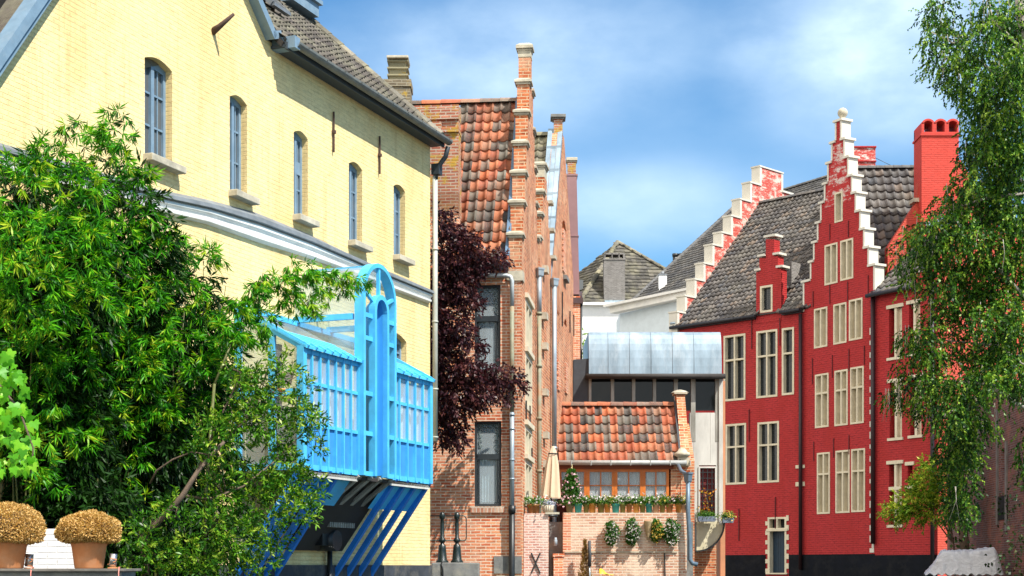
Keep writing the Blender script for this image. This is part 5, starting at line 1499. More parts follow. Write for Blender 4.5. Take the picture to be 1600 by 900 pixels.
# even out: same step heights on both sides
zs = [(a[1] + b[1]) / 2 for a, b in zip(Lq, Rq)]
outl = [(0, -.5), (sG, -.5)]
outl += [(sG, zs[0])]
for i in range(1, 9): outl += [(Rq[i][0], zs[i - 1]), (Rq[i][0], zs[i])]
for i in range(8, 0, -1): outl += [(Lq[i][0], zs[i]), (Lq[i][0], zs[i - 1])]
outl += [(0, zs[0])]
holes = []
specs = [((1304.5, 1317, 300, 347), (), 1, M_shutg), ((1289, 1309, 381, 444), (), 2, M_shutg), ((1313.5, 1333.5, 374, 437), (), 2, M_shutg)]
for a in ((1272.5, 1293, 481, 543), (1302.7, 1323, 474, 537), (1327, 1348, 467, 531)): specs.append((a, (), 2, M_shut))
for a in ((1274, 1295, 584, 668), (1304.4, 1325, 578, 665), (1329, 1350, 573, 662)): specs.append((a, (.64,), 2, M_shut))
for a in ((1277, 1297, 707, 803), (1306, 1328, 703.5, 801.5), (1330.6, 1352, 701, 800)): specs.append((a, (.65,), 2, M_shut))
for a, rows, cols, back in specs:
    h, wf = stone_window(GF, gg, *a, rows=rows, cols=cols, back=back, depth=.22, fw=.07); holes.append(h)
mb = MB(); mb.wall(outl, holes, 0, .45); mb.build('wall', M_red, gg)
# worn paint high on the gable: a thin skin of bare brick and flaking limewash
mb = MB(); a, za = GF.p(1293, 300); b = GF.s(1326); zb = GF.z(1310, 232)
mb = MB(); mb.wall([(Lq[4][0] + .25, zs[4] - .2), (Rq[4][0] - .25, zs[4] - .2), (Rq[6][0] - .22, zs[6] - .1), (Rq[7][0] - .15, zs[7] - .1), (Lq[7][0] + .12, zs[7] - .1), (Lq[6][0] + .2, zs[6] - .1)], [holes[0]], -.006, 0)
mb.build('worn_paint', M_redflake, gg)
T = .45
for side, Q in ((0, Lq), (1, Rq)):
    for i in range(0, 9):
        x, z = Q[i][0], zs[i]
        zlo = zs[i - 1] + .09 if i else (LF.z(1256, 487) if side == 0 else GF.z(1366, 453))
        xn = Q[i + 1][0] if i < 8 else (Lq[8][0] + Rq[8][0]) / 2
        if i == 0: x = 0 if side == 0 else sG
        mb = MB()
        if side == 0:
            mb.box(x - .012, x + .075, -.015, T + .01, zlo, z)
            mb.box(x - .08, xn + (.04 if i < 8 else .0), -.07, T + .06, z, z + .09)
        else:
            mb.box(x - .075, x + .012, -.015, T + .01, zlo, z)
            mb.box(xn - (.04 if i < 8 else .0) + (.001 if i == 8 else 0), x + .08, -.07, T + .06, z, z + .09)
        mb.build('step_coping', M_finwhite, gg)
xm = (Lq[8][0] + Rq[8][0]) / 2
mb = MB(); mb.lathe([(.12, 0), (.08, .06), (.12, .1)] + [(.20 * math.sin(t), .28 - .20 * math.cos(t)) for t in [.6 + k * (math.pi - .6) / 8 for k in range(9)]], (xm, .22, zs[8] + .09), 16); mb.build('ball_finial', M_stone, gg)
mb = MB(); z = zP + .05; k = 0; zt = GF.z(1365, 520)
while z < zt:
    h = .17 + .05 * ((k * 7) % 3); w = .10 if k % 2 else .22
    mb.box(sG - w - .04, sG - .035, -.03, .02, z, z + h * .97); z += h; k += 1
mb.build('quoins', M_finwhite, gg)
mb = MB(); mb.box(0.0, sG, -.03, 0, -.5, zP); mb.build('plinth', M_plinth, gg)
mb = MB(); xb_ = sG + .02; mb.tube([(xb_, -.12, GF.z(1368, 455)), (xb_, -.12, GF.z(1368, 850))], .085, 12); mb.build('downpipe', plain('black_red_pipe', (.030, .012, .014), .45, .2, 6), gg)
for (u, v0, v1) in ((1271, 455, 480), (1297, 445, 475), (1325, 440, 470), (1357, 430, 465), (1270, 560, 600), (1301, 555, 590), (1327, 545, 580), (1351, 540, 570), (1272, 690, 720), (1303, 685, 715), (1327, 680, 710), (1297, 350, 375), (1326, 345, 370)):
    x, z1_ = GF.p(u, v0); z0_ = GF.z(u, v1); mb = MB(); mb.bar((x, -.02, z0_), (x, -.02, z1_), .03, .03); mb.build('wall_tie', plain('painted_iron', (.12, .012, .014), .6, .3, 8), gg)
# its main roof, with a slope towards the camera right of the gable
YR = 60.6
MR = Frame(1300, YR, (1, -.04))
zr1 = MR.z(1385, 264, 3.4); zr0 = MR.z(1385, 425, 0)
Lr = math.hypot(3.4, zr1 - zr0)
mb = MB(); pantiles(mb, (MR.s(1325), 0, zr0), (1, 0, 0), (0, 3.4 / Lr, (zr1 - zr0) / Lr), MR.s(1474) - MR.s(1325), Lr, w=.33, e=.46, seed=51, amp=.05, lift=.065, jit=.016)
rf = mb.build('roof', M_tilegrey, gg, M=MR.M)
mb = MB(); ridge_tiles(mb, (MR.s(1325), 3.4, zr1 + .02), (MR.s(1462, 3.4), 3.4, zr1 + .02), r=.13, seed=53); mb.build('ridge_tiles', M_tileblue, rf, M=MR.M)
mb = MB(); mb.prism([(0, zr0 - .03), (3.4, zr1 - .04), (6.8, zr0)], MR.s(1327), MR.s(1450), axes='yz'); mb.build('roof_boards', M_darkwood, rf, M=MR.M)
mb = MB(); mb.prism([(.4, 5), (.4, zs[0] - .3), (3, zs[4]), (8, zs[4]), (8, 5)], .2, .9, axes='yz'); mb.build('rear_wall', M_red, gg)
s_ = 65.0 / FPX
t_ = thing('chimney', 'low red chimney with peeling white paint on the ridge right of the ball finial', 'chimney', Matrix.Translation(ray(1351, 262, 65.0)))
mb = MB(); mb.box(-17 * s_, 17 * s_, 0, .8, -1.2, 33 * s_); mb.build('stack', painted_brick('peeling_red_paint', (.50, .05, .04), (.7, .6, .5), flake=(.78, .68, .62), flake_amt=.95), t_)
mb = MB(); mb.box(-18 * s_, 18 * s_, -.05, .85, 31 * s_, 33.5 * s_); mb.box(-18 * s_, 18 * s_, -.05, .85, 9 * s_, 11 * s_); mb.build('brick_band', M_red, t_)
mb = MB(); mb.tube([(17 * s_, .2, 18 * s_), (50 * s_, .2, 2 * s_)], .012, 4); mb.build('guy_wire', M_iron, t_)

# ---------------- right part
rr = thing('red_corner_house', 'red brick corner house half hidden by the birch, with half shuttered stone windows', 'house', RF.M)
zE2 = (RF.z(1368, 462) + RF.z(1430, 447)) / 2
holes = []
for (u0, u1, v0, v1, rows) in ((1388, 1410.5, 481, 558, ()), (1419, 1439, 474, 552, ()), (1389, 1410.5, 597, 684, ()), (1421, 1441, 591, 680, ()), (1388, 1410, 725, 820, (.60,)), (1417, 1427, 727, 759, ())):
    x0, x1, z0, z1 = RF.rect(u0, u1, v0, v1)
    holes.append(rectp(x0 + .04, x1 - .04, z0, z1))
    mb = MB(); mb.box(x0 - .06, x1 + .06, -.05, .25, z1 - .0, z1 + .13); mb.box(x0 - .04, x1 + .04, -.06, .25, z0 - .10, z0)
    if u1 - u0 > 14:
        xm = (x0 + x1) / 2; mb.box(xm - .055, xm + .055, -.0, .26, z0, z1); mb.box(xm + .055, x1 - .04, .14, .19, z0, z1)
        for r in rows: zz_ = z0 + (z1 - z0) * r; mb.box(x0 + .04, x1 - .04, -.03, .2, zz_ - .06, zz_ + .06)
    wf = mb.build('window', M_cream, rr)
    mb = MB(); mb.box(x0, x1, .26, .30, z0, z1); mb.build('shutter', M_redshut, wf)
outl = [(0, -.5), (sR, -.5), (sR, zE2 + .5), (RF.s(1432), zE2 + .5), (RF.s(1432), zE2), (0, zE2)]
mb = MB(); mb.wall(outl, holes, 0, .42); mb.build('wall', M_red, rr)
mb = MB(); mb.box(0, sR, -.03, 0, -.5, zP - .05); mb.build('plinth', M_plinth, rr)
mb = MB(); mb.tube([(sR - .12, -.14, zE2), (sR - .12, -.14, .9)], .075, 10); mb.build('downpipe', plain('black_pipe', (.02, .015, .018), .45, .2, 6), rr)
Lr = math.hypot(3.0, 2.6)
mb = MB(); pantiles(mb, (-.12, -.2, zE2), (1, 0, 0), (0, 3.0 / Lr, 2.6 / Lr), RF.s(1432) + .1, Lr, w=.30, e=.36, seed=61, amp=.05, lift=.06)
rf = mb.build('roof', M_tilegrey, rr)
mb = MB(); mb.prism([(-.15, zE2 - .03), (2.8, zE2 + 2.55), (2.8, zE2 - .3)], 0, RF.s(1432), axes='yz'); mb.build('roof_boards', M_darkwood, rf)
mb = MB(); mb.tube([(-.15, -.3, zE2 - .04), (RF.s(1432), -.3, zE2 - .04)], .08, 10); mb.build('gutter', plain('black_gutter', (.025, .025, .03), .5, .2, 6), rr)
# sunlit end wall towards the camera
xw, yw_ = RF.x0 + RF.dx * sR, RF.y0 + RF.dy * sR
NF = Frame(800 + FPX * xw / yw_, yw_, (1.0, .55))
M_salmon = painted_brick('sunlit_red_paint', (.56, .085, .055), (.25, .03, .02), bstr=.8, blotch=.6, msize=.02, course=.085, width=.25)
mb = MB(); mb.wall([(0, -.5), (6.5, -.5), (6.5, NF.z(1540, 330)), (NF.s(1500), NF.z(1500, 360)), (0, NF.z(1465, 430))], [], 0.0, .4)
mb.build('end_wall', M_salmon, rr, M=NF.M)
# high gable wall with the big chimney
KF = Frame(1385, 60.2, (1, .04))
pk = [KF.p(u, v) for u, v in ((1387, 470), (1480, 470), (1560, 470), (1560, 352), (1502, 250), (1440, 245), (1432, 316), (1387, 386))]
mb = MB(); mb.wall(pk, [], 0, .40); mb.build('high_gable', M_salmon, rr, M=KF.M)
s_ = 59.8 / FPX
ck = thing('red_chimney', 'big square red painted chimney with three arched openings beside the birch', 'chimney', Matrix.Translation(ray(1470, 330, 59.8)))
x0, x1 = -30 * s_, 28 * s_; H = (330 - 212) * s_
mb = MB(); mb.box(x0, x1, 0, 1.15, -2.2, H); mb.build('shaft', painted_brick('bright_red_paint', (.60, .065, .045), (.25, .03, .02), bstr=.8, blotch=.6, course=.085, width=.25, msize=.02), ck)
mb = MB(); mb.box(x0 - .05, x1 + .05, -.05, 1.2, H, H + .07); hb = H + .07; ht = (330 - 186) * s_
w = (x1 - x0) / 3
mb.box(x0, x1, 0, 1.15, hb, hb + .08)
hs = [arch(x0 + w * k + .10, x0 + w * (k + 1) - .06, hb + .09, ht - .02, .10) for k in range(3)]
mb.wall(rectp(x0, x1, hb + .08, ht - .22), [[(a, min(b, ht - .221)) for a, b in rectp(h[0][0], h[1][0], hb + .081, ht - .221)] for h in []], 1.05, 1.15)
for k in range(3):
    a, b = x0 + w * k, x0 + w * (k + 1)
    mb.box(a, a + .10, 0, 1.15, hb + .08, ht - .14); mb.box(b - .06, b, 0.001, 1.149, hb + .08, ht - .14)
    n = 8
    for j in range(n):
        t0, t1 = math.pi * j / n, math.pi * (j + 1) / n
        xc_, rr_ = (a + b) / 2 + .02, (b - a) / 2 - .06
        mb.prism([(xc_ + rr_ * math.cos(t0), ht - .18 + .12 * math.sin(t0)), (xc_ + (rr_ + .07) * math.cos(t0), ht - .18 + .20 * math.sin(t0)), (xc_ + (rr_ + .07) * math.cos(t1), ht - .18 + .20 * math.sin(t1)), (xc_ + rr_ * math.cos(t1), ht - .18 + .12 * math.sin(t1))], 0, 1.15)
mb.build('arched_cap', painted_brick('cap_red_paint', (.56, .06, .045), (.25, .03, .02)), ck)
mb = MB(); mb.box(x0 + .05, x0 + w * 3 - .05, .5, .6, hb + .08, ht - .3); mb.build('flue_plate', M_iron, ck)
for c in list(ck.children):
    if c.name.startswith('flue_plate'): bpy.data.objects.remove(c)
mb = MB(); mb.box(KF.s(1428) - .05, KF.s(1445), -.1, .5, KF.z(1436, 316), KF.z(1436, 310)); mb.build('coping_stone', M_stone, rr, M=KF.M)
mb = MB(); mb.prism([(KF.s(1448), KF.z(1448, 352)), (KF.s(1492), KF.z(1490, 352)), (KF.s(1494), KF.z(1494, 330))], -.5, -.02); mb.box(KF.s(1440), KF.s(1500), -.5, -.0, KF.z(1470, 358), KF.z(1470, 351)); mb.build('lead_flashing', M_zinc, rr, M=KF.M)

# ================================================================= HOUSES FAR BEHIND
YB = 100.0; s_ = YB / FPX
py = thing('hipped_roof_house', 'distant white house with steep pyramid roof of old grey tiles', 'house', Matrix.Translation(ray(965, 885, YB)))
bw0, bw1 = -68 * s_, 85 * s_; ez = (885 - 472) * s_; pz = (885 - 362) * s_
dep = 6.2
ap = Vector((7.5 * s_, 4.5, pz + .25)); c0 = Vector((-58 * s_, -.2, ez)); c1 = Vector((175 * s_, 1.5, ez)); c2 = Vector((160 * s_, 9, ez)); c3 = Vector((-150 * s_, 6.5, ez))
def tri_roof(mb, A, B, P, seed, w=.32, e=.36):
    X = (B - A).normalized(); N = X.cross(P - A).normalized(); U = N.cross(X).normalized()
    Wd = (B - A).length; px, pyy = (P - A).dot(X), (P - A).dot(U)
    def clip(x, y):
        t = y / pyy
        return px * t - .1 < x < Wd - (Wd - px) * t + .1
    x0 = min(0, px)
    pantiles(mb, A, X, U, Wd, pyy, w=w, e=e, seed=seed, amp=.03, lift=.055, jit=.02, clip=clip, flat=True, seg=1)
mb = MB(); tri_roof(mb, c0, c1, ap, 71); tri_roof(mb, c3, c0, ap, 72); tri_roof(mb, c1, c2, ap, 73)
rf = mb.build('roof', M_tilefar, py)
mb = MB(); mb.add([c0, c1, c2, c3, ap], [(0, 1, 4), (1, 2, 4), (2, 3, 4), (3, 0, 4), (3, 2, 1, 0)]); mb.build('roof_boards', M_darkwood, rf)
mb = MB(); ridge_tiles(mb, c0 + Vector((0, 0, .05)), ap, r=.17, step=.5, seed=74); ridge_tiles(mb, c1 + Vector((0, 0, .05)), ap, r=.15, step=.5, seed=75); mb.build('hip_tiles', M_tilemoss, rf)
mb = MB(); mb.prism([(c0.x, .1), (c1.x - .1, .1), (c1.x - .1, dep), (c3.x + .3, dep), ], 0, ez - .2, axes='xy'); mb.build('wall', M_whitewall, py)
mb = MB(); mb.box(c0.x - .1, 19 * s_, -.25, .1, ez - .22, ez - .04); mb.build('cornice', M_white, py)
mb = MB(); xx = -50 * s_; mb.box(xx - .3, xx + .15, .5, 1.2, ez - 2.6, ez - .25); mb.build('wall_pier', M_whitewall, py)
mb = MB(); mb.box(-21 * s_, 12 * s_, .2, 1.2, ez - .1, (885 - 404) * s_)
for k in range(3):
    a = -20 * s_ + k * 11 * s_
    mb.box(a, a + 1.5 * s_, .2, 1.2, (885 - 404) * s_, (885 - 395) * s_); mb.box(a - .02, a + 10 * s_, .2, 1.2, (885 - 396.5) * s_, (885 - 394) * s_)
mb.box(9 * s_, 12 * s_, .201, 1.2, (885 - 404) * s_, (885 - 395) * s_); mb.box(-22 * s_, 13 * s_, .15, 1.25, (885 - 405) * s_, (885 - 403) * s_)
mb.build('chimney', M_brick_grey, py)
mb = MB(); mb.box(-20 * s_, 13.5 * s_, .0, .25, ez - .05, ez + .12); mb.build('lead_skirt', M_zinc, py)
mb = MB(); a = c3 + (ap - c3) * .12 ; mb.box(-61 * s_, -52 * s_, -.0, .1, (885 - 446) * s_, (885 - 430) * s_); sk = mb.build('skylight', M_glassgrey, py, M=Matrix.Translation(ray(965, 885, YB) + Vector((0, 1.6, 0))))

Y3 = 86.0; s_ = Y3 / FPX
g3 = thing('grey_roof_house', 'pale blue rendered house with long grey roof rising behind the red stepped gable', 'house', Matrix.Translation(ray(970, 885, Y3)))
e0 = Vector((12 * s_, 4.5, (885 - 472) * s_ + .35)); e1 = Vector((100 * s_, -1.5, (885 - 452) * s_ - .25))
ev0 = ray(982, 476, 90.0) - ray(970, 885, Y3); ev1 = ray(1120, 441, 84.0) - ray(970, 885, Y3)
tp0 = ray(1150, 321, 96.0) - ray(970, 885, Y3); tp1 = ray(1292, 290, 90.0) - ray(970, 885, Y3)
X = (ev1 - ev0).normalized(); N = X.cross(tp0 - ev0).normalized(); U = N.cross(X).normalized()
px, pyy = (tp0 - ev0).dot(X), (tp0 - ev0).dot(U)
mb = MB(); pantiles(mb, ev0, X, U, px + 9.2, pyy, w=.30, e=.36, seed=81, amp=.03, lift=.055, jit=.012, seg=3, clip=lambda x, y: x > px * y / pyy)
rf = mb.build('roof', M_tileblue, g3)
B = ev0 + X * (px + 9.2); Tt = B + U * pyy
mb = MB(); mb.add([ev0 - N * .05, B - N * .05, Tt - N * .05, tp0 - N * .05], [(0, 1, 2, 3)]); mb.build('roof_boards', M_darkwood, rf)
mb = MB(); ridge_tiles(mb, tp0, Tt, r=.14, step=.4, seed=82); ridge_tiles(mb, ev0, tp0, r=.12, step=.4, seed=83); mb.build('ridge_tiles', M_tileblue, rf)
mb = MB()
d2 = (ev1 - ev0)
mb.bar(ev0 + Vector((-.9, .0, -.35)), ev1 + Vector((0, 0, -.35)), .55, .35); mb.bar(ev0 + Vector((-1.2, 0, -.12)), ev1 + Vector((0, 0, -.12)), .8, .14); mb.build('cornice', M_white, g3)
mb = MB(); a, b = ev0 + Vector((-.5, .2, -.5)), ev1 + Vector((0, .2, -.5))
nn = Vector((0, 3.0, 0)); mb.add([Vector((a.x, a.y, -2)), Vector((b.x, b.y, -2)), b, a, Vector((a.x, a.y, -2)) + nn, Vector((b.x, b.y, -2)) + nn, b + nn, a + nn], [(0, 1, 2, 3), (5, 4, 7, 6), (4, 0, 3, 7), (1, 5, 6, 2)])
mb.build('wall', plain('pale_blue_render', (.62, .70, .74), .8, .08, 3, .1), g3)
t_ = thing('chimney', 'small pale rendered chimney on the slope of the distant grey roof', 'chimney', Matrix.Translation(ray(1036, 464, 89.0)))
q = 89 / FPX; mb = MB(); mb.box(-6 * q, 6 * q, 0, .6, -.4, 34 * q); mb.build('stack', M_whitewall, t_)
mb = MB(); mb.box(-6.5 * q, 6.5 * q, -.03, .63, 34 * q, 36 * q); mb.tube([(0, .3, 36 * q), (0, .3, 41 * q)], .1, 8); mb.build('cap', M_lead, t_)
t_ = thing('flue_pipes', 'dark round metal flues on the ridge of the distant roof', 'chimney', Matrix.Translation(ray(1060, 412, 93.0)))
q = 93 / FPX
for dx in (-5, 4): mb = MB(); mb.tube([(dx * q, 0, -8 * q), (dx * q, 0, 14 * q)], 4 * q, 10); mb.tube([(dx * q, 0, 11 * q), (dx * q, 0, 15.5 * q)], 4.8 * q, 10); mb.build('flue', M_iron, t_)
# ================================================================= DARK QUAY WALL ON THE RIGHT
QF = Frame(1480, 50.0, (-.10, -1.0))
qw = thing('old_quay_wall', 'tall sooty brick wall in the shade on the right bank behind the birch', 'wall', QF.M)
sq = QF.s(1640)
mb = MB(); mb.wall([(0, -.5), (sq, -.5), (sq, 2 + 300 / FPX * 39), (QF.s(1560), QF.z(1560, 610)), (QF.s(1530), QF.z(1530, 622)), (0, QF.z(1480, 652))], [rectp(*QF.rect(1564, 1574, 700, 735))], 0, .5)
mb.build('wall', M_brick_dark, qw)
mb = MB(); a = QF.p(1480, 652); b = QF.p(1530, 622); mb.bar((a[0], .1, a[1]), (b[0], .1, b[1]), .7, .14); mb.build('coping', M_stone, qw)
mb = MB(); a, z = QF.p(1533, 615); mb.box(a, QF.s(1560), -.1, .3, z - .05, z + .06); mb.build('sill', M_finwhite, qw)
mb = MB()
for u, v0, v1 in ((1530, 640, 760), (1558, 640, 820), (1572, 690, 830)):
    x, z1_ = QF.p(u, v0); mb = MB(); mb.box(x, x + .2, -.04, .01, QF.z(u, v1), z1_); mb.build('stone_strip', plain('grey_stained_stone', (.20, .18, .17), .9, .4, 3, .4), qw)
mb = MB(); x0, x1, z0, z1 = QF.rect(1558, 1575, 775, 812); mb.box(x0, x1, -.02, .0, z0, z1); mb.build('hatch', M_inside, qw)

# ================================================================= COVERED BOAT
YBt = 41.0; s_ = YBt / FPX
bt = thing('covered_boat', 'wooden boat moored by the dark wall under a crumpled silver grey tarpaulin', 'boat', Matrix.Translation(Vector(((1505 - 800) * s_, YBt, 0.0))) @ Matrix.Rotation(R(-12), 4, 'Z'))
L_, Wd = 62 * s_, 1.1
mb = MB(); n = 12; vs = []
for i in range(n + 1):
    t = i / n * 2 - 1
    w = Wd * .5 * (1 - abs(t) ** 3 * .55) ; x = t * L_
    for y, z in ((-w, 1.68 + .1 * abs(t)), (-w * .85, 1.3), (-w * .4, .9), (w * .4, .9), (w * .85, 1.3), (w, 1.68 + .1 * abs(t))): vs.append((x, y, z - 1.0))
m = 6
fs = [(i * m + k, i * m + k + 1, (i + 1) * m + k + 1, (i + 1) * m + k) for i in range(n) for k in range(m - 1)] + [tuple(range(m)), tuple(n * m + k for k in reversed(range(m)))]
mb.add([(x, y, z) for x, y, z in vs], fs, smooth=False); mb.build('hull', plain('brown_varnished_hull', (.16, .07, .03), .4, .3, 4, .1), bt)
zb = CAMZ + (885 - 897) * s_; ztop = CAMZ + (885 - 855) * s_
H_ = ztop - zb
# taut cover over a ridge frame: stations along the boat, each with (shoulder height, ridge height, half width)
sta = [(-1.0, .02, .03, .30), (-.80, .36, .40, .42), (-.56, .86, .90, .46), (-.2, .82, .88, .50), (.15, .86, .95, .50), (.5, .90, .97, .50), (.78, .96, 1.0, .47), (.86, .70, .78, .44), (1.0, .05, .08, .36)]
def st_at(x):
    for a, b in zip(sta[:-1], sta[1:]):
        if a[0] <= x <= b[0]:
            f = (x - a[0]) / (b[0] - a[0]); return [a[k] + (b[k] - a[k]) * f for k in range(1, 4)]
    return sta[-1][1:]
nx, ny = 70, 26; vs = []
for j in range(ny + 1):
    for i in range(nx + 1):
        x = i / nx * 2 - 1; q = j / ny * 2 - 1; aq = abs(q)
        sh, rd, w = st_at(x)
        sag = .10 * max(0, math.sin((x + 1) * 6.5)) ** 2
        if aq < .5: z = rd + (sh - rd) * aq / .5 - sag * .5; y = w * aq / .5 * .7
        else: f = (aq - .5) / .5; z = sh * (1 - f) ** 1.0 - .02 * f - sag * (1 - f); y = w * (.7 + .3 * f)
        z = zb + z * H_ + .022 * abs(math.sin(x * 9 + q * 3)) - .018 * abs(math.sin(x * 15 - q * 5 + .7)) + .012 * math.sin(x * 37 + q * 11)
        if aq > .97: z -= .03 * math.sin(x * 30)
        vs.append((x * L_ * .95, math.copysign(y, q) * (Wd * .95) , z))
mb = MB(); mb.add(vs, [(j * (nx + 1) + i, j * (nx + 1) + i + 1, (j + 1) * (nx + 1) + i + 1, (j + 1) * (nx + 1) + i) for j in range(ny) for i in range(nx)], smooth=True)
t = NT('silver_grey_tarp')
nz1 = t.noise(t.map(t.obj, (1, 1, 1.6)), 1.7, 5, .62, 1.4); nz2 = t.noise(t.obj, 7, 4)
mb.build('tarpaulin', t.out(t.ramp(nz1, [(.3, (.50, .53, .58)), (.55, (.62, .65, .70)), (.7, (.70, .73, .78))]), .32, t.bump(nz1, .6, .12, t.bump(nz2, .3, .02)), spec=.5), bt)
# ================================================================= FOREGROUND LEDGE WITH POTS
YL = 15.0; s_ = YL / FPX
lg = thing('garden_ledge', 'old grey stone ledge in the left foreground carrying two terracotta pots', 'wall', Matrix.Translation(ray(0, 900, YL)))
mb = MB()
poly = [(-260 * s_, -.12), (60 * s_, -.12), (195 * s_, -.02), (193 * s_, .75), (-260 * s_, .75)]
mb.prism(poly, (900 - 893) * s_ - .0, (900 - 888.5) * s_, axes='xy')
mb.build('coping', M_woodledge, lg, bevel=.006)
mb = MB(); mb.prism([(-260 * s_, -.06), (58 * s_, -.06), (188 * s_, .04), (188 * s_, .6), (-260 * s_, .6)], -2.2, (900 - 893.2) * s_, axes='xy'); mb.build('wall', M_greystone, lg)
mb = MB(); zt_ = (900 - 888) * s_
for x in (54, 190): mb = MB(); mb.tube([((x - 6) * s_, .1, zt_ + .01), (x * s_, -.1, zt_ + .01), ((x + 1) * s_, -.14, zt_ - .05), ((x + 1) * s_, -.13, zt_ - .3)], .005, 5); mb.build('pink_cable', plain('pink_cable', (.7, .25, .2), .5, .1, 5), lg)
zl = CAMZ + (885 - 888.5) * s_
def dried_pot(name_label, u, ztop_v, rw, ballw, ballh, cv, seed, Y=YL + .22):
    q = Y / FPX
    t_ = thing('potted_topiary', name_label, 'potted plant', Matrix.Translation((ray(u, 0, Y).x, Y, zl)))
    h = .285; r = rw * q
    mb = MB(); mb.lathe([(0, 0), (r * .76, 0), (r * .80, .01), (r * .97, h - .06), (r * 1.0, h - .055), (r * 1.02, h - .01), (r * .99, h), (r * .90, h), (r * .88, h - .04), (0, h - .04)], n=32)
    mb.build('pot', M_terra, t_)
    mb = MB(); mb.lathe([(0, h - .035), (r * .88, h - .035)], n=24); mb.build('soil', M_soil, t_)
    n = 15000
    a = NPR.random(n) * 2 * math.pi; zz_ = NPR.random(n) * 2 - 1
    rr_ = np.sqrt(1 - zz_ ** 2)
    d = np.stack([rr_ * np.cos(a), rr_ * np.sin(a), zz_], 1)
    d[:, 2] = np.where(d[:, 2] < -.35, -.35 + (d[:, 2] + .35) * .25, d[:, 2])
    lump = 1 + .05 * np.sin(d[:, 0] * 5 + seed) * np.sin(d[:, 2] * 6 + seed * 2) + .03 * np.sin(d[:, 1] * 11 + seed) + .02 * np.sin(d[:, 0] * 17)
    rad = (.80 + .2 * NPR.random(n) ** .5) * lump
    bw, bh = ballw * q, ballh * q
    P = d * rad[:, None] * np.array([bw, bw * .95, bh]) + np.array([0, 0, h + bh * .36])
    D_ = d + unit(n) * .9
    leaf_mesh('dried_foliage', P, D_, .024, .013, M_dry, t_, rand=NPR.random(n) * .7 + .3 * (rad / 1.1))
    mb = MB(); vs = []
    mb.lathe([(0, h + bh * .36 - bh * .30)] + [(bw * .78 * math.cos(t), h + bh * .36 + bh * .78 * math.sin(t)) for t in [-.38 + k * (math.pi / 2 + .38) / 8 for k in range(8)]] + [(0, h + bh * 1.13)], n=20)
    mb.build('twig_core', plain('brown_twigs', (.12, .07, .03), .9, .4, 30, .5), t_)
    return t_
M_dry = leaf_mat('dried_box_leaf', [(0, (.20, .10, .03)), (.35, (.50, .28, .085)), (.75, (.66, .42, .15)), (1, (.80, .58, .27))], trans=.25, gloss=.7)
dried_pot('terracotta pot with domed ball of dried brown box leaves, right one on the ledge', 139, 0, 27.5, 49, 32, 0, 1)
dried_pot('terracotta pot with tall ball of dried brown box leaves, at the left photo edge', 11, 0, 31, 56, 42, 0, 5, YL + .12)
for i, (u, w) in enumerate(((45, 6.5), (176, 6.0))):
    Y = YL + .18 if i == 0 else YL + .02; q = Y / FPX
    t_ = thing('garden_spotlight', 'small steel cylinder spotlight on the ledge %s' % ('between the two terracotta pots' if i == 0 else 'right of the domed topiary pot'), 'lamp', Matrix.Translation((ray(u, 0, Y).x, Y, zl)))
    mb = MB(); mb.tube([(0, 0, .02), (.01, 0, .145)], w * q * .95, 14); mb.build('steel_body', plain('brushed_steel', (.45, .45, .45), .25, .2, 30, .05, metal=.9), t_)
    mb = MB(); mb.tube([(-w * q - .01, -.01, .04), (w * q, -.04, .07), (w * q + .01, -.03, .09), (-.01, -.05, .10)], .005, 5); mb.lathe([(0, 0), (.05, 0), (.05, .012), (0, .012)], n=12); mb.build('bracket', M_terra, t_)
ww = thing('white_garden_wall', 'low whitewashed brick wall behind the two terracotta pots', 'wall', Matrix.Translation(ray(75, 900, 15.95)))
q = 15.95 / FPX
mb = MB(); mb.wall([(-60 * q, -1), (62 * q, -1), (62 * q, 24 * q), (44 * q, 38 * q), (30 * q, 66 * q), (15 * q, 74 * q), (-60 * q, 74 * q)], [], 0, .2); mb.build('wall', painted_brick('whitewashed_brick', (.80, .80, .80), (.5, .5, .5), blotch=.05, dark_amt=.1), ww)
gs = MB(); gs.wall([(-9.45, 15.6), (-2.4, 15.0), (-2.4, 19.3), (-5.0, 19.9), (-9.4, 19.9)], [], 1.25, .9, axes='xy'); o = gs.build('garden_soil', M_soil); tag(o, kind='structure')

# ================================================================= BAMBOO
rgb = random.Random(77)
M_bamboo = leaf_mat('bamboo_leaf', [(0, (.008, .06, .004)), (.3, (.025, .17, .006)), (.6, (.070, .34, .008)), (.85, (.18, .47, .012)), (1, (.38, .50, .03))], trans=.34, gloss=.42, tc=(1.25, 1.3, .4))
def Yb(u): return 16.5 + max(0, u) * .0105
bl = [(30, 290, 48, 52), (85, 262, 45, 45), (130, 300, 45, 50), (183, 200, 26, 36), (165, 250, 36, 42), (120, 203, 22, 12), (205, 300, 32, 36), (232, 275, 14, 10), (40, 380, 60, 60), (110, 380, 60, 60), (180, 390, 50, 55),
      (225, 340, 26, 24), (255, 392, 45, 32), (305, 400, 38, 18), (50, 470, 65, 60), (130, 480, 65, 60), (210, 470, 60, 55), (275, 460, 42, 44), (325, 520, 40, 40), (40, 570, 60, 55), (120, 580, 60, 55),
      (200, 565, 62, 50), (280, 555, 58, 50), (335, 590, 45, 45), (365, 610, 30, 34), (330, 400, 18, 10), (352, 560, 30, 40)]
blobs = [(u, v, a, b, Yb(u) + random.Random(int(u * 7 + v)).uniform(-.6, .5), (a + b) / FPX * Yb(u) * .8) for u, v, a, b in bl]
low = [(60, 655, 66, 45), (150, 650, 60, 40), (235, 640, 55, 45), (310, 650, 50, 40), (205, 700, 26, 55), (210, 790, 26, 34), (100, 690, 60, 26), (40, 720, 50, 40), (75, 765, 30, 14), (280, 700, 35, 30)]
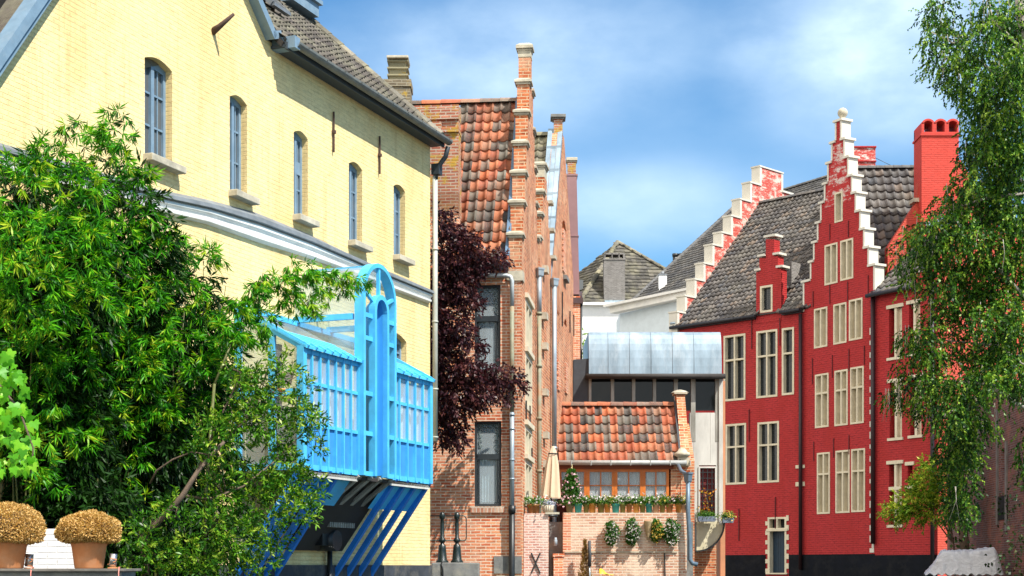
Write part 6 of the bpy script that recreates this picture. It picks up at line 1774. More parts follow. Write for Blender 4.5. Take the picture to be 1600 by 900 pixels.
blobs += [(u, v, a, b, Yb(u) + .25) for u, v, a, b in low]
blobs += [(u, v, a, b, 16.5) for u, v, a, b in ((-50, 330, 50, 55), (-60, 440, 55, 60), (-110, 480, 45, 60), (-50, 560, 60, 60), (-120, 620, 50, 60), (-60, 680, 60, 60))]
bm_ = thing('bamboo_clump', 'huge bright green bamboo thicket in front of the yellow house at left', 'bamboo', Matrix.Translation(ray(170, 900, 17.2)))
blobs = blobs + [(u + rgb.uniform(-.8, .8) * a, v + rgb.uniform(-.9, .7) * b, a * .38, b * .34, Y - dp * rgb.uniform(.5, .95), a * .4 / FPX * Y) for u, v, a, b, Y, *dd in blobs for dp in [(dd[0] if dd else .4)] for _ in range(5)]
blobs = [(b[0], b[1], b[2] * .82, b[3] * .80, *b[4:]) for b in blobs]
P, O = blob_points(blobs, 44, shell=.85)
keep = (O[:, 1] < .5) & (O[:, 2] > -.6); P, O = P[keep], O[keep]
O = O * .8 + np.array([.2, -.5, .10])
PP, DD, RR = sprays(P, O, 12, .07, .75, .55)
n = len(PP)
leaf_mesh('foliage', PP, DD, .10 + .07 * NPR.random(n), .020, M_bamboo, bm_, M=Matrix.Identity(4), rand=RR, fold=.3)
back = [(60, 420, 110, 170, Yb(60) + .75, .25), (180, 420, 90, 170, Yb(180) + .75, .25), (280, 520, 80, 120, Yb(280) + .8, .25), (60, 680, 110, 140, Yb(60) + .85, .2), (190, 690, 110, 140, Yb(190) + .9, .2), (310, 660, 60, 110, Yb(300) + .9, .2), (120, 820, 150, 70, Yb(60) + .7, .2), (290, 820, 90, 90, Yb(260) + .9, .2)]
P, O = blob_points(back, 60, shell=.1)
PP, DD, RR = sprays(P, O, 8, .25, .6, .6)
leaf_mesh('inner_foliage', PP, DD, .15, .034, leaf_mat('shaded_bamboo_leaf', [(0, (.006, .025, .003)), (1, (.022, .075, .008))], trans=.15), bm_, M=Matrix.Identity(4), rand=RR * .8)  # leaf colour darkened to hold the shade deep in the thicket
rg = random.Random(3)
mb = MB()
for k in range(46):
    u = rg.uniform(20, 330); Y = Yb(u) + rg.uniform(.5, .9)
    b = ray(u, 885, Y); b.z = 1.2
    v = rg.uniform(330, 560); u2 = u + rg.uniform(-50, 60)
    t_ = ray(u2, v, Y + .1)
    m = (b + t_) / 2 + Vector((rg.uniform(-.08, .08), 0, .2))
    mb.tube([b, (b + m) / 2 + Vector((0, 0, .06)), m, (m + t_) / 2 + Vector((0, 0, .06)), t_], .016, 6, r2=.006)
cu = mb.build('culms', M_culm, bm_, M=Matrix.Identity(4)); cu['kind'] = 'stuff'
# the long arm of bamboo reaching across to the blue bay
def Ya(u): return 19.0 + (u - 370) * .012
al = [(375, 480, 26, 20), (400, 455, 24, 20), (412, 500, 22, 28), (440, 438, 26, 20), (452, 462, 22, 20), (455, 412, 12, 10), (475, 425, 24, 18), (505, 428, 24, 16), (535, 432, 22, 14), (560, 438, 18, 11), (577, 446, 8, 8), (480, 465, 12, 22), (492, 480, 10, 14), (500, 455, 12, 18),
      (515, 462, 8, 16), (535, 450, 8, 14), (545, 455, 6, 8), (462, 482, 16, 10), (490, 492, 6, 8), (385, 520, 18, 30), (360, 520, 25, 30), (410, 425, 5, 10), (408, 440, 12, 14)]
ar = thing('bamboo_branch', 'arching bamboo spray reaching right across the yellow wall to the blue arch', 'bamboo', Matrix.Translation(ray(345, 880, 19)))
blobs = [(u, v, a * .8, b * .8, Ya(u)) for u, v, a, b in al]
P, O = blob_points(blobs, 85, shell=.2)
O = O * .5 + np.array([.35, -.3, .0])
PP, DD, RR = sprays(P, O, 12, .06, .8, .6)
n = len(PP)
leaf_mesh('foliage', PP, DD, .10 + .04 * NPR.random(n), .019, M_bamboo, ar, M=Matrix.Identity(4), rand=RR * .9 + .1, fold=.3)
mb = MB()
mb.tube([ray(335, 600, 18.6), ray(360, 540, 18.8), ray(400, 470, Ya(400)), ray(450, 430, Ya(450)), ray(510, 430, Ya(510)), ray(575, 446, Ya(575))], .018, 6, r2=.004)
mb.tube([ray(440, 436, Ya(440)), ray(470, 455, Ya(470)), ray(490, 490, Ya(490))], .008, 5, r2=.003); mb.tube([ray(400, 470, Ya(400)), ray(408, 440, Ya(400)), ray(412, 420, Ya(400))], .006, 5, r2=.002)
mb.tube([ray(335, 600, 18.6), ray(322, 760, 18.4), Vector((ray(318, 885, 18.3).x, 18.3, 1.2))], .02, 6); mb.build('culm', M_culm, ar, M=Matrix.Identity(4))

# ================================================================= BROADLEAF SHRUB
M_shrub = leaf_mat('glossy_shrub_leaf', [(0, (.012, .05, .006)), (.4, (.045, .17, .010)), (.75, (.13, .31, .018)), (1, (.34, .46, .05))], trans=.32, gloss=.35)
sb = thing('evergreen_shrub', 'loose glossy leaved evergreen shrub with bare grey branches beside the bamboo', 'shrub', Matrix.Translation(ray(300, 900, 17)))
def Ys(u): return 17.2 + (u - 250) * .004
sl = [(330, 690, 40, 45), (380, 620, 30, 25), (400, 600, 35, 28), (390, 650, 40, 35), (365, 585, 18, 20), (430, 620, 22, 26), (430, 680, 40, 45), (465, 640, 22, 22), (490, 665, 20, 22), (440, 740, 42, 40), (400, 760, 45, 40), (480, 760, 28, 30), (350, 760, 40, 40),
      (465, 800, 34, 30), (420, 830, 40, 35), (370, 840, 40, 35), (330, 820, 34, 35), (300, 870, 40, 28), (250, 870, 40, 28), (350, 885, 45, 18), (410, 885, 30, 16), (270, 800, 26, 30), (495, 690, 12, 20), (478, 610, 12, 14), (445, 575, 22, 20), (420, 560, 14, 18), (480, 645, 22, 10), (215, 840, 24, 34), (200, 885, 24, 14), (240, 890, 30, 12)]
P, O = blob_points([(u, v, a * .88, b * .88, Ys(u) + random.Random(int(u + v)).uniform(-.2, .3), .32) for u, v, a, b in sl], 80, shell=.25)
O = O * .8 + np.array([.3, -.3, .4])
PP, DD, RR = sprays(P, O, 8, .12, .9, .15)
n = len(PP)
leaf_mesh('foliage', PP, DD, .055 + .03 * NPR.random(n), .022, M_shrub, sb, M=Matrix.Identity(4), rand=RR, fold=.35, wide=.5)
mb = MB()
base = ray(232, 900, 17.3); base.z = 1.2
def limb(pts, r, r2): mb.tube([ray(p[0], p[1], p[2] + .35) for p in pts], r * .75, 7, r2=r2)
mb.tube([base, ray(225, 838, 17.2), ray(262, 800, 17.15), ray(285, 775, 17.1), ray(310, 735, 17.2), ray(350, 690, 17.3)], .05, 8, r2=.02)
limb([(225, 835, 17.2), (245, 812, 17.0), (275, 808, 17.0), (280, 780, 17), (300, 760, 17)], .03, .012)
limb([(235, 755, 17.2), (245, 735, 17.1), (270, 718, 17.1), (300, 706, 17), (350, 715, 17)], .018, .008)
limb([(285, 775, 17.1), (330, 780, 17.1), (380, 760, 17.2), (430, 720, 17.4)], .025, .008)
limb([(310, 735, 17.2), (340, 660, 17.3), (370, 600, 17.4), (385, 575, 17.4)], .02, .006)
limb([(350, 690, 17.3), (400, 640, 17.5), (440, 600, 17.7), (470, 585, 17.8)], .018, .005)
limb([(430, 720, 17.4), (470, 680, 17.7), (500, 655, 17.9)], .012, .004)
limb([(360, 575, 17.9), (395, 590, 17.9), (430, 615, 18), (460, 625, 18), (475, 632, 18)], .012, .005)
rg = random.Random(8)
for k in range(40):
    u, v, a, b = rg.choice(sl); Y = Ys(u); p0 = ray(u + rg.uniform(-a, a) * .6, v + b * .6, Y + .1); p1 = ray(u + rg.uniform(-a, a), v - b * .9, Y - .05)
    mb.tube([p0, (p0 + p1) / 2 + Vector((rg.uniform(-.05, .05), 0, 0)), p1], .008, 5, r2=.003)
mb.build('branches', M_bark, sb, M=Matrix.Identity(4))
# ================================================================= GRAPE VINE AT THE LEFT EDGE
M_vine = leaf_mat('vine_leaf', [(0, (.05, .24, .010)), (.5, (.13, .44, .015)), (1, (.32, .60, .04))], trans=.42, gloss=.4)
vn = thing('grape_vine', 'bright green grape vine with broad leaves hanging at the left photo edge', 'vine', Matrix.Translation(ray(-40, 900, 11)))
mb = MB(); rg = random.Random(21)
lobe = [(0, 0), (.30, -.16), (.52, .02), (.42, .22), (.56, .46), (.30, .46), (.22, .62), (0, 1.0), (-.22, .62), (-.30, .46), (-.56, .46), (-.42, .22), (-.52, .02), (-.30, -.16)]
pts = []
for _ in range(190):
    u = rg.uniform(-40, 56); v = rg.uniform(545, 738)
    if u > 30 + (v - 545) * .20: continue
    pts.append((u, v))
for (u, v) in pts:
    Y = 10.6 + rg.uniform(-.25, .25); c = ray(u, v, Y); sz = rg.uniform(.05, .085)
    ax = Vector((rg.uniform(-.9, .9), rg.uniform(-.5, .2), -1)).normalized()
    nn = Vector((rg.uniform(-.2, .7), -1, rg.uniform(0, .9))).normalized()
    sd = ax.cross(nn).normalized(); nn = sd.cross(ax).normalized()
    r1 = rg.random()
    vs = [c + sd * x * sz + ax * y * sz + nn * (.12 * abs(x) * sz + (-.10 * y * y * sz)) for x, y in lobe] + [c + ax * .35 * sz + nn * .03 * sz]
    mb.add(vs, [(i, (i + 1) % 14, 14) for i in range(14)], [(r1, .5)] * 14, smooth=True)
mb.build('leaves', M_vine, vn, M=Matrix.Identity(4))
mb = MB(); mb.tube([ray(-60, 560, 10.7), ray(-10, 590, 10.7), ray(30, 640, 10.65), ray(52, 700, 10.6), ray(48, 740, 10.6)], .012, 6, r2=.005)
b = ray(-70, 900, 10.9); b.z = -.1; mb.tube([b, ray(-75, 700, 10.8), ray(-60, 560, 10.7)], .02, 6); mb.build('stem', M_bark, vn, M=Matrix.Identity(4))
vp = MB(); b = ray(-70, 900, 10.9); vp.box(b.x - .6, b.x + .4, b.y - .4, b.y + .5, -1, .0); o = vp.build('mooring_block', M_greystone, None); tag(o, 'low stone block at the water under the grape vine stem', 'stone block')

# ================================================================= PURPLE PLUM TREE
M_purple = leaf_mat('purple_leaf', [(0, (.018, .008, .012)), (.45, (.045, .014, .020)), (.8, (.085, .030, .032)), (1, (.20, .075, .055))], trans=.22, gloss=.38, tc=(1.3, .6, .6))
pt = thing('purple_plum_tree', 'dark purple leaved tree between the yellow house and the brick house', 'tree', Matrix.Translation(ray(650, 885, 30.2)))
pl = [(692, 345, 12, 22), (705, 365, 20, 22), (730, 385, 22, 22), (760, 400, 26, 12), (783, 404, 10, 8), (690, 395, 14, 30), (715, 410, 28, 28), (745, 415, 20, 16), (695, 450, 20, 35), (722, 455, 22, 30), (740, 470, 10, 14), (690, 520, 18, 35), (715, 515, 22, 28), (745, 540, 14, 10), (700, 570, 26, 35), (730, 580, 28, 28), (755, 590, 26, 18),
      (690, 630, 18, 36), (715, 625, 28, 28), (745, 615, 28, 20), (775, 598, 24, 12), (800, 592, 16, 13), (812, 600, 8, 6), (785, 620, 10, 8), (690, 675, 14, 18), (710, 665, 18, 18), (720, 690, 8, 12), (690, 690, 7, 8), (775, 570, 10, 10), (683, 330, 6, 9), (675, 500, 20, 100), (670, 600, 15, 60)]
P, O = blob_points([(u, v, a * .92, b * .92, 29.9 + random.Random(int(u * 3 + v)).uniform(-.35, .35), .38) for u, v, a, b in pl], 230, shell=.1)
O = O * .6 + np.array([.4, -.3, .0])
PP, DD, RR = sprays(P, O, 7, .18, .8, .5)
n = len(PP)
leaf_mesh('crown', PP, DD, .075 + .03 * NPR.random(n), .042, M_purple, pt, M=Matrix.Identity(4), rand=RR * .9, wide=.5)
mb = MB(); b = ray(640, 885, 30.3); b.z = .2
mb.tube([b, ray(645, 700, 30.2), ray(655, 600, 30.1), ray(665, 480, 30)], .12, 10, r2=.06)
for ps_ in ([(655, 600), (700, 600), (760, 590), (810, 596)], [(660, 540), (700, 500), (735, 480)], [(665, 480), (690, 400), (740, 385), (782, 403)], [(645, 680), (690, 650), (715, 690)], [(660, 520), (690, 420), (690, 340)]):
    mb.tube([ray(u, v, 29.95) for u, v in ps_], .035, 6, r2=.008)
mb.build('trunk', M_bark, pt, M=Matrix.Identity(4))

# ================================================================= BIRCH ON THE RIGHT
M_birch = leaf_mat('birch_leaf', [(0, (.008, .030, .006)), (.4, (.030, .10, .010)), (.75, (.10, .24, .018)), (1, (.30, .42, .05))], trans=.28, gloss=.4)
bt_ = thing('weeping_birch', 'tall weeping birch with drooping twigs along the right edge, before the red corner house', 'tree', Matrix.Translation(Vector((ray(1640, 885, 30).x, 30, 0))))
def Ybi(u): return 30.0 - (u - 1400) * .006
bi = [(1462, 15, 22, 20), (1450, 60, 16, 14), (1480, 50, 26, 24), (1472, 95, 22, 16), (1510, 80, 32, 26), (1490, 120, 24, 18), (1520, 130, 30, 26), (1530, 20, 18, 24), (1550, 50, 12, 40), (1580, 30, 26, 40), (1590, 100, 26, 40), (1560, 110, 24, 24), (1570, 160, 36, 34), (1530, 175, 26, 24), (1590, 220, 30, 50),
      (1545, 215, 32, 26), (1520, 245, 22, 24), (1560, 270, 34, 34), (1515, 285, 20, 16), (1495, 300, 26, 14), (1480, 320, 22, 12), (1530, 320, 30, 28), (1580, 330, 36, 44), (1480, 350, 26, 22), (1450, 350, 20, 16), (1505, 365, 34, 28), (1430, 370, 22, 18), (1460, 390, 30, 24), (1412, 400, 16, 16), (1440, 415, 26, 20),
      (1550, 390, 36, 34), (1500, 415, 34, 28), (1420, 440, 12, 10), (1470, 445, 26, 24), (1590, 420, 26, 46), (1540, 450, 26, 28), (1500, 475, 22, 28), (1465, 490, 14, 24), (1440, 520, 26, 18), (1415, 520, 12, 12), (1450, 545, 26, 20), (1475, 540, 16, 26), (1580, 500, 34, 46), (1535, 500, 10, 28), (1510, 540, 14, 24), (1545, 560, 24, 30), (1590, 580, 28, 40),
      (1410, 565, 12, 9), (1430, 585, 26, 14), (1460, 600, 28, 22), (1490, 600, 20, 26), (1420, 618, 26, 13), (1395, 610, 12, 8), (1450, 635, 26, 18), (1480, 650, 24, 26), (1520, 610, 22, 26), (1515, 660, 28, 30), (1490, 700, 22, 34), (1500, 750, 20, 34), (1500, 790, 22, 30), (1545, 590, 20, 20), (1385, 615, 5, 8)]
P, O = blob_points([(u, v, a, b, Ybi(u) + random.Random(int(u * 5 + v)).uniform(-.9, 1.1), .7) for u, v, a, b in bi], 150, shell=.1)
O = O * .5 + np.array([.0, -.2, .0])
bi2 = [(1580, 80, 40, 130), (1575, 300, 46, 150), (1560, 520, 60, 120), (1510, 440, 36, 50), (1500, 700, 30, 90), (1540, 200, 30, 60), (1530, 330, 40, 40)]
bi = bi + [(1598, 690, 10, 40), (1560, 660, 9, 30), (1650, 60, 60, 70), (1640, 190, 50, 60), (1700, 200, 50, 70), (1660, 320, 60, 70), (1730, 340, 50, 70), (1650, 450, 50, 60), (1720, 500, 60, 70), (1650, 580, 50, 60), (1700, 650, 50, 60), (1640, 710, 40, 60)]
Px, Ox = blob_points([(u, v, a, b, 30.2, 1.0) for u, v, a, b in bi[-12:]], 45, shell=.1)
P = np.concatenate([P, Px]); O = np.concatenate([O, Ox * .5])
P2, O2 = blob_points([(u, v, a, b, Ybi(u) + 1.4, 1.0) for u, v, a, b in bi2], 70, shell=.05)
P = np.concatenate([P, P2]); O = np.concatenate([O, O2 * .5])
PP, DD, RR = sprays(P, O, 9, .26, .9, .8, outw=.6)
n = len(PP)
leaf_mesh('crown', PP, DD, .055 + .03 * NPR.random(n), .044, M_birch, bt_, M=Matrix.Identity(4), rand=RR * .95, wide=.45)
mb = MB(); b = ray(1650, 885, 30); b.z = -.3
mb.tube([b, ray(1640, 600, 30), ray(1625, 300, 29.8), ray(1600, 80, 29.6), ray(1590, -60, 29.5)], .20, 12, r2=.09)
for ps_ in ([(1625, 300), (1560, 260), (1500, 230)], [(1610, 160), (1550, 110), (1495, 70), (1455, 50)], [(1635, 500), (1560, 420), (1480, 380), (1420, 400)], [(1640, 600), (1560, 540), (1460, 530)], [(1640, 660), (1540, 600), (1430, 590), (1400, 610)], [(1600, 80), (1550, 30), (1540, -30)], [(1625, 300), (1540, 310), (1480, 330), (1450, 350)]):
    mb.tube([ray(u, v, Ybi(u) + .5) for u, v in ps_], .04, 6, r2=.008)
rg = random.Random(5)
for k in range(150):
    u, v, a, b_ = rg.choice(bi); Y = Ybi(u) + rg.uniform(-.5, .5); p = ray(u + rg.uniform(-a, a), v - b_, Y)
    mb.tube([p, p + Vector((rg.uniform(-.05, .05), 0, -.25)), p + Vector((rg.uniform(-.12, .12), 0, -.65))], .006, 4, r2=.003)
mb.build('trunk', M_birchbark, bt_, M=Matrix.Identity(4))
# dark trunk and ivy by the wall, and the pale leafed bush leaning over the water
M_bush = leaf_mat('yellow_green_leaf', [(0, (.07, .17, .012)), (.5, (.20, .36, .025)), (1, (.48, .50, .05))], trans=.35)
by = thing('yellow_green_bush', 'yellow green shrub with arching shoots leaning over the water below the birch', 'shrub', Matrix.Translation(ray(1500, 900, 45)))
bb_ = [(1400, 800, 18, 16), (1425, 785, 26, 20), (1450, 765, 26, 20), (1465, 740, 22, 16), (1450, 725, 16, 7), (1430, 805, 26, 14), (1460, 795, 26, 20), (1480, 770, 20, 26), (1440, 750, 14, 12)]
P, O = blob_points([(u, v, a, b, 45, .6) for u, v, a, b in bb_], 220, shell=.1)
O = O * .6 + np.array([-.5, -.3, .3])
PP, DD, RR = sprays(P, O, 8, .28, .7, .3); n = len(PP)
leaf_mesh('foliage', PP, DD, .10 + .04 * NPR.random(n), .04, M_bush, by, M=Matrix.Identity(4), rand=RR)
mb = MB()
for u, v in ((1400, 795), (1425, 775), (1450, 728), (1465, 760), (1440, 800)): mb.tube([Vector((ray(1497, 880, 45.3).x, 45.3, -.2)), ray(1490, 850, 45.2), ray((u + 1490) / 2, (v + 800) / 2 - 6, 45.1), ray(u, v, 45)], .035, 5, r2=.008)
mb.build('branches', M_bark, by, M=Matrix.Identity(4))
M_ivy = leaf_mat('dark_ivy_leaf', [(0, (.010, .030, .008)), (.6, (.025, .065, .014)), (1, (.06, .12, .03))], trans=.12, gloss=.3)
iv = thing('ivy_covered_trunk', 'dark leaning tree trunk thick with ivy against the sooty quay wall', 'tree', Matrix.Translation(ray(1500, 900, 44)))
ib = [(1495, 830, 16, 34), (1490, 780, 18, 34), (1492, 720, 18, 40), (1498, 650, 20, 40), (1515, 620, 20, 36), (1505, 690, 20, 34), (1508, 860, 14, 26), (1530, 580, 30, 30), (1480, 690, 12, 40), (1510, 760, 18, 34)]
P, O = blob_points([(u, v, a, b, 43.5, .5) for u, v, a, b in ib], 60, shell=.2); n = len(P)
leaf_mesh('ivy_foliage', P, O + unit(n) * .7 + np.array([0, 0, -.5]), .13, .10, M_ivy, iv, M=Matrix.Identity(4))
mb = MB(); mb.tube([Vector((ray(1520, 900, 43.8).x, 43.8, -.5)), ray(1505, 830, 43.8), ray(1492, 740, 43.8), ray(1500, 640, 43.8), ray(1530, 560, 43.8)], .16, 8, r2=.07); mb.build('trunk', M_bark, iv, M=Matrix.Identity(4))
il = thing('wall_creeper', 'dark trailing creeper hanging over the quay wall at the right photo edge', 'climber', Matrix.Translation(ray(1590, 900, 37)))
P, O = blob_points([(1590, 850, 26, 60, 36.5, .5), (1570, 790, 16, 40, 38.5, .4), (1595, 760, 18, 50, 36.5, .4), (1575, 880, 18, 26, 36.5, .4), (1555, 610, 24, 24, 38.5, .4), (1545, 870, 6, 20, 38.5, .2)], 60, shell=.1); n = len(P)
leaf_mesh('foliage', P, O + unit(n) * .7 + np.array([0, 0, -.5]), .10, .075, leaf_mat('creeper_leaf', [(0, (.012, .03, .010)), (.7, (.03, .07, .018)), (1, (.09, .10, .04))], trans=.15), il, M=Matrix.Identity(4))
fg = thing('street_tree', 'small green tree just visible between the brick house and the zinc roof', 'tree', Matrix.Translation(Vector((ray(912, 885, 70).x, 70, 1.15))))
P, O = blob_points([(911, 530, 8, 26, 70, .6), (913, 560, 8, 20, 70, .6)], 130, shell=.1); n = len(P)
leaf_mesh('crown', P, O + unit(n), .16, .12, M_bush, fg, M=Matrix.Identity(4), rand=NPR.random(n) * .5)
mb = MB(); mb.tube([Vector((ray(912, 885, 70).x, 70, 1.1)), ray(912, 540, 70)], .1, 8, r2=.04); mb.build('trunk', M_bark, fg, M=Matrix.Identity(4))

# ================================================================= FLOWERPOTS, PARASOL, HANGING FLOWERS
M_pl = leaf_mat('bedding_leaf', [(0, (.03, .10, .015)), (.5, (.07, .20, .03)), (1, (.20, .34, .06))], trans=.3)
M_fw = leaf_mat('white_petal', [(0, (.78, .78, .74)), (1, (.85, .80, .78))], trans=.3, tc=(1, 1, 1))
M_fp = leaf_mat('pink_petal', [(0, (.75, .42, .48)), (1, (.80, .62, .66))], trans=.3, tc=(1, 1, 1))
M_fy = leaf_mat('yellow_petal', [(0, (.75, .48, .08)), (1, (.78, .65, .2))], trans=.3, tc=(1, 1, 1))
potc = {'teal': (.06, .42, .40), 'olive': (.20, .19, .05), 'mustard': (.58, .29, .06), 'tan': (.45, .30, .18), 'brown': (.34, .16, .05), 'patterned teal': (.03, .27, .27), 'grey olive': (.22, .22, .12)}
PM = {k: plain(k.replace(' ', '_') + '_glaze', v, .4, .12, 12, .05) for k, v in potc.items()}
YP = YT + .14; q = YP / FPX; ztop = CAMZ + (900 - 801) * YT / FPX - 15 * YT / FPX + (15) * YT / FPX
ztop = ray(0, 900, YT).z + 99 * YT / FPX
protos = {}
def pot_thing(color, w, label, loc, flower=None, seed=0):
    t_ = thing('flowerpot', label, 'flowerpot', None, 'flowerpots along the terrace wall')
    r = w * q
    mb = MB(); mb.lathe([(0, 0), (r * .72, 0), (r * .92, 11 * q), (r, 11 * q), (r * 1.04, 14.5 * q), (r * .9, 14.5 * q), (r * .85, 12 * q), (0, 12 * q)], n=18)
    mb.build('pot', PM[color], t_)
    n = 420; P = NPR.normal(size=(n, 3)) * np.array([r * .95, r * .8, 3.0 * q]) + np.array([0, 0, 18 * q])
    leaf_mesh('foliage', P, unit(n) + np.array([0, -.2, .6]), .055, .030, M_pl, t_)
    if flower is not None:
        n = 46; P = NPR.normal(size=(n, 3)) * np.array([r * 1.0, r * .8, 3.2 * q]) + np.array([0, -.05, 21 * q])
        leaf_mesh('blossom', P, unit(n) + np.array([.2, -.7, .4]), .050, .048, flower, t_, fold=.1)
    t_.matrix_basis = Matrix.Translation(loc)
    WM[t_.name] = t_.matrix_basis.copy()
    return t_
row = [(890, 'grey olive', 6.5, M_fp), (903.5, 'teal', 6.6, M_fw), (916, 'olive', 5, None), (925.5, 'mustard', 6.2, M_fw), (939, 'olive', 6, M_fw), (949, 'mustard', 5.2, M_fy), (962, 'teal', 6.6, M_fw), (973, 'olive', 5, M_fw), (983, 'brown', 5, M_fw), (994, 'mustard', 5.6, M_fw),
       (1004, 'olive', 5, None), (1014, 'patterned teal', 5.8, M_fw), (1025, 'tan', 5.6, M_fw), (1035, 'olive', 4.8, M_fy), (1046, 'brown', 6, M_fp), (1060, 'mustard', 5.2, M_fw), (1068, 'tan', 4.2, M_fy)]
names = ['grey green pot of pink flowers first from the left on the terrace wall', 'turquoise pot at the left end of the terrace wall row', 'dark olive pot right of the leftmost turquoise pot', 'mustard pot between two olive pots, left part of the terrace row', 'olive pot right of the first mustard pot on the terrace wall',
         'small mustard pot just left of the middle turquoise pot', 'turquoise pot in the middle left of the terrace row, below the orange windows', 'olive pot just right of the middle turquoise pot', 'brown pot left of the mustard pot in the middle of the terrace row', 'mustard pot in the middle of the terrace row between brown and olive pots',
         'olive pot just left of the patterned dark teal pot', 'dark teal patterned pot right of the terrace row middle', 'tan clay pot just right of the patterned dark teal pot', 'olive pot between the tan pot and the brown pot near the right end', 'brown pot of pink flowers near the right end of the terrace row',
         'mustard pot second from the right on the terrace wall', 'smallest tan pot at the right end of the terrace wall by the downpipe']
for (u, c, w, f), nm in zip(row, names):
    pot_thing(c, w, nm, Vector((ray(u, 0, YP).x, YP, ztop)), f)
# pots on the left garden wall
q_ = q; q = 31.5 / FPX
za = ray(0, 900, YW).z + 98 * YW / FPX
t_ = pot_thing('brown', 11, 'wide brown pot with leafy plants on the small garden wall', Vector((ray(834, 0, 31.52).x, 31.52, za)), M_fw); t_['group'] = 'pots on the small garden wall'
t_ = thing('wicker_planter', 'pale wicker planter of lilac hydrangea below the folded parasol', 'planter', Matrix.Translation(Vector((ray(856, 0, 31.5).x, 31.5, za + .02))), 'pots on the small garden wall')
mb = MB(); r = 9 * q; mb.lathe([(0, 0), (r * .85, 0), (r, .14), (r * .9, .14), (0, .12)], n=18)
for k in range(18): a = k * math.pi / 9; mb.tube([(r * .87 * math.cos(a), r * .87 * math.sin(a), 0), (r * 1.02 * math.cos(a), r * 1.02 * math.sin(a), .15)], .008, 4)
mb.build('basket', plain('pale_wicker', (.55, .47, .36), .8, .2, 20, .3), t_)
n = 500; P = NPR.normal(size=(n, 3)) * np.array([r * .5, r * .45, .03]) + np.array([0, 0, .19]); leaf_mesh('blossom', P, unit(n), .03, .03, leaf_mat('lilac_petal', [(0, (.42, .42, .72)), (1, (.7, .7, .85))]), t_)
q = q_
# flowering climber on a cane
ob = thing('climbing_mandevilla', 'tall pink flowering climber on a cane in front of the left orange window', 'climber', Matrix.Translation(Vector((ray(893, 0, YP).x, YP + .1, ztop))), )
n = 2600; hh = NPR.random(n); R_ = (.26 * (1 - hh) ** .7 + .05) * NPR.random(n) ** .5; a_ = NPR.random(n) * 6.28
P = np.stack([R_ * np.cos(a_), R_ * np.sin(a_), .2 + hh * .85], 1); leaf_mesh('foliage', P, unit(n) + np.array([0, -.3, -.2]), .07, .04, M_pl, ob, rand=NPR.random(n) * .6)
n = 130; hh = NPR.random(n); R_ = (.26 * (1 - hh) ** .7 + .08); a_ = NPR.random(n) * 6.28
P = np.stack([R_ * np.cos(a_), R_ * np.sin(a_) - .06, .15 + hh * .8], 1); leaf_mesh('blossom', P, unit(n) + np.array([.2, -.8, .2]), .065, .065, M_fp, ob, fold=.1)
mb = MB()
for x in (-.06, .0, .06): mb.tube([(x, 0, 0), (x * .3, 0, 1.12 + x)], .007, 5)
mb.build('cane', plain('pale_cane', (.5, .42, .2), .7, .2, 8), ob)
# hanging white flowers
lab = ['white flowered plant hanging on the terrace wall, first from the left', 'white flowered plant hanging second from the left, beside the empty cone basket', 'white and yellow flowered plant hanging just right of the empty cone basket', 'largest white flowered plant hanging at the right end of the terrace wall']
for (u, v, a, b, fy), lb in zip(((956, 832, 11, 20, 0), (988, 830, 11, 22, 0), (1026, 828, 10, 19, 1), (1049, 830, 13, 22, 0)), lab):
    c = ray(u, v, YT - .14); S5 = YT / FPX
    t_ = thing('hanging_flowers', lb, 'hanging plant', Matrix.Translation(c), 'white flowers hanging on the terrace wall')
    n = 1300; P = NPR.normal(size=(n, 3)); P /= np.linalg.norm(P, axis=1, keepdims=True); P *= NPR.random((n, 1)) ** .45
    P = P * np.array([a * S5, .11, b * S5]); P[:, 0] += .03 * np.sin(P[:, 2] * 14 + u)
    leaf_mesh('foliage', P, unit(n) + np.array([0, -.4, -.6]), .06, .04, M_pl, t_, rand=NPR.random(n) * .55)
    n = 110; P = NPR.normal(size=(n, 3)); P /= np.linalg.norm(P, axis=1, keepdims=True); P *= NPR.random((n, 1)) ** .4
    P = P * np.array([a * S5 * 1.05, .10, b * S5]) + np.array([0, -.06, -.06])
    leaf_mesh('blossom', P, unit(n) * .5 + np.array([.2, -.9, .2]), .060, .060, M_fy if fy else M_fw, t_, fold=.1)
    mb = MB(); mb.lathe([(0, -.15), (.09, 0), (.10, .04), (.08, .04), (0, .0)], (0, .03, .1), 10); mb.build('pot', M_terra, t_)
t_ = thing('cone_basket', 'empty pale cone basket hanging between the white flowers on the terrace wall', 'basket', Matrix.Translation(ray(1013, 815, YT - .12)))
mb = MB(); S5 = YT / FPX; mb.lathe([(0, -29 * S5), (3 * S5, -22 * S5), (7 * S5, 0), (7.4 * S5, 1 * S5), (6 * S5, 0), (0, -3 * S5)], n=14); mb.build('basket', plain('straw', (.48, .38, .22), .85, .3, 30, .5), t_)
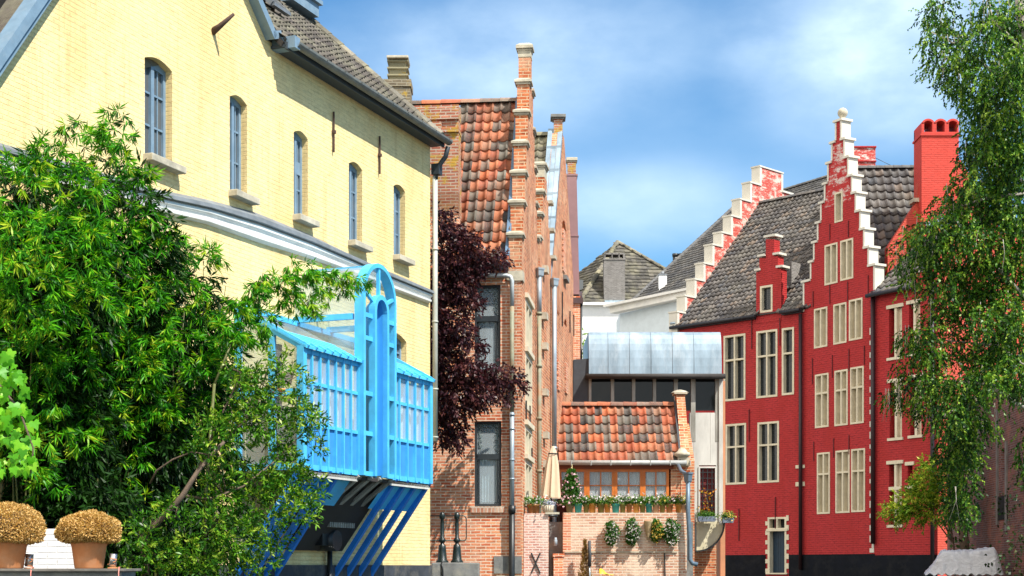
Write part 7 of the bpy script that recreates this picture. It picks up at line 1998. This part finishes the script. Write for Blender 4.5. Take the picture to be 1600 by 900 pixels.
# folded parasol
YU = 31.95; S6 = YU / FPX
pu = thing('closed_parasol', 'closed beige parasol standing on the terrace beside the zinc downpipes', 'parasol', Matrix.Translation(ray(864, 806, YU)))
mb = MB(); n = 24; vs = []; prof = [(110, .6), (108, 2.5), (98, 6), (80, 8.5), (60, 10.5), (40, 12.2), (31, 13.2), (29, 12.6)]
for z, r in prof:
    for k in range(n):
        a = 2 * math.pi * k / n; rr_ = r * (1 + .22 * (1 if k % 3 == 0 else -.35) * min(1, (110 - z) / 30))
        sk_ = 1.5 * math.sin(a) * (z < 32)
        vs.append((rr_ * S6 * math.cos(a) - (108 - z) * .05 * S6, rr_ * S6 * math.sin(a) * .8, (z + sk_ - math.cos(a) * (z < 32) * 2) * S6))
mb.add(vs, [(j * n + k, (j + 1) * n + k, (j + 1) * n + (k + 1) % n, j * n + (k + 1) % n) for j in range(len(prof) - 1) for k in range(n)], smooth=False)
mb.build('canopy', plain('beige_canvas', (.66, .48, .33), .85, .08, 6, .15), pu)
mb = MB(); mb.tube([(-4 * S6, 0, 0), (0, 0, 112 * S6)], .022, 8); mb.build('pole', M_darkwood, pu)
mb = MB(); mb.lathe([(0, 0), (.16, 0), (.15, .04), (.03, .06), (.03, .12), (0, .12)], (-4 * S6, 0, -.02), 14); mb.build('base', M_iron, pu)
for z in (96,): mb = MB(); mb.lathe([(6.8 * S6, z * S6), (7.2 * S6, (z + 1) * S6), (6.8 * S6, (z + 2) * S6)], (-.5 * S6, 0, 0), 16); mb.build('strap', M_darkwood, pu)
# orange leaved climber and window boxes on the timber building
YO = 42.7; S7 = YO / FPX
oc = thing('autumn_climber', 'orange and yellow leaved climber in front of the red lattice window', 'climber', Matrix.Translation(ray(1104, 812, YO)))
P, O = blob_points([(1098, 768, 12, 6, YO, .15), (1112, 770, 9, 5, YO, .12), (1106, 784, 7, 12, YO, .12), (1100, 797, 10, 6, YO, .12)], 200, shell=.1); n = len(P)
leaf_mesh('foliage', P, unit(n), .08, .04, leaf_mat('orange_leaf', [(0, (.60, .20, .02)), (.6, (.66, .33, .03)), (1, (.45, .45, .05))]), oc, M=Matrix.Identity(4))
mb = MB(); mb.tube([ray(1104, 812, YO), ray(1106, 785, YO), ray(1100, 770, YO)], .012, 5); mb.build('stem', M_bark, oc, M=Matrix.Identity(4))
for (u, v, w, lb) in ((1104, 806, 14, 'green trailing plants filling the sill box under the red lattice window'), (1137, 808, 9, 'blue grey balcony box of yellow flowers fixed beside the red wall')):
    t_ = thing('window_box', lb, 'window box', Matrix.Translation(ray(u, v + 5, YO)))
    mb = MB(); mb.prism([(-w * S7 * .9, -4 * S7), (w * S7 * .9, -4 * S7), (w * S7, 4 * S7), (-w * S7, 4 * S7)], -.1, .15); mb.build('box', plain('blue_grey_box', (.16, .20, .26), .6, .2, 8), t_)
    n = 700; P = NPR.normal(size=(n, 3)) * np.array([w * S7 * .5, .06, 2.8 * S7]) + np.array([0, 0, 6 * S7]); leaf_mesh('foliage', P, unit(n) + np.array([0, -.3, .2]), .05, .03, M_pl, t_)
    if u > 1120: n = 70; P = NPR.normal(size=(n, 3)) * np.array([w * S7 * .55, .08, 4 * S7]) + np.array([0, -.05, 6 * S7]); leaf_mesh('blossom', P, unit(n), .055, .055, M_fy, t_)
